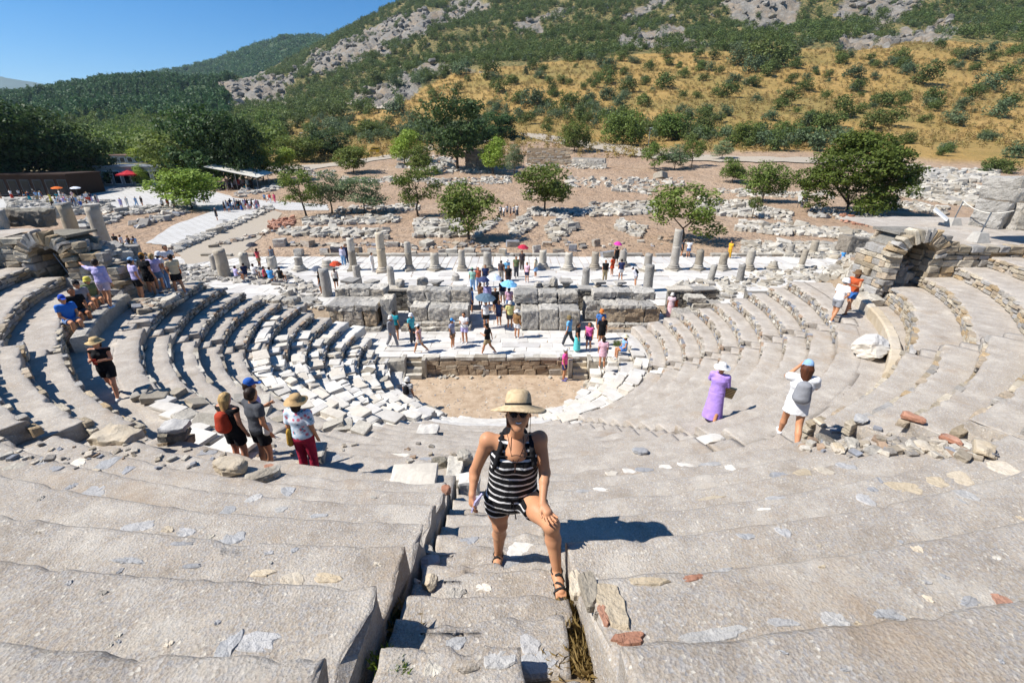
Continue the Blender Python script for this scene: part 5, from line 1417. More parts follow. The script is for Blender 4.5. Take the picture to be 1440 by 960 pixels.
# rope barrier posts
def post(px,pb,z,lean,label,h=1.15):
    p=at_z(px,pb,z); T=thing('barrier_post',label,'post',(p.x,p.y,z))
    b=MB(); b.add([(x*w_,y*w_,zz) for zz,w_ in((0,.26),(.38,.17)) for x,y in((-1,-1),(1,-1),(1,1),(-1,1))],[(0,1,5,4),(1,2,6,5),(2,3,7,6),(3,0,4,7),(4,5,6,7)]); b.build('foot',M['cement'],T)
    b=MB(); b.tube([(0,0,.3),(lean,0,h)],.025,6); b.build('rod',M['steel'],T); return Vector((p.x+lean,p.y,z+h))
def rope(a,b_,sag,label):
    P=[]; 
    for i in range(11): t=i/10; q=a.lerp(b_,t); P.append((q.x,q.y,q.z-sag*4*t*(1-t)))
    m=MB(); m.tube(P,.022,5); tag(m.build('rope',M['rope'],None),label,'rope')
r1=post(1374,340,6.35,.1,'leaning rope post in a cement foot at the front of the right terrace'); r2=post(1338,318,6.35,.12,'rope post at the left corner of the right terrace')
r0_=r2+Vector((-1.6,1.2,-.8)); rope(r2,Vector((r1.x+3,r1.y+2,r1.z-.2)),.3,'slack pale rope stretched over the right terrace')
tag(obj('information_board',mesh('b',[(-.5,-.3,.35),(.5,-.3,.35),(.5,.3,.8),(-.5,.3,.8),(-.5,-.26,.3),(.5,-.26,.3),(.5,.34,.75),(-.5,.34,.75)],[(0,1,2,3),(7,6,5,4),(0,4,5,1),(1,5,6,2),(2,6,7,3),(3,7,4,0)],M['white']),None,tuple(at_z(1318,318,6.35)),(0,0,.8)),'small white tilted information plate at the left corner of the right terrace','sign')
l1=post(106,402,4.75,-.35,'rope post with a big cement foot beside the left arch',1.3); l2=post(133,378,4.2,-.1,'rope post behind the man with the outstretched arm',1.2)
rope(l1,l2,.35,'sagging rope between the two posts beside the left arch'); rope(l2,Vector((l2.x-4.5,l2.y-1.0,l2.z+.6)),.1,'taut rope running left above the arch')
# ---------------- stones bedded in the treads, loose stones, weeds ----------------
SEATROWS=[c for c in T_th.children if c.name.startswith('seat_row')]
def flatstone(name,px,py,wpx,hpx,mat,label=None,rz=0,proud=.007,th=.05,parent=T_th,seed=None,pts=9,z=None):
    """irregular flat stone lying in the tread at this place; size from the picture"""
    p=at_seat(px,py) if z is None else at_z(px,py,z); Z=p.y*cP+(EYE-p.z)*sP
    W=wpx/FPX*Z; g=max(.25,(-ray(px,py).z)/ray(px,py).length); H=hpx/FPX*Z/g
    r=random.Random(int(px*7+py)); n=pts+7; ring=[]
    ex=r.uniform(.6,1.)
    for i in range(n):
        a=2*math.pi*i/n+r.uniform(-.12,.12); q=r.uniform(.84,1.08)*(1+.16*math.sin(a*2+px)+.12*math.sin(a*3+py))
        ring.append((math.copysign(abs(math.cos(a))**.8,math.cos(a))*W/2*q,math.copysign(abs(math.sin(a))**.8,math.sin(a))*H/2*q))
    V=[(x,y,-th) for x,y in ring]+[(x,y,0) for x,y in ring]+[(x*.88,y*.88,proud*.9+r.uniform(-.004,.008)) for x,y in ring]+[(0,0,proud)]
    F=[]
    for a in (0,1):
        for i in range(n): F.append((a*n+i,a*n+(i+1)%n,(a+1)*n+(i+1)%n,(a+1)*n+i))
    for i in range(n): F.append((2*n+i,2*n+(i+1)%n,3*n))
    o=obj(name,mesh(name,V,F,mat),parent,(p.x,p.y,p.z-.003),(0,0,rz)); return o
for (x,y,w_,h_,m) in [(357,903,84,22,'bluegrey'),(320,910,30,34,'bluegrey'),(130,694,40,16,'bluegrey'),(320,718,24,13,'bluegrey'),(257,764,40,5,'bluegrey'),(196,740,38,14,'bluegrey'),(262,748,32,9,'bluegrey'),(326,756,38,17,'bluegrey'),(182,788,50,6,'bluegrey'),(268,796,34,5,'bluegrey'),
  (370,805,38,9,'cream'),(412,815,42,16,'cream'),(236,744,20,7,'cream'),(395,716,20,7,'bluegrey'),(405,690,22,12,'bluegrey'),(358,700,22,10,'bluegrey'),(100,684,14,7,'bluegrey'),(460,812,40,14,'cream'),(448,725,24,6,'bluegrey'),
  (1005,892,110,16,'bluegrey'),(1100,875,44,11,'bluegrey'),(1173,871,48,16,'bluegrey'),(1248,864,50,10,'bluegrey'),(910,817,68,9,'cream'),(1102,748,20,12,'bluegrey'),(1050,754,26,8,'bluegrey'),(1409,844,26,16,'redstone'),(1364,846,30,10,'bluegrey'),(1273,686,48,14,'cream'),(1318,677,32,10,'cream'),(1350,672,36,14,'cream'),(1412,658,44,14,'cream'),(1228,688,14,6,'bluegrey'),(1360,696,26,12,'bluegrey'),(1290,772,14,8,'cream'),(1018,802,34,6,'bluegrey'),(974,812,34,8,'redstone'),(1217,702,24,12,'bluegrey'),
  (1130,664,30,7,'cream'),(1160,662,26,8,'cream'),(1098,668,30,7,'bluegrey'),(1190,655,26,8,'bluegrey'),(860,665,20,6,'marble'),(884,662,22,6,'marble'),(905,660,26,6,'bluegrey'),(935,656,24,5,'marble'),(965,654,26,6,'marble'),(1000,652,30,6,'bluegrey'),(1028,658,16,8,'marble'),(820,690,22,5,'bluegrey'),(845,688,24,5,'marble'),(1090,700,30,5,'bluegrey'),(1000,700,40,4,'cream'),(1075,716,20,4,'marble'),
  (560,640,30,7,'marble'),(600,645,22,5,'bluegrey'),(470,643,30,8,'bluegrey'),(430,650,26,7,'cream'),(350,640,24,8,'marble'),(290,636,24,8,'bluegrey'),(500,655,20,6,'bluegrey'),(380,655,20,6,'redstone'),(150,652,28,14,'bluegrey'),(110,650,22,9,'marble'),(60,648,20,8,'bluegrey'),(20,655,22,9,'marble_o'),(180,660,16,9,'bluegrey'),(75,660,20,8,'bluegrey'),
  (700,925,48,26,'bluegrey'),(610,938,28,34,'marble_o'),(760,930,60,30,'bluegrey'),(680,700,30,8,'bluegrey'),(715,796,40,20,'bluegrey'),(680,826,24,12,'marble'),(640,835,30,16,'greystone'),(660,760,26,10,'bluegrey'),(640,905,34,18,'bluegrey'),(745,905,36,22,'bluegrey'),(735,774,46,24,'marble'),(600,790,26,12,'greystone')]:
    flatstone('bedded_stone',x,y,w_,h_,M[m],rz=random.uniform(-.15,.15))
for i in range(80):   # smaller chips in the treads
    x=random.uniform(0,1440); y=random.uniform(640,955)
    if 560<x<820: continue
    if random.random()<.35: continue
    flatstone('bedded_stone',x,y,random.uniform(5,15),random.uniform(3,7),M[random.choice(['bluegrey','cream','marble_o','bluegrey','greystone'])],rz=random.uniform(-.4,.4),pts=7)
# orange-stained white bedding at the right hand corner of the stair
for (x,y,w_,h_,m) in [(858,848,46,60,'cream'),(824,868,22,50,'marble_o'),(812,820,22,40,'cream'),(828,940,26,44,'bluegrey'),(872,930,34,50,'redstone'),(884,898,56,14,'redstone'),(846,886,14,26,'redstone')]:
    flatstone('bedded_stone',x,y,w_,h_,M[m],rz=.1,proud=.02)
# loose stones: things of their own
def loose(px,py,size,rz,mt,label,tilt=(0,0),hd=None,z=None,seed=None,lift=.36):
    p=at_seat(px,py) if z is None else at_z(px,py,z); o=boulder((p.x,p.y,p.z+size[2]*lift),size,rz,M[mt],seed,'loose_stone',None,tilt); return tag(o,label,'stone')
def slabstone(px,py,size,rz,mt,label,tilt=(0,0),amp=.03,lift=.5,z=None):
    p=at_seat(px,py) if z is None else at_z(px,py,z); V,F=block_hd(int(px),(12,10,7),amp,min(size)*.12,size); return tag(obj('stone_block',mesh('stone_block',V,F,M[mt],False),None,(p.x,p.y,p.z+size[2]*lift),(tilt[0],tilt[1],rz)),label,'stone')
loose(326,662,(.46,.34,.24),.2,'cream','pale split boulder lying alone on the left treads, larger of a pair',seed=1)
loose(371,672,(.46,.26,.16),.5,'marble_o','flatter grey split stone lying right of the pale split boulder',seed=3)
slabstone(583,676,(.74,.55,.14),.05,'marble','square white slab at the left edge of the middle stair',(.05,0),.02)
slabstone(640,668,(.3,.75,.2),.0,'marble_o','upright narrow white block beside the square white slab',(0,0),.03)
slabstone(660,690,(.36,.3,.3),.1,'marble','white block on the middle stair at the woman\'s right hand side',(0,0),.03)
loose(652,652,(.3,.34,.34),.5,'marble_o','rounded white stone on top of the middle stair',seed=5)
loose(629,720,(.14,.12,.12),.5,'redstone','small reddish stone in the gap left of the middle stair',seed=4)
loose(605,791,(.17,.14,.06),.3,'bluegrey','small flat grey stone lying in the gap left of the middle stair',seed=6)
loose(607,822,(.12,.11,.09),.9,'cream','small cream stone on the left edge of the middle stair',seed=2)
loose(618,655,(.3,.2,.2),.1,'darkstone','dark grey stone behind the square white slab',seed=7)
slabstone(602,610,(.62,.5,.2),.02,'marble','white block on the walkway straight left of the woman',(0,0),.03)
loose(998,622,(.62,.32,.2),.2,'marble','white pointed stone on the tread below the woman in the lilac robe',seed=6)
loose(900,636,(.0001+.3,.2,.1),.2,'bluegrey','small flat bluish stone on the tread right of the woman',seed=1)
# wedge aisle rubble, right and left, each stone its own
for i,(px,py,s,m,l) in enumerate([(1150,606,.34,'cream','cream block at the left end of the right hand stone line'),(1160,622,.42,'darkstone','dark flat stone near the left end of the right hand stone line'),(1176,632,.3,'cream','small cream stone third in the right hand stone line'),(1203,612,.4,'bluegrey','bluish slab at the upper edge of the right hand stone line'),(1198,628,.36,'marble_o','pale stone fourth in the right hand stone line'),(1226,636,.34,'greystone','grey stone midway along the right hand stone line'),
   (1272,617,.42,'redstone','orange brown stone midway along the right hand stone line'),(1298,632,.36,'cream','cream stone right of the orange brown one'),(1272,634,.26,'cream','small rounded stone below the orange brown one'),(1338,622,.34,'redstone','second orange brown stone near the right end of the right hand stone line'),(1362,632,.44,'marble_o','large pale stone near the right end of the right hand stone line'),(1382,638,.4,'cream','last cream stone at the right end of the right hand stone line'),(1355,643,.2,'darkstone','dark chip below the right end of the right hand stone line')]):
    loose(px,py,(s*.72,s*.5,s*.32),random.random()*3,m,l)
P_=Pile()
for i in range(120):
    px=random.uniform(1130,1400); py=622+(px-1130)*.06+random.gauss(0,7); p=at_seat(px,py); s=random.uniform(.06,.18); P_.rock((p.x,p.y,p.z+s*.15),(s,s*.7,s*.5),random.random()*3,.2)
tag(P_.build('rubble',M['rubble']),'small chips between the bigger stones of the right hand stone line','rubble',kind='stuff')
P_=Pile()
for i in range(80):
    px=random.uniform(0,270) if random.random()<.6 else random.uniform(270,640); py=(640 if px<270 else 634)+random.gauss(0,9); p=at_seat(px,py); s=random.uniform(.04,.14); P_.rock((p.x,p.y,p.z+s*.15),(s,s*.7,s*.4),random.random()*3,.2)
tag(P_.build('rubble',M['rubble']),'small chips strewn along the upper edge of the left treads','rubble',kind='stuff')
# broken stump of masonry at the left: stacked slabs with a dark gap
for (px,py,size,rz,m,l,z) in [(166,618,(.62,.4,.16),-.1,'cream','large cream slab capping the broken seat end at left',5.35),(172,634,(.6,.4,.13),-.15,'greystone','grey slab beneath the large cream capping slab',5.05),(205,640,(.5,.32,.14),.2,'darkstone','dark slab lowest in the broken seat end at left',4.8),(246,602,(.42,.3,.1),.15,'bluegrey','blue grey slab on top of the right stack of the broken seat end',5.3),(250,614,(.42,.32,.12),.1,'darkstone','middle slab of the right stack of the broken seat end',5.05),(252,628,(.42,.34,.14),.05,'brownstone','lowest slab of the right stack of the broken seat end',4.8)]:
    slabstone(px,py,size,rz,m,l,(0,.05),.06,z=z)
# pale new treads laid on the left walkway
for i in range(5):
    p=at_z(222+i*15,560+i*13,4.16); block(p.x,p.y,4.12,(.95,.3,.08),-.35,M['newstone'] if 'newstone' in M else M['marble'],T_th,'tread_slab',.004)
for (px,py) in [(270,612),(292,640),(330,622)]:
    p=at_z(px,py,4.3); block(p.x,p.y,4.2,(.8,.5,.09),-.3,M['marble'],T_th,'tread_slab',.004)
# weeds
def blades(name,label,spots,mat,n,h,spread,cat='grass'):
    V=[];F=[]
    for (x,y,z) in spots:
        for i in range(n):
            a=random.uniform(0,6.28); r=spread*math.sqrt(random.random()); bx_,by_=x+r*math.cos(a),y+r*math.sin(a)
            a2=random.uniform(0,6.28); l=random.uniform(.3,1.2)*h; w_=h*.03+.0015; dx,dy=math.cos(a2)*l*.6,math.sin(a2)*l*.6; k=len(V)
            V+= [(bx_-w_*math.sin(a2),by_+w_*math.cos(a2),z-.02),(bx_+w_*math.sin(a2),by_-w_*math.cos(a2),z-.02),(bx_+dx*.6,by_+dy*.6,z+l*.6),(bx_+dx*1.3,by_+dy*1.3,z+l*.75)]; F+=[(k,k+1,k+2),(k,k+2,k+3)]
    return tag(obj(name,mesh(name,V,F,mat)),label,cat,kind='stuff')
def bedp(px,py,dz=.06):
    d=ray(px,py); t=.5
    while t<12:
        p=Vector((0,0,EYE))+d*t; r,_=to_polar(p.x,p.y)
        if p.z<=4.42+.632*(r-15.2)+dz: return tuple(p)
        t+=.01
    return tuple(p)
blades('dry_grass','straw coloured dry grass growing in the hollow at the right edge of the middle stair',[bedp(random.uniform(772,826),random.uniform(838,872)) for _ in range(16)]+[bedp(random.uniform(776,834),random.uniform(885,945)) for _ in range(20)],M['dry'],75,.085,.06)
blades('dry_grass','withered stalks in the dark gap at the left edge of the middle stair',[bedp(random.uniform(530,585),random.uniform(830,915)) for _ in range(8)],M['dry'],26,.14,.08)
V=[bedp(random.uniform(528,566),random.uniform(912,945),.2) for _ in range(8)]
blades('weed','small green weed growing in the gap at the left bottom of the middle stair',V,M['leaf_light'],45,.045,.05,'plant')
p=at_seat(868,485); o=obj('weed',crown('bush',0),None,(p.x,p.y,p.z),None,(.5,.5,.3)); tag(o,'small green tuft growing between the white seats at right','plant')

P_=Pile()
for i in range(420):
    a_=random.uniform(-math.pi/2,math.pi/2); r_=4.6*math.sqrt(random.random()); x_,y_=pol(r_,a_); s=random.uniform(.02,.07); P_.rock((x_,y_,-1.0),(s*1.3,s,s*.6),random.random()*3,.2)
tag(P_.build('pebbles',M['rubble']),'small pebbles scattered over the sandy orchestra floor','pebbles',kind='stuff')
# ---------------- people: one continuous skin per figure ----------------
def surface_net(F,org,vx):
    S_=F<0; nx,ny,nz=F.shape
    c=np.zeros((nx-1,ny-1,nz-1),np.int8)
    for dx in(0,1):
        for dy in(0,1):
            for dz in(0,1): c+=S_[dx:nx-1+dx,dy:ny-1+dy,dz:nz-1+dz]
    act=(c>0)&(c<8); I=np.argwhere(act); idx=-np.ones(act.shape,np.int64); idx[act]=np.arange(len(I))
    P=np.zeros((len(I),3));N=np.zeros(len(I))
    cr=[(x,y,z) for x in(0,1) for y in(0,1) for z in(0,1)]
    for a in cr:
        for ax in range(3):
            if a[ax]: continue
            b=list(a); b[ax]=1
            fa=F[I[:,0]+a[0],I[:,1]+a[1],I[:,2]+a[2]]; fb=F[I[:,0]+b[0],I[:,1]+b[1],I[:,2]+b[2]]
            k=(fa<0)!=(fb<0); t=np.where(k,fa/np.where(k,fa-fb,1),0)
            q=np.array(a,float)[None,:]+np.zeros((len(I),3)); q[:,ax]+=t
            P+=np.where(k[:,None],q,0); N+=k
    P=P/N[:,None]; V=(I+P)*vx+org
    Q=[]
    for ax in range(3):
        sl=[slice(None)]*3; sl2=[slice(None)]*3; sl[ax]=slice(0,-1); sl2[ax]=slice(1,None)
        A=S_[tuple(sl)];B=S_[tuple(sl2)]; e=np.argwhere(A!=B); o1,o2=[i for i in range(3) if i!=ax]
        e=e[(e[:,o1]>0)&(e[:,o2]>0)&(e[:,o1]<F.shape[o1]-1)&(e[:,o2]<F.shape[o2]-1)]
        if len(e)==0: continue
        def g(d1,d2):
            q=e.copy(); q[:,o1]-=d1; q[:,o2]-=d2; return idx[q[:,0],q[:,1],q[:,2]]
        q=np.stack([g(1,1),g(0,1),g(0,0),g(1,0)],1); fl=A[e[:,0],e[:,1],e[:,2]]
        if ax==1: fl=~fl
        q[~fl]=q[~fl][:,::-1]; Q.append(q)
    return V,np.concatenate(Q)
class SDF:
    def __init__(s): s.p=[]
    def cap(s,a,b,ra,rb,k=.02,flat=None,clip=None): s.p.append((np.array(a,float),np.array(b,float),ra,rb,k,flat,clip)); return s
    def ball(s,c,r,k=.02,flat=None,clip=None): return s.cap(c,np.array(c,float)+np.array([0,0,1e-4]),r,r,k,flat,clip)
    def copy(s): q=SDF(); q.p=list(s.p); return q
    def bounds(s):
        lo=np.min([np.minimum(a,b)-max(ra,rb)*max(1,(fl[1] if fl else 1)) for a,b,ra,rb,k,fl,c in s.p],0); hi=np.max([np.maximum(a,b)+max(ra,rb)*max(1,(fl[1] if fl else 1)) for a,b,ra,rb,k,fl,c in s.p],0); return lo,hi
    def mesh(s,name,vx,mats,cut=None,noise=0.):
        lo,hi=s.bounds(); lo=lo-vx*3; hi=hi+vx*3; n=np.ceil((hi-lo)/vx).astype(int)+1
        F=np.full(tuple(n),1.)
        for a,b,ra,rb,k,fl,clip in s.p:
            rm=max(ra,rb)*max(1,fl[1] if fl else 1)+k+vx*2
            i0=np.maximum(((np.minimum(a,b)-rm-lo)/vx).astype(int),0); i1=np.minimum(((np.maximum(a,b)+rm-lo)/vx).astype(int)+2,n)
            ax=[lo[i]+np.arange(i0[i],i1[i])*vx for i in range(3)]
            X,Y,Z=np.meshgrid(*ax,indexing='ij',sparse=False); d=b-a; L=max(d@d,1e-9)
            px,py,pz=X-a[0],Y-a[1],Z-a[2]; t=np.clip((px*d[0]+py*d[1]+pz*d[2])/L,0,1)
            qx,qy,qz=px-d[0]*t,py-d[1]*t,pz-d[2]*t
            if fl:
                w_=np.array(fl[0],float); w_/=np.linalg.norm(w_); m=(qx*w_[0]+qy*w_[1]+qz*w_[2])*(1/fl[1]-1)
                qx,qy,qz=qx+w_[0]*m,qy+w_[1]*m,qz+w_[2]*m
            D=np.sqrt(qx*qx+qy*qy+qz*qz)-(ra+(rb-ra)*t)
            if clip:
                for c0,nn in clip:
                    nn=np.array(nn,float); nn/=np.linalg.norm(nn); D=np.maximum(D,(X-c0[0])*nn[0]+(Y-c0[1])*nn[1]+(Z-c0[2])*nn[2])
            sl=tuple(slice(i0[i],i1[i]) for i in range(3)); O=F[sl]; h=np.clip(.5+.5*(O-D)/k,0,1); F[sl]=O*(1-h)+D*h-k*h*(1-h)
        if cut:
            X,Y,Z=np.meshgrid(*[lo[i]+np.arange(n[i])*vx for i in range(3)],indexing='ij')
            for c0,nn in cut:
                nn=np.array(nn,float); nn/=np.linalg.norm(nn); F=np.maximum(F,(X-c0[0])*nn[0]+(Y-c0[1])*nn[1]+(Z-c0[2])*nn[2])
        V,Q=surface_net(F,lo,vx)
        if noise: V=V+np.stack([fbm(V*14+i*5,2,i)*noise for i in range(3)],-1)
        return mesh(name,V,Q,mats,True)
def clothmat(name,rough=.9,scale=9,amt=.5):
    t=NT(name); o=t.n('ObjectInfo'); p=t.objc(); n=t.noise(scale,4,p); f=t.noise(scale*5,3,p)
    c=t.mix(t.ramp(n,[(.3,.18),(.6,0.)]),o.outputs['Color'],'#20201f'); return t.out(c,t.bump(n,amt,.04,t.bump(f,.2,.004)),rough)
M['cloth']=clothmat('cloth'); 
def skinmat():
    t=NT('skin'); o=t.n('ObjectInfo'); p=t.objc(); n=t.noise(7,4,p); c=t.mix(t.ramp(n,[(.35,.22),(.65,0.)]),o.outputs['Color'],'#9c5f45')
    t.b.inputs['Subsurface Weight'].default_value=.06; t.b.inputs['Subsurface Scale'].default_value=.02
    return t.out(c,None,.5)
M['skin']=skinmat()
def hairmat():
    t=NT('hair'); o=t.n('ObjectInfo'); p=t.objc(); n=t.n('TexNoise'); n.inputs['Scale'].default_value=16; mp=t.n('Mapping'); mp.inputs['Scale'].default_value=(3,3,.35); t.l(p,mp.inputs[0]); t.l(mp.outputs[0],n.inputs['Vector'])
    c=t.mix(t.ramp(n.outputs[0],[(.35,.55),(.6,0.)]),o.outputs['Color'],'#1a120d'); return t.out(c,t.bump(n.outputs[0],.6,.01),.55)
M['hair']=hairmat()
def strawmat():
    t=NT('straw'); o=t.n('ObjectInfo'); p=t.objc(); w_=t.n('TexWave'); w_.inputs['Scale'].default_value=55; w_.bands_direction='Z'; t.l(p,w_.inputs['Vector']); n=t.noise(30,3,p)
    c=t.mix(t.ramp(n,[(.35,.4),(.6,0.)]),o.outputs['Color'],'#7d6340'); return t.out(c,t.bump(w_.outputs['Fac'],.3,.004),.85)
M['straw']=strawmat()
COLOR=dict(white='#e4e3e2',offwhite='#d5d0c8',black='#17171a',navy='#1f2a48',blue='#2e5fae',lightblue='#8fb4d8',teal='#1f8f9c',green='#5f9a80',grey='#8b8c90',dgrey='#4b4d52',lilac='#b9b0da',lavender='#b08fdc',red='#b8402f',orange='#d8702a',pink='#e0a0b4',hotpink='#e0508c',yellow='#d8c95a',khaki='#a08f6d',brown='#6a4a35',beige='#cbb895',purple='#5a4a90',straw='#c9ad7d',denim='#5d7ca6',rose='#d7b0ae',mint='#9fcabc',blond='#c2a069',hair='#2e2018',auburn='#5a3420',greyhair='#8a8580',olive='#6f7a52')
def rgba(c): return col(COLOR.get(c,c)) if isinstance(c,str) else col(c)
def v3(*a): return np.array(a,float)
def joints(h,pose='stand',walk=0,seat=None,armL='down',armR='down',lean=0.,turn=0.):
    """skeleton facing -Y, units of metres; left = +x side as the figure faces away from +Y"""
    J={}
    if pose in('sit','crouch'):
        hz=.0 if seat is None else seat
        if pose=='sit': pel=v3(0,.0,hz+.055*h); kn=lambda s:v3(s*.06*h,-.25*h,hz+.06*h); an=lambda s:v3(s*.06*h,-.26*h,hz-.20*h)
        else: pel=v3(0,.05,.17*h); kn=lambda s:v3(s*.07*h,-.17*h,.27*h); an=lambda s:v3(s*.07*h,-.02*h,.04*h)
        J['pel']=pel
        for s,n in((-1,'L'),(1,'R')): J['hip'+n]=pel+v3(s*.05*h,0,-.01*h); J['kn'+n]=kn(s); J['an'+n]=an(s)
    else:
        pel=v3(0,0,.525*h); J['pel']=pel
        for s,n in((-1,'L'),(1,'R')):
            a=R(walk)*s; J['hip'+n]=pel+v3(s*.052*h,0,-.02*h)
            th=.235*h; sh=.235*h
            kx=s*.06*h; kn=J['hip'+n]+v3(0,-math.sin(a)*th,-math.cos(a)*th)+v3(s*.006*h,-.012*h,0)
            bend=abs(R(walk))*1.1 if (walk*s<0) else R(4); b_=a-bend if True else a
            J['kn'+n]=kn; J['an'+n]=kn+v3(s*.006*h,-math.sin(b_)*sh,-math.cos(b_)*sh)
        low=min(J['anL'][2],J['anR'][2])-.04*h
        for k in J: J[k]=J[k]-v3(0,0,low)
        pel=J['pel']
    l=R(lean); up=v3(0,-math.sin(l),math.cos(l)); fw=v3(0,-math.cos(l),-math.sin(l))
    J['waist']=pel+up*.10*h; J['chest']=pel+up*.20*h; J['neck']=pel+up*.30*h; hd=pel+up*.385*h+v3(0,-.012*h,0); J['head']=hd; J['up']=up;J['fw']=fw
    for s,n,am in((-1,'L',armL),(1,'R',armR)):
        sho=pel+up*.275*h+v3(s*.103*h,0,0); J['sho'+n]=sho
        def rel(x,f,u): return pel+v3(s*x*h,0,0)+fw*f*h+up*u*h
        P={'down':((.128,-.015,.115),(.135,.03,-.03)),'fwd':((.125,.03,.13),(.075,.14,.16)),'phone':((.135,.07,.16),(.05,.15,.27)),'hip':((.185,-.04,.15),(.09,.03,.04)),
           'point':((.20,.06,.27),(.31,.12,.33)),'up':((.15,.07,.24),(.06,.10,.36)),'behind':((.14,-.07,.13),(.05,-.08,.03)),'lap':((.125,.03,.11),(.05,.14,.03)),'hold':((.14,.03,.14),(.11,.12,.22)),'umb':((.14,.04,.14),(.10,.10,.27)),'swing':((.13,-.07,.125),(.135,-.09,-.01)),'swingf':((.13,.03,.12),(.12,.12,.02))}[am]
        J['el'+n]=rel(*P[0]); J['wr'+n]=rel(*P[1])
    return J
def body_sdf(J,h,fem=False,fingers=False,toes=True):
    s=SDF(); up=J['up'];X=v3(1,0,0)
    fx=(X,1.45)
    s.cap(J['pel']-up*.01*h,J['waist'],.068*h,.057*h,.03,(X,1.42)); s.cap(J['waist'],J['chest'],.056*h,.066*h,.03,(X,1.42)); s.cap(J['chest'],J['chest']+up*.055*h,.066*h,.052*h,.03,(X,1.5))
    s.cap(J['chest']+up*.05*h,J['neck']+up*.02*h,.034*h,.029*h,.025); s.cap(J['neck'],J['head']-up*.02*h,.029*h,.03*h,.02)
    hd=J['head']; s.cap(hd-up*.012*h,hd+up*.022*h,.045*h,.05*h,.015,(v3(0,1,0),1.14)); s.cap(hd-up*.045*h+J['fw']*.022*h,hd-up*.01*h+J['fw']*.012*h,.026*h,.036*h,.02)
    s.ball(hd+J['fw']*.056*h-up*.008*h,.0085*h,.012)
    for q in(-1,1): s.ball(hd+v3(q*.047*h,0,0)-up*.006*h,.011*h,.008)
    for n,q in(('L',-1),('R',1)):
        s.cap(J['sho'+n],J['el'+n],.031*h,.024*h,.025); s.cap(J['el'+n],J['wr'+n],.0235*h,.0155*h,.012)
        s.cap(J['chest']+up*.06*h,J['sho'+n],.04*h,.033*h,.03)
        d=J['wr'+n]-J['el'+n]; d=d/np.linalg.norm(d); w_=J['wr'+n]
        s.cap(w_,w_+d*.045*h,.016*h,.02*h,.01,(X,.75))
        if fingers:
            sd=np.cross(d,v3(0,1,0)); sd/=max(np.linalg.norm(sd),.1)
            for f in range(4): b=w_+d*.05*h+sd*(f-1.5)*.0105*h; e=b+d*(.026+.004*(f in(1,2)))*h+J['fw']*.006*h; s.cap(b,e,.0052*h,.0046*h,.004); s.cap(e,e+d*.016*h+J['fw']*.012*h,.0046*h,.004*h,.003)
            s.cap(w_+d*.02*h+sd*.016*h,w_+d*.05*h+sd*.03*h+J['fw']*.01*h,.0062*h,.005*h,.005)
        else: s.cap(w_+d*.05*h,w_+d*.085*h+J['fw']*.012*h,.016*h,.009*h,.01,(X,.7)); s.cap(w_+d*.03*h,w_+d*.055*h+J['fw']*.02*h,.007*h,.006*h,.006)
        s.cap(J['hip'+n],J['kn'+n],.052*h,.034*h,.03); s.cap(J['kn'+n],J['kn'+n]*.6+J['an'+n]*.4+v3(0,.008*h,0),.032*h,.034*h,.02); s.cap(J['kn'+n]*.6+J['an'+n]*.4+v3(0,.008*h,0),J['an'+n],.033*h,.021*h,.015)
        a=J['an'+n]; s.cap(a-v3(0,-.012*h,.018*h),a+v3(q*.008*h,-.075*h,-.026*h),.019*h,.014*h,.01)
        J['toe'+n]=a+v3(q*.008*h,-.085*h,-.026*h)
    if fem:
        for q in(-1,1): s.ball(J['chest']+up*.015*h+J['fw']*.045*h+v3(q*.036*h,0,0),.034*h,.03)
    return s
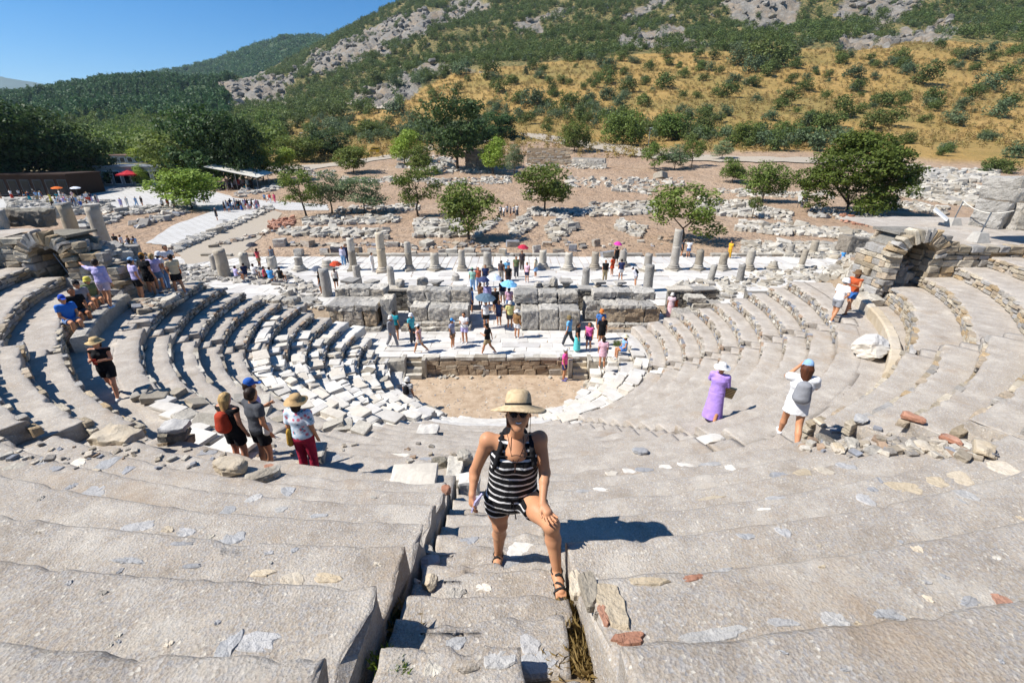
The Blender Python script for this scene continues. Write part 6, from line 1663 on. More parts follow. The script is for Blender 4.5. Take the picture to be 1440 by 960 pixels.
def person(label,pos,face,h=1.68,vx=.026,skin='#c08a66',pose='stand',fem=False,top=('tee','white'),bot=('shorts','navy'),hat=None,hair=('short','hair'),shoe='white',bag=None,walk=0,seat=None,arms=('down','down'),lean=0,group=None,name='person',fingers=False,extras=None):
    J=joints(h,pose,walk,seat,arms[0],arms[1],lean); up=J['up'];X=v3(1,0,0); fw=J['fw']
    T=thing(name,label,'person',tuple(pos),0,group)
    def fin(o,c): o.color=rgba(c); return o
    B=body_sdf(J,h,fem,fingers)
    fin(obj('body',B.mesh('body',vx,M['skin']),T),skin)
    g=.012*1.0+vx*.25
    # --- top ---
    k_,c_=top
    def torso(s,g,zlo=0,flare=0.,bottom=None):
        lo=J['pel']+up*(.02*h) if bottom is None else bottom
        s.cap(lo,J['waist'],.066*h+g+flare,.058*h+g,.03,(X,1.42)); s.cap(J['waist'],J['chest'],.058*h+g,.067*h+g,.03,(X,1.42)); s.cap(J['chest'],J['chest']+up*.055*h,.067*h+g,.053*h+g,.03,(X,1.5))
        if fem:
            for q in(-1,1): s.ball(J['chest']+up*.015*h+fw*.045*h+v3(q*.036*h,0,0),.034*h+g,.03)
    s=SDF(); torso(s,g,flare=.008)
    sl={'tee':.55,'polo':.5,'long':1.,'tank':0,'loose':.75}.get(k_,.5)
    for n in 'LR':
        s.cap(J['chest']+up*.06*h,J['sho'+n],.04*h+g,.034*h+g,.03)
        if sl>0 and sl<=.75: e=J['sho'+n]*(1-sl)+J['el'+n]*sl; d=e-J['sho'+n]; s.cap(J['sho'+n],e+d*.15,.034*h+g,.032*h+g+.004,.02,None,[(e,d)])
        elif sl==1.: s.cap(J['sho'+n],J['el'+n],.034*h+g,.027*h+g,.02); d=J['wr'+n]-J['el'+n]; s.cap(J['el'+n],J['wr'+n],.027*h+g,.02*h+g,.015,None,[(J['wr'+n]-d*.06,d)])
    nk=J['neck']+up*(.018*h if k_!='tank' else -.002*h)
    s2=[(nk,up)]
    if k_=='tank': pass
    hemz=J['pel']+up*(-.035*h)
    m=s.mesh('shirt',vx,M.get('cloth_'+str(c_),M['cloth']) if str(c_) in('stripes','floral','breton') else M['cloth'],[(nk,up),(hemz,-up)],.004); fin(obj('shirt',m,T),c_ if c_ not in('stripes','floral','breton') else 'white')
    # --- bottom ---
    k_,c_=bot
    if k_ in('shorts','trousers'):
        s=SDF(); s.cap(J['pel']-up*.015*h,J['pel']+up*.055*h,.07*h+g*.8,.06*h+g*.8,.03,(X,1.42)); L=.62 if k_=='shorts' else 1
        for n in 'LR':
            if L<1: e=J['hip'+n]*(1-L)+J['kn'+n]*L; d=e-J['hip'+n]; s.cap(J['hip'+n],e+d*.2,.055*h+g,.05*h+g,.02,None,[(e,d)])
            else: s.cap(J['hip'+n],J['kn'+n],.055*h+g,.037*h+g,.02); d=J['an'+n]-J['kn'+n]; s.cap(J['kn'+n],J['an'+n],.037*h+g,.03*h+g,.02,None,[(J['an'+n]-d*.02,d)])
        fin(obj('shorts' if L<1 else 'trousers',s.mesh('shorts',vx,M['cloth'],[(J['pel']+up*.06*h,up)],.004),T),c_)
    else:  # skirt or dress hem: 'skirt' knee, 'long' ankle, 'mini'
        L={'skirt':.42,'long':.93,'mini':.28}[k_]; hip=J['pel']; b=(J['anL']+J['anR'])/2*L+hip*(1-L)
        if pose=='sit': b=(J['knL']+J['knR'])/2
        w_=.075*h+.035*L*h; s=SDF(); s.cap(hip+up*.04*h,hip-up*.03*h,.062*h+g,.072*h+g,.03,(X,1.4)); s.cap(hip-up*.03*h,b*1.05-hip*.05,.072*h+g,w_+g,.03,(X,1.3),[(b,b-hip)])
        for q in range(5): a=q*1.3; s.cap(hip-up*.06*h+v3(math.cos(a)*.05*h,math.sin(a)*.04*h,0),b+v3(math.cos(a)*w_*.9,math.sin(a)*w_*.7,0),.03*h,.045*h,.02,None,[(b,b-hip)])
        fin(obj('skirt',s.mesh('skirt',vx,M['cloth'],[(hip+up*.05*h,up)],.005),T),c_)
    # --- shoes ---
    if shoe:
        for n,q in(('L',-1),('R',1)):
            a=J['an'+n]; s=SDF(); s.cap(a-v3(0,-.02*h,.02*h),a+v3(q*.008*h,-.08*h,-.025*h),.026*h,.021*h,.02,None,[(a-v3(0,0,.004*h),(0,0,1)),(a-v3(0,0,.047*h),(0,0,-1))]); fin(obj('shoe',s.mesh('shoe',max(.012,vx*.7),M['cloth']),T),shoe)
    hd=J['head']
    # --- hair ---
    if hair:
        k_,c_=hair; s=SDF(); s.cap(hd+up*.0*h-fw*.014*h,hd+up*.025*h-fw*.008*h,.053*h,.055*h,.02,(v3(0,1,0),1.05))
        cut=None
        if k_=='long': s.cap(hd-fw*.03*h,hd-fw*.045*h-up*.13*h,.045*h,.03*h,.02,(X,1.4)); 
        if k_=='bob': s.cap(hd-fw*.02*h,hd-fw*.03*h-up*.05*h,.052*h,.04*h,.02,(X,1.2))
        if k_=='tail': s.cap(hd-fw*.06*h,hd-fw*.075*h-up*.1*h,.022*h,.012*h,.02)
        if k_=='bun': s.ball(hd-fw*.05*h+up*.05*h,.026*h)
        m=s.mesh('hair',max(.008,vx*.6),M['hair'],[(hd+fw*.026*h+up*.03*h,fw*1.0-up*.55)],.003); fin(obj('hair',m,T),c_)
    if hat:
        k_,c_=hat; b=MB(); R3=np.stack([X,-fw,up],1); c0=hd+up*.035*h
        if k_ in('sun','bucket'):
            w_={'sun':.115,'bucket':.078}[k_]*h; dr={'sun':.012,'bucket':.035}[k_]*h
            V=[];F=[];n=24;pr=[(w_,-dr),(w_*.98,-dr+.006),(.064*h,.004*h),(.060*h,.03*h),(.05*h,.055*h),(.02*h,.064*h),(0.001,.065*h)]
            for r_,z in pr:
                for j in range(n): a=2*math.pi*j/n; wv=math.sin(a*3+h*9)*.008*h*(r_>.07*h); V.append((r_*math.cos(a),r_*1.06*math.sin(a),z+wv))
            k=len(pr); F=[(i*n+j,i*n+(j+1)%n,(i+1)*n+(j+1)%n,(i+1)*n+j) for i in range(k-1) for j in range(n)]
            V=np.array(V); m=mesh('hat',V@R3.T+c0,F,M['straw'] if c_ in('straw','beige') else M['cloth'],True)
        else:
            s=SDF(); s.cap(c0,c0+up*.02*h,.056*h,.05*h,.01,(v3(0,1,0),1.08),[(c0-up*.005*h,-up)]); s.cap(c0+fw*.05*h,c0+fw*.085*h-up*.012*h,.03*h,.034*h,.01,(up,.22)); m=s.mesh('hat',max(.009,vx*.5),M['cloth'])
        fin(obj('hat',m,T),c_)
    if bag:
        k_,c_=bag; s=SDF()
        if k_=='backpack': s.cap(J['chest']-fw*.10*h-up*.10*h,J['chest']-fw*.095*h+up*.03*h,.07*h,.055*h,.02,(X,1.25)); nm='backpack'
        elif k_=='tote': e=J['pel']+v3(.12*h,.02*h,0)+up*.0; s.cap(e-up*.05*h,e+up*.05*h,.07*h,.055*h,.02,(X,.5)); s.cap(e+up*.05*h,J['shoR'],.012*h,.01*h,.01); nm='tote_bag'
        elif k_=='side': e=J['pel']+v3(-.12*h,-.02*h,0)+up*.03; s.cap(e-up*.02*h,e+up*.03*h,.05*h,.045*h,.02,(X,.6)); s.cap(e,J['shoR'],.008*h,.008*h,.01); nm='shoulder_bag'
        fin(obj(nm,s.mesh(nm,vx,M['cloth']),T),c_)
    if extras: extras(T,J,h,fin)
    T.rotation_euler=(0,0,R(face)); return T
# where a figure stands
def st(px,py,z=0.): p=at_z(px,py,z); return (p.x,p.y,z)
def umbrella(pos,hh,r,c,label,fold=0.):
    T=thing('umbrella',label,'umbrella',pos); b=MB(); b.tube([(0,0,0),(0,0,hh)],.012,5); b.build('shaft',M['steel'],T)
    V=[(0,0,hh+.04)];n=8
    for z,q in((hh-.05,.5),(hh-.24,1.)):
        for k in range(n*2): a=math.pi*k/n; w_=1 if k%2==0 else .94; V.append((r*q*w_*math.cos(a),r*q*w_*math.sin(a),z+(0 if k%2==0 else .03)))
    m=n*2; F=[(0,1+k,1+(k+1)%m) for k in range(m)]+[(1+k,1+m+k,1+m+(k+1)%m,1+(k+1)%m) for k in range(m)]
    o=obj('canopy',mesh('canopy',V,F,M['cloth']),T); o.color=rgba(c); T.rotation_euler=(.1,.08,0); return T
def pat(name,fn): t=NT(name); return fn(t)
def stripes(t):
    p=t.objc(); s=t.n('SeparateXYZ'); t.l(p,s.inputs[0]); n=t.noise(7,2,p); z=t.math('ADD',s.outputs[2],t.math('MULTIPLY',n,.025)); f=t.math('FRACT',t.math('DIVIDE',z,.062)); m=t.math('LESS_THAN',f,.27)
    n2=t.noise(40,3,p); return t.out(t.mix(m,'#0e0e11','#cfcdca'),t.bump(t.noise(10,3,p),.6,.03,t.bump(n2,.2,.003)),.85)
M['stripes']=pat('striped_jersey',stripes)
def breton(t):
    p=t.objc(); s=t.n('SeparateXYZ'); t.l(p,s.inputs[0]); f=t.math('FRACT',t.math('DIVIDE',s.outputs[2],.07)); return t.out(t.mix(t.math('LESS_THAN',f,.5),'#1d2338','#dcdad6'),None,.85)
M['cloth_breton']=pat('navy_striped_shirt',breton)
def floral(t):
    p=t.objc(); a=t.noise(9,3,p); b=t.n('TexVoronoi'); b.inputs['Scale'].default_value=11; t.l(p,b.inputs['Vector'])
    c=t.mix(t.ramp(a,[(.4,0.),(.6,1.)]),'#b9cfe0','#d9dbe0'); c=t.mix(t.ramp(b.outputs['Distance'],[(.25,1.),(.4,0.)]),c,'#c76a78'); c2=t.noise(15,2,p); c=t.mix(t.ramp(c2,[(.6,0.),(.68,1.)]),c,'#4f8f9f'); return t.out(c,None,.85)
M['cloth_floral']=pat('floral_shirt',floral)
# ---- the woman on the stair ----
def main_woman():
    A=lambda px,py,D: np.array(at_d(px,py,D))
    fR=at_seat(701,787); fL=at_seat(775,821); q_=at_z(787,821,fL.z); fL=q_
    DR_,DL=fR.y,fL.y
    o=v3((fR.x+fL.x)/2,(fR.y+fL.y)/2,fR.z)
    J=dict(anR=np.array(fR)+v3(0,.01,.075),anL=np.array(fL)+v3(-.02,.06,.085))
    D0=DR_-.1
    J['knR']=A(703,737,D0-.02); J['knL']=A(775,737,DL+.12)
    J['hipR']=A(699,700,D0-.0); J['hipL']=A(741,700,D0-.05); J['pel']=A(720,690,D0-.0); J['waist']=A(722,662,D0-.02); J['chest']=A(724,638,D0-.03)
    J['shoR']=A(686,616,D0-.02); J['shoL']=A(759,614,D0-.02); J['neck']=A(727,611,D0-.04); J['head']=A(729,584,D0-.15)
    J['elR']=A(668,662,D0+.0); J['wrR']=A(664,695,D0-.12); J['elL']=A(766,664,D0-.1); J['wrL']=A(763,708,DL+.20)
    L0=np.array([float(x) for x in o]); J={k:v-L0 for k,v in J.items()}
    T=thing('person','smiling woman in straw hat, sunglasses and black striped playsuit on the middle stair','person',tuple(o))
    fin=lambda o_,c:(setattr(o_,'color',rgba(c)),o_)[1]
    s=SDF();X=v3(1,0,0); sk='#c08c68'; up=J['neck']-J['pel']; up/=np.linalg.norm(up); fw=v3(0,-1,-.35); fw/=np.linalg.norm(fw)
    s.cap(J['pel'],J['waist'],.13,.115,.04,(X,1.42)); s.cap(J['waist'],J['chest'],.115,.12,.04,(X,1.4)); s.cap(J['chest'],J['chest']+up*.07,.115,.085,.04,(X,1.5))
    for q in(-1,1): s.ball(J['chest']-up*.02+fw*.075+v3(q*.07,0,0),.07,.04)
    s.cap(J['chest']+up*.08,J['neck'],.075,.052,.04); s.cap(J['neck']-up*.02,J['head']-up*.05,.053,.05,.02)
    hu=v3(0,.44,.898); hf=v3(0,-.898,.44); hd=J['head']+hu*.005
    s.cap(hd-hu*.02,hd+hu*.035,.078,.084,.02,(v3(0,1,0),1.1)); s.cap(hd-hu*.088+hf*.040,hd-hu*.02+hf*.024,.040,.064,.03)
    s.cap(hd+hf*.088+hu*.01,hd+hf*.106-hu*.022,.009,.014,.012)            # nose
    for q in(-1,1): s.ball(hd+hf*.07-hu*.028+v3(q*.038,0,0),.022,.025); s.ball(hd+v3(q*.08,0.005,-.008),.018,.01)   # cheeks, ears
    for q,n in((-1,'R'),(1,'L')):
        s.cap(J['chest']+up*.1+v3(q*.05,0,0),J['sho'+n]-up*.015,.066,.056,.05); s.cap(J['sho'+n]-up*.02,J['el'+n],.057,.045,.04); m_=J['el'+n]*.7+J['wr'+n]*.3; s.cap(J['el'+n],m_,.044,.041,.02); s.cap(m_,J['wr'+n],.038,.026,.015)
        th=J['hip'+n]; kn=J['kn'+n]; an=J['an'+n]; s.cap(th,th*.5+kn*.5,.102,.09,.03); s.cap(th*.5+kn*.5,kn,.09,.064,.03); s.ball(kn+v3(0,-.016,.004),.054,.03); c=kn*.62+an*.38+v3(0,.022,0); s.cap(kn,c,.056,.062,.03); s.cap(c,an,.061,.036,.02)
        # foot with toes
        toe=an+v3(q*.02,-.15,-.055); s.cap(an+v3(0,.035,-.04),an+v3(0,-.02,-.03),.033,.034,.02); s.cap(an+v3(0,-.02,-.03),toe,.036,.026,.02,(X,1.25))
        for t_ in range(5): b=toe+v3((t_-2)*.017*(-q if False else 1),.0,-.004); L_=.045 if (t_==(0 if q>0 else 4)) else .034-.004*abs(t_-2); s.cap(b,b+v3(0,-L_,-.006),.0105,.009,.006)
    # hands: right hangs holding a folder, left grips the knee
    def hand(w_,d,side,curl,thumb,spread=.3):
        d=d/np.linalg.norm(d); side=side/np.linalg.norm(side); nrm=np.cross(d,side)
        s.cap(w_,w_+d*.075,.026,.032,.015,(side,1.25)) 
        for f in range(4):
            b=w_+d*.088+side*(f-1.5)*.0205; Ls=(.040,.046,.043,.033)[f]; d1=d+side*(f-1.5)*.08*spread*3+nrm*curl*.35; d1/=np.linalg.norm(d1); e=b+d1*Ls; d2=d1+nrm*curl*.9; d2/=np.linalg.norm(d2); e2=e+d2*Ls*.62; d3=d2+nrm*curl*.8; d3/=np.linalg.norm(d3)
            s.cap(b,e,.0098,.0092,.006); s.cap(e,e2,.0092,.0086,.004); s.cap(e2,e2+d3*Ls*.45,.0086,.0075,.004)
        tb=w_+d*.025+side*thumb*.028; t1=tb+d*.035+side*thumb*.03+nrm*curl*.015; s.cap(tb,t1,.013,.011,.01); s.cap(t1,t1+d*.03+side*thumb*.006+nrm*curl*.02,.011,.0088,.004)
    hand(J['wrR'],v3(.0,-.12,-1),v3(.15,-1,0),-.55,1.,.1)
    kd=J['knL']+v3(.0,-.03,.02)-J['wrL']; hand(J['wrL'],v3(.45,-.75,-.42),v3(.85,.5,.1),.42,-1.,.6)
    fin(obj('body',s.mesh('body',.0072,M['skin']),T),sk)
    # playsuit: fitted top with neck scoop and armholes, loose short legs
    g=.016; c=SDF(); c.cap(J['pel'],J['waist'],.137+g,.118+g,.04,(X,1.42)); c.cap(J['waist'],J['chest'],.117+g,.123+g,.04,(X,1.4)); c.cap(J['chest'],J['chest']+up*.08,.118+g,.09+g,.03,(X,1.42))
    for q in(-1,1): c.ball(J['chest']-up*.02+fw*.075+v3(q*.07,0,0),.073+g,.04)
    for q,n in((-1,'R'),(1,'L')):
        c.cap(J['chest']+up*.07+v3(q*.10,0,0),J['chest']+up*.155+v3(q*.105,.0,0),.055,.05,.03,(X,.8))
    c1=c.mesh('top',.009,M['stripes'],[(J['chest']+up*.165,up),(J['pel']+up*.02,-up)],.004)
    o_=fin(obj('top',c1,T),'white')
    # scoop: skin-coloured chest shows above the neckline, so the straps are built as their own band
    b=SDF(); b.cap(J['pel']+up*.055,J['pel']-up*.03,.122+g,.150+g,.03,(X,1.38))
    for q,n in((-1,'R'),(1,'L')):
        th=J['hip'+n];kn=J['kn'+n]; e=th*.58+kn*.42; d=kn-th; b.cap(th,e+d*.1,.108,.118,.03,None,[(e,d)])
    fin(obj('shorts',b.mesh('shorts',.009,M['stripes'],[(J['pel']+up*.06,up)],.007),T),'white')
    bt=MB(); 
    for s_ in (1,): pass
    w=SDF(); 
    for i in range(20):
        a=2*math.pi*i/20;a2=2*math.pi*(i+1)/20; q0=J['pel']+up*.055; w.cap(q0+v3(math.cos(a)*.195,math.sin(a)*.142,0),q0+v3(math.cos(a2)*.195,math.sin(a2)*.142,0),.011,.011,.006)
    q0=J['pel']+up*.05+v3(.0,-.15,0); w.cap(q0,q0+v3(-.03,-.012,-.16),.006,.006,.004); w.cap(q0,q0+v3(.03,-.01,-.20),.006,.006,.004); w.cap(q0,q0+v3(.05,-.01,.02),.01,.008,.004); w.cap(q0,q0+v3(-.05,-.01,.02),.01,.008,.004)
    fin(obj('waist_tie',w.mesh('waist_tie',.006,M['cloth']),T),'black')
    # backpack straps and the pack behind
    k=SDF()
    for q in(-1,1):
        P=[J['chest']+up*.03+v3(q*.13,.13,0),J['chest']+up*.13+v3(q*.115,.09,0),J['chest']+up*.165+v3(q*.112,.0,0),J['chest']+up*.12+v3(q*.125,-.10,0),J['chest']+up*.0+v3(q*.15,-.125,0),J['waist']+up*.02+v3(q*.165,-.03,0),J['waist']+v3(q*.14,.1,0)]
        for i in range(6): k.cap(P[i],P[i+1],.020,.020,.01)
    a,b_=J['chest']+up*.075+v3(-.13,-.125,0),J['chest']+up*.075+v3(.13,-.125,0); k.cap(a,b_,.008,.008,.01)
    k.cap(J['chest']+v3(0,.19,.05),J['waist']+v3(0,.18,-.03),.09,.105,.03,(X,1.25))
    fin(obj('backpack',k.mesh('backpack',.009,M['cloth']),T),'black')
    # chest skin patch shown in the scoop of the neckline
    n_=SDF(); n_.cap(J['neck']-up*.0,J['chest']+up*.085+fw*.062,.055,.092,.02,(X,1.1)); 
    fin(obj('neckline',n_.mesh('neckline',.008,M['skin'],[(J['chest']+up*.05,-up)]),T),sk)
    # hair, pulled back
    hr=SDF(); hr.cap(hd-hf*.02,hd+hu*.03-hf*.012,.084,.088,.02,(v3(0,1,0),1.05)); hr.cap(hd-hf*.03-hu*.02+v3(-.055,0,0),hd-hu*.11-hf*.0+v3(-.07,0,0),.03,.018,.02); hr.cap(hd-hf*.03-hu*.02+v3(.05,0,0),hd-hu*.09-hf*.02+v3(.06,0,0),.026,.014,.02)
    fin(obj('hair',hr.mesh('hair',.007,M['hair'],[(hd+hf*.03+hu*.04,hf*1.-hu*.35)],.003),T),'auburn')
    # hat: domed crown, wide soft brim, dark band
    hU=v3(0,.52,.854); hF=v3(0,-.854,.52); hc=hd+hu*.062-hf*.012; Rm=np.stack([X,-hF,hU],1); n=48; pr=[(.092,.001),(.185,-.030),(.205,-.040),(.2065,-.036),(.187,-.022),(.096,.010),(.099,.028),(.098,.05),(.092,.085),(.078,.112),(.05,.126),(.02,.130),(.001,.131)]
    V=[]
    for r_,z in pr:
        for j in range(n): a=2*math.pi*j/n; wv=(.010*math.sin(2*a+.6)+.006*math.sin(3*a))*max(0,(r_-.1)/.1); V.append((r_*math.cos(a)*(1 if r_<.11 else 1.02),r_*math.sin(a)*1.05,z+wv))
    F=[(i*n+j,i*n+(j+1)%n,(i+1)*n+(j+1)%n,(i+1)*n+j) for i in range(len(pr)-1) for j in range(n)]
    ht=fin(obj('hat',mesh('hat',np.array(V)@Rm.T+hc,F,M['straw'],True),T),'#c7b08c')
    V=[];
    for z,r_ in((.008,.1005),(.024,.1015),(.024,.0985),(.008,.0985)):
        for j in range(n): a=2*math.pi*j/n; V.append((r_*math.cos(a),r_*1.05*math.sin(a),z))
    F=[(i*n+j,i*n+(j+1)%n,((i+1)%4)*n+(j+1)%n,((i+1)%4)*n+j) for i in range(4) for j in range(n)]
    b_=obj('hat_band',mesh('hat_band',np.array(V)@Rm.T+hc,F,M['cloth'],True),ht); b_.color=rgba('black')
    # sunglasses
    gl=MB()
    for q in(-1,1):
        c0=hd+hf*.092+hu*.012+v3(q*.034,0,0); V=[];
        for dz in(0,.006):
            for j in range(14): a=2*math.pi*j/14; V.append(c0+X*.029*math.cos(a)+hu*.024*math.sin(a)*(1.0 if math.sin(a)<0 else .85)+hf*dz+v3(0,abs(q*.0)+.012*abs(math.cos(a))*(math.cos(a)*q>0),0))
        gl.add(V,[tuple(range(13,-1,-1)),tuple(range(14,28))]+[(j,(j+1)%14,14+(j+1)%14,14+j) for j in range(14)])
        gl.tube([c0+v3(q*.028,.0,.006),c0+v3(q*.048,.09,.0)],.003,5)
    gl.tube([hd+hf*.1+hu*.02+v3(-.012,0,0),hd+hf*.1+hu*.02+v3(.012,0,0)],.003,5)
    gl.build('sunglasses',M['lens'],T,True)
    # smile: lips and teeth
    mo=MB(); P=[];n=9
    for i in range(n): t_=(i/(n-1)-.5)*2; P.append(hd+hf*(.090-.018*t_*t_)-hu*(.052-.012*t_*t_)+v3(t_*.031,0,0))
    mo.tube(P,[.003]+[.0068]*(n-2)+[.003],6); mo.build('lips',M['lips'],T,True)
    mo=MB(); P2=[p_+hu*.001+hf*.005 for p_ in P[1:-1]]; mo.tube(P2,[.002]+[.0048]*(n-4)+[.002],6); mo.build('teeth',M['white'],T,True)
    # necklace cords and charm
    m_=MB(); a=J['neck']+up*.03; 
    for q in(-1,1): m_.tube([a+v3(q*.045,-.03,0),a+v3(q*.05,-.10,-.08),J['chest']+up*.04+v3(q*.012,-.165,0)],.0025,4)
    m_.tube([J['chest']+up*.04+v3(0,-.168,0),J['chest']+v3(.0,-.19,-.03)],.006,5); m_.build('necklace',M['leather'],T)
    m_=MB(); 
    for q in(-1,1): m_.tube([hd+v3(q*.09,-.03,.02),hd+v3(q*.085,-.07,-.10),J['chest']+up*.08+v3(q*.03,-.14,0)],.0022,4)
    m_.build('hat_cord',M['leather'],ht)
    # sandals
    for q,n in((-1,'R'),(1,'L')):
        an=J['an'+n]; z=-.078; cc=an+v3(q*.012,-.075,z); sb=MB(); V=[]
        ring=[(0,.125),(.03,.11),(.036,.05),(.034,-.02),(.046,-.08),(.04,-.125),(.01,-.145),(-.03,-.125),(-.044,-.08),(-.034,-.02),(-.036,.05),(-.03,.11)]
        for dz in(-.012,.012):
            for x,y in ring: V.append(cc+v3(x,y,dz))
        k_=len(ring); sb.add(V,[tuple(range(k_-1,-1,-1)),tuple(range(k_,2*k_))]+[(j,(j+1)%k_,k_+(j+1)%k_,k_+j) for j in range(k_)]); so_=sb.build('sandal',M['rubber'],T)
        st_=SDF()
        def arc(p,q_,hgt,r_=.008):
            m0=(p+q_)/2+v3(0,0,hgt); 
            for u,v_ in((p,p*.5+m0*.5+v3(0,0,hgt*.3)),(p*.5+m0*.5+v3(0,0,hgt*.3),m0),(m0,q_*.5+m0*.5+v3(0,0,hgt*.3)),(q_*.5+m0*.5+v3(0,0,hgt*.3),q_)): st_.cap(u,v_,r_,r_,.004,(v3(0,1,0),1.3))
        arc(cc+v3(-.045,-.075,.01),cc+v3(.045,-.06,.01),.042); arc(cc+v3(-.042,-.01,.015),cc+v3(.045,-.07,.012),.058); arc(cc+v3(-.042,.03,.02),cc+v3(.042,.02,.02),.075)
        for i in range(10):
            a=math.pi*2*i/10;a2=math.pi*2*(i+1)/10; st_.cap(an+v3(.042*math.cos(a),.0+.048*math.sin(a),-.01),an+v3(.042*math.cos(a2),.048*math.sin(a2),-.01),.009,.009,.004)
        obj('strap',st_.mesh('strap',.006,M['rubber']),so_)
    # booklet in the lowered hand
    w_=J['wrR']+v3(.035,-.02,-.07); bk=MB(); bk.box((0,0,0),(.012,.10,.17)); bk.build('map_booklet',M['booklet'],None,loc=tuple(L0+w_),rot=(.15,.35,-.5))
    o=bpy.data.objects['map_booklet']; tag(o,'small lilac printed booklet held in the right hand of the woman on the stair','booklet')
    return T
M['lens']=plain('sunglass_lens','#1c1420',.08); M['lips']=plain('lips','#b0615a',.4); M['leather']=plain('brown_cord','#3a241a',.7); M['rubber']=plain('dark_rubber','#2c2b2b',.8)
def booklet(t):
    p=t.objc(); n=t.n('TexVoronoi'); n.inputs['Scale'].default_value=22; t.l(p,n.inputs['Vector']); return t.out(t.mix(t.ramp(n.outputs['Distance'],[(.2,1.),(.5,0.)]),'#c9c4ea','#8d7bb8'),None,.5)
M['booklet']=pat('printed_booklet',booklet)
main_woman()
# ---------------- visitors ----------------
def P(label,px,py,z,face,**k):
    if z=='t': q=at_seat(px,py)
    elif z=='b': q=atb(px,py)
    elif isinstance(z,tuple): q=Vector(z)
    else: q=at_z(px,py,z)
    return person(label,(q.x,q.y,q.z),face,**k)
near=dict(vx=.016,fingers=True)
def straw_bag(T,J,h,fin):
    w_=J['wrL']; b=MB(); V=[];F=[]
    c=w_-J['up']*.0+v3(-.02,0,-.30)
    for z,a in((-.16,.2),(.12,.26)):
        for x,y in((-a,-.05),(a,-.05),(a,.05),(-a,.05)): V.append(c+v3(x,y,z))
    b.add(V,[(3,2,1,0),(4,5,6,7),(0,1,5,4),(1,2,6,5),(2,3,7,6),(3,0,4,7)]); o=b.build('straw_bag',M['bagstripe'],T)
    b=MB()
    for y in(-.05,.05): b.tube([c+v3(-.1,y,.1),w_+v3(0,y*.4,-.03),c+v3(.1,y,.1)],.008,5)
    fin(b.build('handle',M['straw'],o),'straw')
def bagstripe(t):
    p=t.objc(); s=t.n('SeparateXYZ'); t.l(p,s.inputs[0]); f=t.math('FRACT',t.math('DIVIDE',s.outputs[2],.045)); return t.out(t.mix(t.math('LESS_THAN',f,.4),'#d3b67c','#54401f'),None,.85)
M['bagstripe']=pat('striped_straw',bagstripe)
def phone(T,J,h,fin):
    w_=(J['wrL']+J['wrR'])/2+J['fw']*.07; b=MB(); b.box(w_,(.08,.012,.15)); fin(b.build('phone',M['cloth'],T),PH[0])
PH=['black']
P('woman in lilac hooded robe and white hat walking along the right walkway',1000,592,'t',145,h=1.68,fem=True,top=('long','lavender'),bot=('long','lavender'),hat=('sun','white'),hair=None,arms=('fwd','phone'),walk=12,shoe='beige',extras=straw_bag,**near)
PH[0]='dgrey'
P('long haired woman in white dress and blue scarf photographing, grey backpack on her back',1106,620,'t',155,h=1.66,fem=True,top=('loose','white'),bot=('mini','white'),hair=('long','auburn'),hat=('cap','lightblue'),bag=('backpack','grey'),arms=('phone','up'),walk=18,shoe='white',extras=phone,**near)
PH[0]='red'
P('woman in black tank top and black shorts holding a red phone on the left walkway',165,558,'t',15,h=1.66,fem=True,top=('tank','black'),bot=('shorts','black'),hat=('sun','straw'),hair=('bob','hair'),arms=('fwd','fwd'),walk=14,shoe='offwhite',extras=phone,skin='#c98f70',**near)
P('blonde woman with a red drawstring bag on her back, seen from behind',0,0,(-5.12,7.02,4.28),165,h=1.68,fem=True,top=('tank','black'),bot=('shorts','black'),hair=('long','blond'),bag=('backpack','#a83c26'),shoe='white',skin='#c98f70',**near)
P('curly haired man in dark tee carrying a white tote bag',0,0,(-4.62,6.98,4.28),150,h=1.8,top=('tee','dgrey'),bot=('shorts','black'),hair=('short','hair'),bag=('side','offwhite'),shoe='white',arms=('down','fwd'),**near)
P('man in blue cap and pale lilac shirt standing behind the curly haired man',0,0,(-5.02,7.6,4.1),120,h=1.8,top=('tee','lilac'),bot=('shorts','navy'),hat=('cap','blue'),hair=('short','hair'),shoe='white',**near)
P('woman in big straw hat and flowered shirt with a mustard bag, seen from behind',0,0,(-3.76,6.82,4.28),175,h=1.72,fem=True,top=('loose','floral'),bot=('trousers','#a3203c'),hat=('sun','#b3956a'),hair=('bob','hair'),bag=('tote','#b08a3a'),shoe='beige',**near)
P('person in white shirt and grey shorts leaning toward the one in orange on the right',1170,452,'t',110,h=1.66,fem=True,top=('loose','white'),bot=('shorts','grey'),hat=('bucket','white'),hair=('short','greyhair'),arms=('hip','fwd'),walk=12,lean=10,shoe='white',**near)
P('person in orange top and blue shorts facing the one in white on the right walkway',1190,440,'t',-70,h=1.68,fem=True,top=('tank','#b5532c'),bot=('shorts','#3767a8'),hat=('sun','#6a5138'),hair=('bob','hair'),arms=('fwd','fwd'),walk=16,shoe='brown',**near)
for a_ in (-18.6,-16.2,-13.0):
    x_,y_=pol(14.72,R(a_)); block(x_,y_,4.05,(.75,.5,.22),R(a_),M['marble_o'],T_th,'tread_slab',.01)
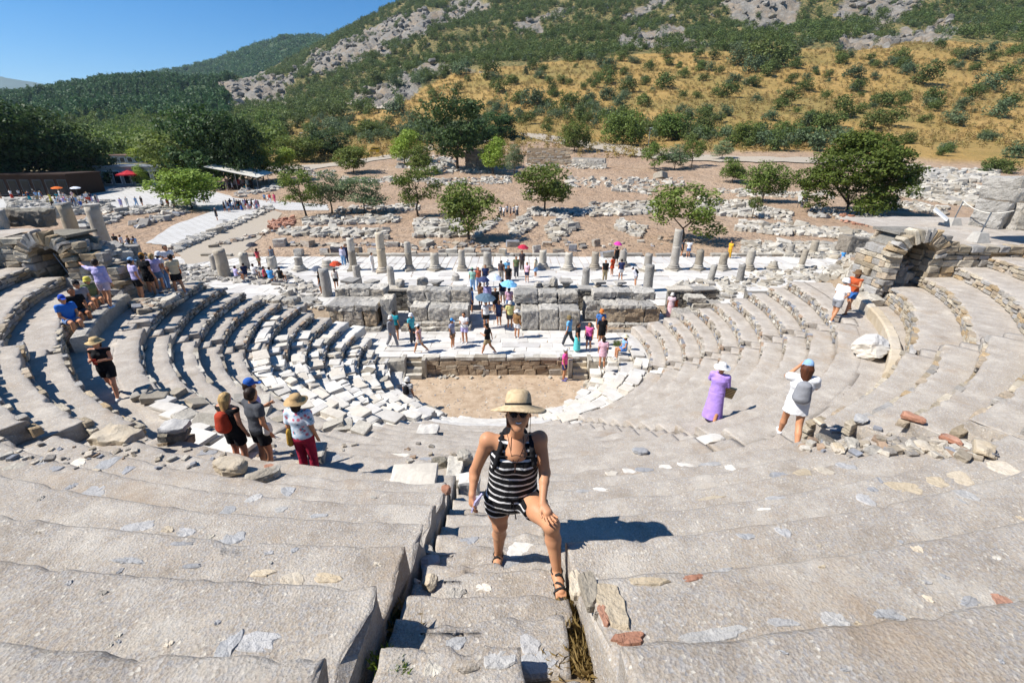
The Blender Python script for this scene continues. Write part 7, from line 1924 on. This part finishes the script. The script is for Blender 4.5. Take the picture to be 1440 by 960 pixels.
# tour group at the left
P('guide in pale lilac shirt and pink shorts with one arm stretched out',162,447,'t',190,h=1.78,top=('long','lilac'),bot=('shorts','#c9b4bd'),hair=('short','hair'),arms=('down','point'),shoe='lightblue',walk=9,**near)
z_=4.12
P('man in lilac tee, blue cap and black shorts beside the guide',202,424,z_,150,h=1.78,top=('tee','lilac'),bot=('shorts','black'),hat=('cap','lightblue'),hair=('short','hair'),shoe='black',vx=.02)
P('man in black tee and tan cap behind the man in lilac tee',217,417,z_,170,h=1.82,top=('tee','black'),bot=('shorts','black'),hat=('cap','#a8742f'),hair=('short','hair'),shoe='black',vx=.02)
P('blonde woman in pale blouse with a grey bag in the tour group',228,410,z_,-150,h=1.68,fem=True,top=('tee','lilac'),bot=('shorts','denim'),hair=('bob','blond'),bag=('side','grey'),shoe='white',vx=.022)
P('visitor in blue jeans behind the blonde woman in the tour group',237,407,z_,150,h=1.66,fem=True,top=('tee','white'),bot=('trousers','denim'),hat=('bucket','white'),hair=('bob','hair'),shoe='beige',vx=.022)
P('man in pale shirt with navy backpack looking down, rear of the tour group',247,399,z_,60,h=1.78,top=('tee','white'),bot=('shorts','black'),hair=('short','hair'),bag=('backpack','navy'),arms=('fwd','fwd'),shoe='white',vx=.022)
P('man in cream tee with orange pouch and black shorts, rightmost of the tour group',255,414,4.1,-120,h=1.74,top=('tee','beige'),bot=('shorts','black'),hair=('short','hair'),bag=('side','orange'),arms=('fwd','fwd'),walk=8,shoe='white',vx=.022)
# seated along the left kerb
def seated(label,x,y,z,face,**k):
    k.setdefault('vx',.02); return person(label,(x,y,z-.0),face,pose='sit',seat=.46,**k)
def seatpos(px,py,z): q=at_z(px,py,z); return q.x,q.y
for (px,py,lab,kw) in [(100,452,'seated man in bright blue shirt and blue cap at the left kerb',dict(top=('tee','#2f6fc4'),bot=('shorts','#6c83a8'),hat=('cap','#2b52b8'),h=1.76,arms=('lap','lap'),shoe='black',bag=('backpack','navy'))),
   (112,440,'seated man in black shirt beside the man in blue',dict(top=('tee','black'),bot=('shorts','dgrey'),h=1.78,arms=('lap','fwd'),shoe='grey',skin='#a8714f')),
   (118,428,'seated visitor in grey with a dark cap behind the man in black',dict(top=('tee','grey'),bot=('shorts','grey'),hat=('cap','black'),h=1.72,arms=('lap','lap'))),
   (132,420,'seated woman in yellow hat and olive top with pale shorts',dict(top=('tee','olive'),bot=('shorts','beige'),hat=('bucket','yellow'),h=1.64,fem=True,arms=('lap','lap'),hair=('bob','hair')))]:
    x,y=seatpos(px,py,4.75); kw.setdefault('hair',('short','hair')); seated(lab,x,y,4.25,60,**kw)
# stage
for (l,px,py,f,k) in [
 ('man in grey shirt, hat and grey trousers walking on the left of the stage',553,487,70,dict(top=('long','grey'),bot=('trousers','grey'),hat=('bucket','offwhite'),walk=15,h=1.78)),
 ('visitor in teal top half hidden behind the man in grey',558,478,160,dict(top=('tee','teal'),bot=('shorts','brown'),h=1.74)),
 ('man in turquoise shirt and white hat with a black bag at the stage left',581,482,60,dict(top=('tee','#4fb3bf'),bot=('trousers','dgrey'),hat=('bucket','white'),bag=('side','black'),h=1.72)),
 ('woman in white skirt and pink top walking left across the stage',591,496,-100,dict(top=('tank','rose'),bot=('mini','#d9cdbf'),hat=('cap','white'),fem=True,walk=22,arms=('fwd','swing'),h=1.62)),
 ('woman in bright blue cap and brown shorts on the stage',637,489,70,dict(top=('tee','#9a9fb5'),bot=('shorts','#8a6a4d'),hat=('cap','#3a8fd0'),fem=True,h=1.66,bag=('side','dgrey'))),
 ('man in white shirt and lilac shorts beside the woman in blue cap',654,482,-20,dict(top=('tee','white'),bot=('shorts','lilac'),h=1.78,arms=('fwd','fwd'))),
 ('man in black tee striding alone on the middle of the stage',686,498,-110,dict(top=('tee','black'),bot=('shorts','khaki'),hat=('cap','black'),walk=20,h=1.74,arms=('swing','fwd'))),
 ('man in white shirt under the grey umbrella in the passage',684,462,10,dict(top=('tee','white'),bot=('shorts','black'),h=1.72,arms=('down','umb'))),
 ('woman in dark dress left of the yellow shirt in the passage',702,458,-30,dict(top=('tank','#3c4e74'),bot=('mini','#2b3350'),fem=True,h=1.62,hair=('bob','hair'))),
 ('visitor in yellow shirt in the crowded passage',717,462,20,dict(top=('tee','#d6cf86'),bot=('shorts','dgrey'),hat=('bucket','offwhite'),h=1.7)),
 ('woman in cream hat with a brown shoulder bag and white shorts in the passage',727,475,150,dict(top=('tee','#8a6844'),bot=('shorts','white'),hat=('sun','offwhite'),fem=True,bag=('side','#9a6a33'),h=1.66)),
 ('visitor in black with a bright orange bag in the passage',697,440,0,dict(top=('tee','black'),bot=('shorts','black'),bag=('tote','#e09a2a'),h=1.7)),
 ('visitor under the pale blue umbrella in the passage',716,440,180,dict(top=('tee','#caa0b4'),bot=('shorts','denim'),h=1.7)),
 ('visitor in lilac shirt and white hat entering the passage',686,432,0,dict(top=('long','lilac'),bot=('shorts','white'),hat=('bucket','white'),h=1.7)),
 ('visitor in blue shirt at the left side of the passage',664,440,90,dict(top=('tee','#3d6fb0'),bot=('shorts','navy'),h=1.74)),
 ('visitor in brown top at the back of the passage',676,430,140,dict(top=('tee','brown'),bot=('shorts','khaki'),fem=True,h=1.62,hair=('tail','auburn'))),
 ('visitor in dark tee and cap at the back of the passage',707,427,-160,dict(top=('tee','navy'),bot=('shorts','grey'),hat=('cap','grey'),h=1.72)),
 ('man in blue shirt and hat with dark trousers on the right of the stage',799,486,-120,dict(top=('tee','#6fb2e0'),bot=('trousers','dgrey'),hat=('bucket','#7a6a48'),walk=20,h=1.76)),
 ('woman in black tee and long turquoise skirt on the right of the stage',811,494,80,dict(top=('tee','black'),bot=('long','#5fc4c4'),fem=True,h=1.62,hair=('tail','hair'))),
 ('woman in hot pink top and dark shorts on the right of the stage',827,492,-30,dict(top=('tank','#e060a0'),bot=('shorts','#35305a'),fem=True,h=1.58,hair=('bob','hair'))),
 ('man in blue shirt and orange hat behind the man in black tee',843,478,0,dict(top=('tee','#4a78b8'),bot=('shorts','#4a4e58'),hat=('bucket','#cf7a3c'),h=1.8)),
 ('man in black tee and glasses facing the camera on the right of the stage',845,486,0,dict(top=('tee','black'),bot=('shorts','black'),h=1.72)),
 ('woman in pink flowered dress with a grey bag at the right edge of the stage',846,517,170,dict(top=('loose','#dcb0bc'),bot=('mini','#dcb0bc'),fem=True,bag=('side','grey'),h=1.64,hair=('bob','hair'))),
 ('woman in pink and white dress beside the child in orange at the right corner',941,447,160,dict(top=('tee','#e0c4c8'),bot=('long','#e3b9bd'),fem=True,h=1.62,hat=('bucket','offwhite'))),
 ('child in orange top at the right corner of the stage',946,446,150,dict(top=('tank','#d8653a'),bot=('shorts','grey'),h=1.4)),
]:
    k.setdefault('hair',('short','hair')); P(l,px,py,0.,f,vx=.028,**k)
x,y=seatpos(878,492,.5); person('seated woman in cream sun hat and blue dress on the white seats at right',(x,y,.02),-80,pose='sit',seat=.46,vx=.026,fem=True,top=('tank','#7fa8d8'),bot=('shorts','#4f7fc0'),hat=('sun','#e6dcb8'),hair=('bob','hair'),arms=('lap','lap'),h=1.62)
P('man in hot pink shirt and navy shorts standing in the orchestra',793,534,-1.,70,vx=.026,top=('tee','#e8559a'),bot=('shorts','#2b3560'),hat=('cap','white'),h=1.76,hair=('short','greyhair'),shoe='#4850a0',arms=('down','fwd'))
P('visitor in navy striped shirt and white shorts with black pack at the orchestra edge',577,578,-1.,160,vx=.022,top=('tee','breton'),bot=('shorts','white'),hat=('bucket','offwhite'),h=1.7,bag=('backpack','black'),hair=('bob','hair'))
# colonnade
for (l,px,py,f,k) in [
 ('visitor in red shirt and tan shorts under the black umbrella',366,377,150,dict(top=('tee','#d2525c'),bot=('shorts','khaki'),h=1.74)),
 ('woman in long grey dress standing alone on the colonnade paving',385,372,20,dict(top=('tank','#7b8088'),bot=('long','#7b8088'),fem=True,h=1.68,hair=('long','black'))),
 ('visitor in white shirt and pale jeans left of the tall column',484,373,0,dict(top=('long','#c9c6d8'),bot=('trousers','#7fa9d0'),h=1.72)),
 ('visitor in navy behind the one in pale jeans',488,370,0,dict(top=('tee','navy'),bot=('trousers','navy'),h=1.72)),
 ('person all in white right of the tall column',525,382,80,dict(top=('long','white'),bot=('trousers','white'),h=1.66)),
 ('visitor in black under the grey umbrella beside the thick stump',453,413,-90,dict(top=('tee','black'),bot=('shorts','grey'),h=1.7,bag=('side','black'))),
 ('woman in white top and black skirt under the orange red umbrella',474,407,180,dict(top=('tank','offwhite'),bot=('mini','black'),fem=True,h=1.64,hair=('tail','hair'))),
 ('visitor in teal shirt in the crowd behind the passage',665,409,180,dict(top=('tee','#9ac4b0'),bot=('trousers','lightblue'),hat=('cap','green'),h=1.72)),
 ('red haired woman in orange top in the crowd behind the passage',673,405,20,dict(top=('tee','#c66a50'),bot=('trousers','#8aa0c0'),fem=True,h=1.62,hair=('bob','#8a3a20'))),
 ('man in navy shirt in the crowd behind the passage',683,404,0,dict(top=('tee','#26345c'),bot=('shorts','grey'),h=1.76)),
 ('visitor in dark jacket left of the blue shirt in the crowd',705,396,160,dict(top=('tee','#4a3f40'),bot=('trousers','#9a9288'),h=1.7)),
 ('visitor in light blue shirt in the crowd right of the dark jacket',713,394,20,dict(top=('tee','#7fc0e8'),bot=('shorts','grey'),h=1.7,hat=('bucket','white'))),
 ('visitor in black and red at the front of the crowd behind the passage',715,404,0,dict(top=('tee','black'),bot=('shorts','#3a3034'),h=1.72)),
 ('visitor in olive vest at the right of the crowd',726,390,0,dict(top=('tee','#66704a'),bot=('trousers','dgrey'),h=1.74)),
 ('visitor in dark clothes under the crimson umbrella',734,380,0,dict(top=('tee','#40383c'),bot=('trousers','#544a44'),h=1.7)),
 ('woman in pink blouse in the right of the crowd',741,397,-30,dict(top=('tee','#e2b6c2'),bot=('shorts','navy'),fem=True,h=1.62)),
 ('visitor in cream shirt and hat with a blue skirt right of the crowd',753,390,-120,dict(top=('tee','#d8cfb0'),bot=('skirt','#8fb8dc'),hat=('bucket','offwhite'),fem=True,h=1.62,hair=('bob','hair'))),
 ('woman in black under the magenta umbrella behind the colonnade',866,372,180,dict(top=('tank','black'),bot=('skirt','black'),fem=True,h=1.64)),
 ('visitor in orange red dress walking between the columns at right',860,388,-140,dict(top=('tee','#d0512e'),bot=('mini','#d0512e'),fem=True,h=1.64)),
 ('man in black tee with a white print on the colonnade paving at right',850,395,0,dict(top=('tee','black'),bot=('trousers','khaki'),h=1.7)),
 ('man in navy tee and white shorts seen from behind on the colonnade paving',872,394,180,dict(top=('tee','#2a3358'),bot=('shorts','#d8d6d4'),h=1.72)),
 ('visitor in white shirt in the shade right of the tallest column',967,362,170,dict(top=('tee','white'),bot=('shorts','denim'),h=1.68)),
 ('visitor in dark clothes in the shade right of the tallest column',958,361,60,dict(top=('tee','dgrey'),bot=('shorts','black'),h=1.68)),
 ('visitor in bright yellow outfit behind the colonnade at right',1025,363,-60,dict(top=('tee','#d9a830'),bot=('trousers','#c99a2c'),h=1.66)),
 ('small person in blue sitting by the dark block at far right',1182,372,0,dict(top=('tee','#4f9fe0'),bot=('shorts','#4f9fe0'),h=1.3)),
 ('man in white cap and pale shirt with backpack bending beside the right coping',893,402,-90,dict(top=('long','#d8d6dc'),bot=('shorts','grey'),hat=('cap','white'),h=1.6,lean=30,bag=('backpack','black'))),
]:
    k.setdefault('hair',('short','hair')); P(l,px,py,0.,f,vx=.034,**k)
for (l,px,py,c1,c2) in [('visitor in lilac sitting on the bank, leftmost of the resting group',333,390,'lilac','grey'),('dark haired visitor in navy sitting in the resting group at left',345,386,'navy','navy'),('visitor in white sitting in the resting group at left',358,387,'white','grey'),('visitor in red sitting in the resting group at left',373,391,'#b04050','black'),('visitor with a bright blue wrap sitting in the resting group at left',381,392,'#4fa0e0','#4fa0e0'),('visitor in black at the right end of the resting group at left',395,392,'black','black')]:
    q=at_z(px,py,.45); person(l,(q.x,q.y,.1),random.uniform(100,220),pose='sit',seat=.42,vx=.032,top=('tee',c1),bot=('shorts',c2),arms=('lap','lap'),h=1.66)
# umbrellas
def umb(px,py,z,hh,r,c,l): q=at_z(px,py,z); umbrella((q.x,q.y,z+1.0),hh*.92,r*.78,c,l)
umb(361,377,0,1.35,.62,'#3a3c44','black umbrella over the visitor in red at the left of the colonnade')
umb(451,413,0,1.15,.55,'#5a6270','dark grey umbrella beside the thick stump'); umb(477,407,0,1.25,.58,'#c0492c','orange red umbrella beside the thick stump')
umb(734,380,0,1.3,.62,'#b82c44','crimson umbrella above the crowd behind the passage'); umb(865,372,0,1.15,.5,'#d0409a','magenta umbrella between the columns at right')
umb(682,462,0,1.25,.78,'#5a7080','slate grey umbrella at the front of the passage'); umb(714,440,0,1.25,.7,'#7fbfe8','pale blue umbrella in the passage')
umb(694,428,0,1.2,.66,'#d3ddf0','white umbrella at the back of the passage'); umb(680,432,0,1.2,.5,'#3a4468','navy umbrella at the left back of the passage')
# far crowds: simple figures sharing meshes, coloured one by one
TPL=[]
for i,(po,wk,bt,fm) in enumerate([('stand',4,'shorts',0),('stand',16,'trousers',0),('stand',6,'skirt',1),('stand',22,'shorts',1),('stand',0,'long',1)]):
    t=person('x',(0,0,-50),0,vx=.05,walk=wk,fem=bool(fm),top=('tee','white'),bot=(bt,'grey'),hair=('short','hair') if not fm else ('bob','hair'),shoe=None); TPL.append(t)
PAL=['white','offwhite','black','navy','lightblue','dgrey','lilac','red','teal','beige','pink','white','grey','blue','rose','khaki','olive','white','denim','black']
def far(px,py,label,group=None,face=None,c1=None,c2=None,z=None,h=None):
    q=atg(px,py) if z is None else at_z(px,py,z); t=copy_tree(random.choice(TPL)); t.location=q; t.rotation_euler=(0,0,random.uniform(0,6.3) if face is None else R(face))
    s=random.uniform(.92,1.06); t.scale=(s,s,s); t['label']=label
    if group: t['group']=group
    c1=c1 or random.choice(PAL); c2=c2 or random.choice(PAL)
    for c in t.children:
        if c.name.startswith('shirt'): c.color=rgba(c1)
        elif c.name.startswith(('shorts','trousers','skirt')): c.color=rgba(c2)
        elif c.name.startswith('hair'): c.color=rgba(random.choice(['hair','black','auburn','blond','greyhair','offwhite']))
    return t
for i in range(24): far(random.uniform(-4,66),random.uniform(272,283),'visitor in the dense queue in the shade at the far left','queue at the far left',c1=random.choice(['white','navy','black','lightblue','white','orange']))
for i in range(27): far(random.uniform(80,140),random.uniform(281,297),'visitor in the large tour group on the plaza behind the tan columns','large tour group on the plaza')
for (x,y,l,a,b_) in [(73,285,'visitor in yellow at the left of the large plaza group','yellow','yellow'),(77,296,'man in black leaning forward before the large plaza group','black','dgrey'),(86,279,'visitor in white under the orange parasol on the plaza','white','white'),(137,288,'man in grey at the right of the large plaza group','dgrey','grey'),(172,293,'woman in lilac dress on the plaza, leftmost of four','lilac','lilac'),(180,290,'woman in pale dress on the plaza, second of four','offwhite','offwhite'),(193,290,'visitor in pale blue on the plaza, third of four','lightblue','lightblue'),(201,290,'visitor in black on the plaza, rightmost of four','black','dgrey'),
  (230,294,'visitor in white, left of three by the bright tree','white','black'),(238,293,'visitor in red, middle of three by the bright tree','red','khaki'),(246,293,'visitor in grey, right of three by the bright tree','grey','beige'),(288,286,'visitor in purple under the bright tree','purple','black'),(293,285,'visitor in black under the bright tree','black','black'),(306,310,'lone visitor in black halfway down the sloping street','black','dgrey'),(216,390,'lone visitor in white at the foot of the sloping street','white','grey'),
  (373,284,'visitor in blue, leftmost of four beyond the street','lightblue','navy'),(378,285,'visitor in white, second of four beyond the street','white','white'),(381,286,'visitor in red, third of four beyond the street','red','white'),(387,285,'visitor in pink dress, rightmost of four beyond the street','#e0607c','#e0607c'),
  (1127,292,'tiny visitor standing near the information board by the pine','red','grey')]:
    if y==390: far(216,390,l,c1=a,c2=b_,z=0.)
    else: far(x,y,l,c1=a,c2=b_)
for i in range(17): far(317+i*3,297-i*.25+random.uniform(-2,2),'visitor in the line of dark clothed tourists at the top of the sloping street','line of tourists at the top of the street',c1=random.choice(['black','navy','dgrey','white','purple','black','pink']))
for i in range(17): far(random.uniform(156,200),random.uniform(352,384),'visitor in the tight group waiting behind the two tan columns','tight group below the sloping street',c1=random.choice(['white','lightblue','black','navy','white','black']),z=0.3)
for i in range(6): far(704+i*4.6,304+random.uniform(-2,2),'visitor in pale clothes in the small group beside the spreading tree','small group beside the spreading tree',c1=random.choice(['white','grey','offwhite']),c2='dgrey')
for i in range(7): far(random.uniform(314,350),random.uniform(264,270),'shopper in the shade of the canopy stall','shoppers at the canopy stall')
for t in TPL:
    for c in list(t.children): bpy.data.objects.remove(c)
    bpy.data.objects.remove(t)
q=atg(86,281); umbrella((q.x,q.y,q.z+.9),1.5,.9,'#e0702c','orange parasol held up above the plaza group')
q=atg(112,281); umbrella((q.x,q.y,q.z+.9),1.5,.85,'#e2e4ea','white parasol held up above the plaza group'); q=atg(60,276); umbrella((q.x,q.y,q.z+.9),1.5,.8,'#c9c9dc','pale parasol held up above the queue at the far left')
# ---------------- the air: thin summer haze ----------------
b=MB(); b.box((0,6500,425),(52000,14200,856)); hz=b.mesh('haze',None)
hm=bpy.data.materials.new('haze'); hm.use_nodes=True; nt_=hm.node_tree; nt_.nodes.remove(nt_.nodes['Principled BSDF']); pv=nt_.nodes.new('ShaderNodeVolumePrincipled'); pv.inputs['Density'].default_value=.00005; pv.inputs['Color'].default_value=(.62,.8,1,1); pv.inputs['Anisotropy'].default_value=.2
nt_.links.new(pv.outputs[0],nt_.nodes['Material Output'].inputs['Volume']); hz.materials.append(hm); tag(obj('haze',hz),kind='stuff')
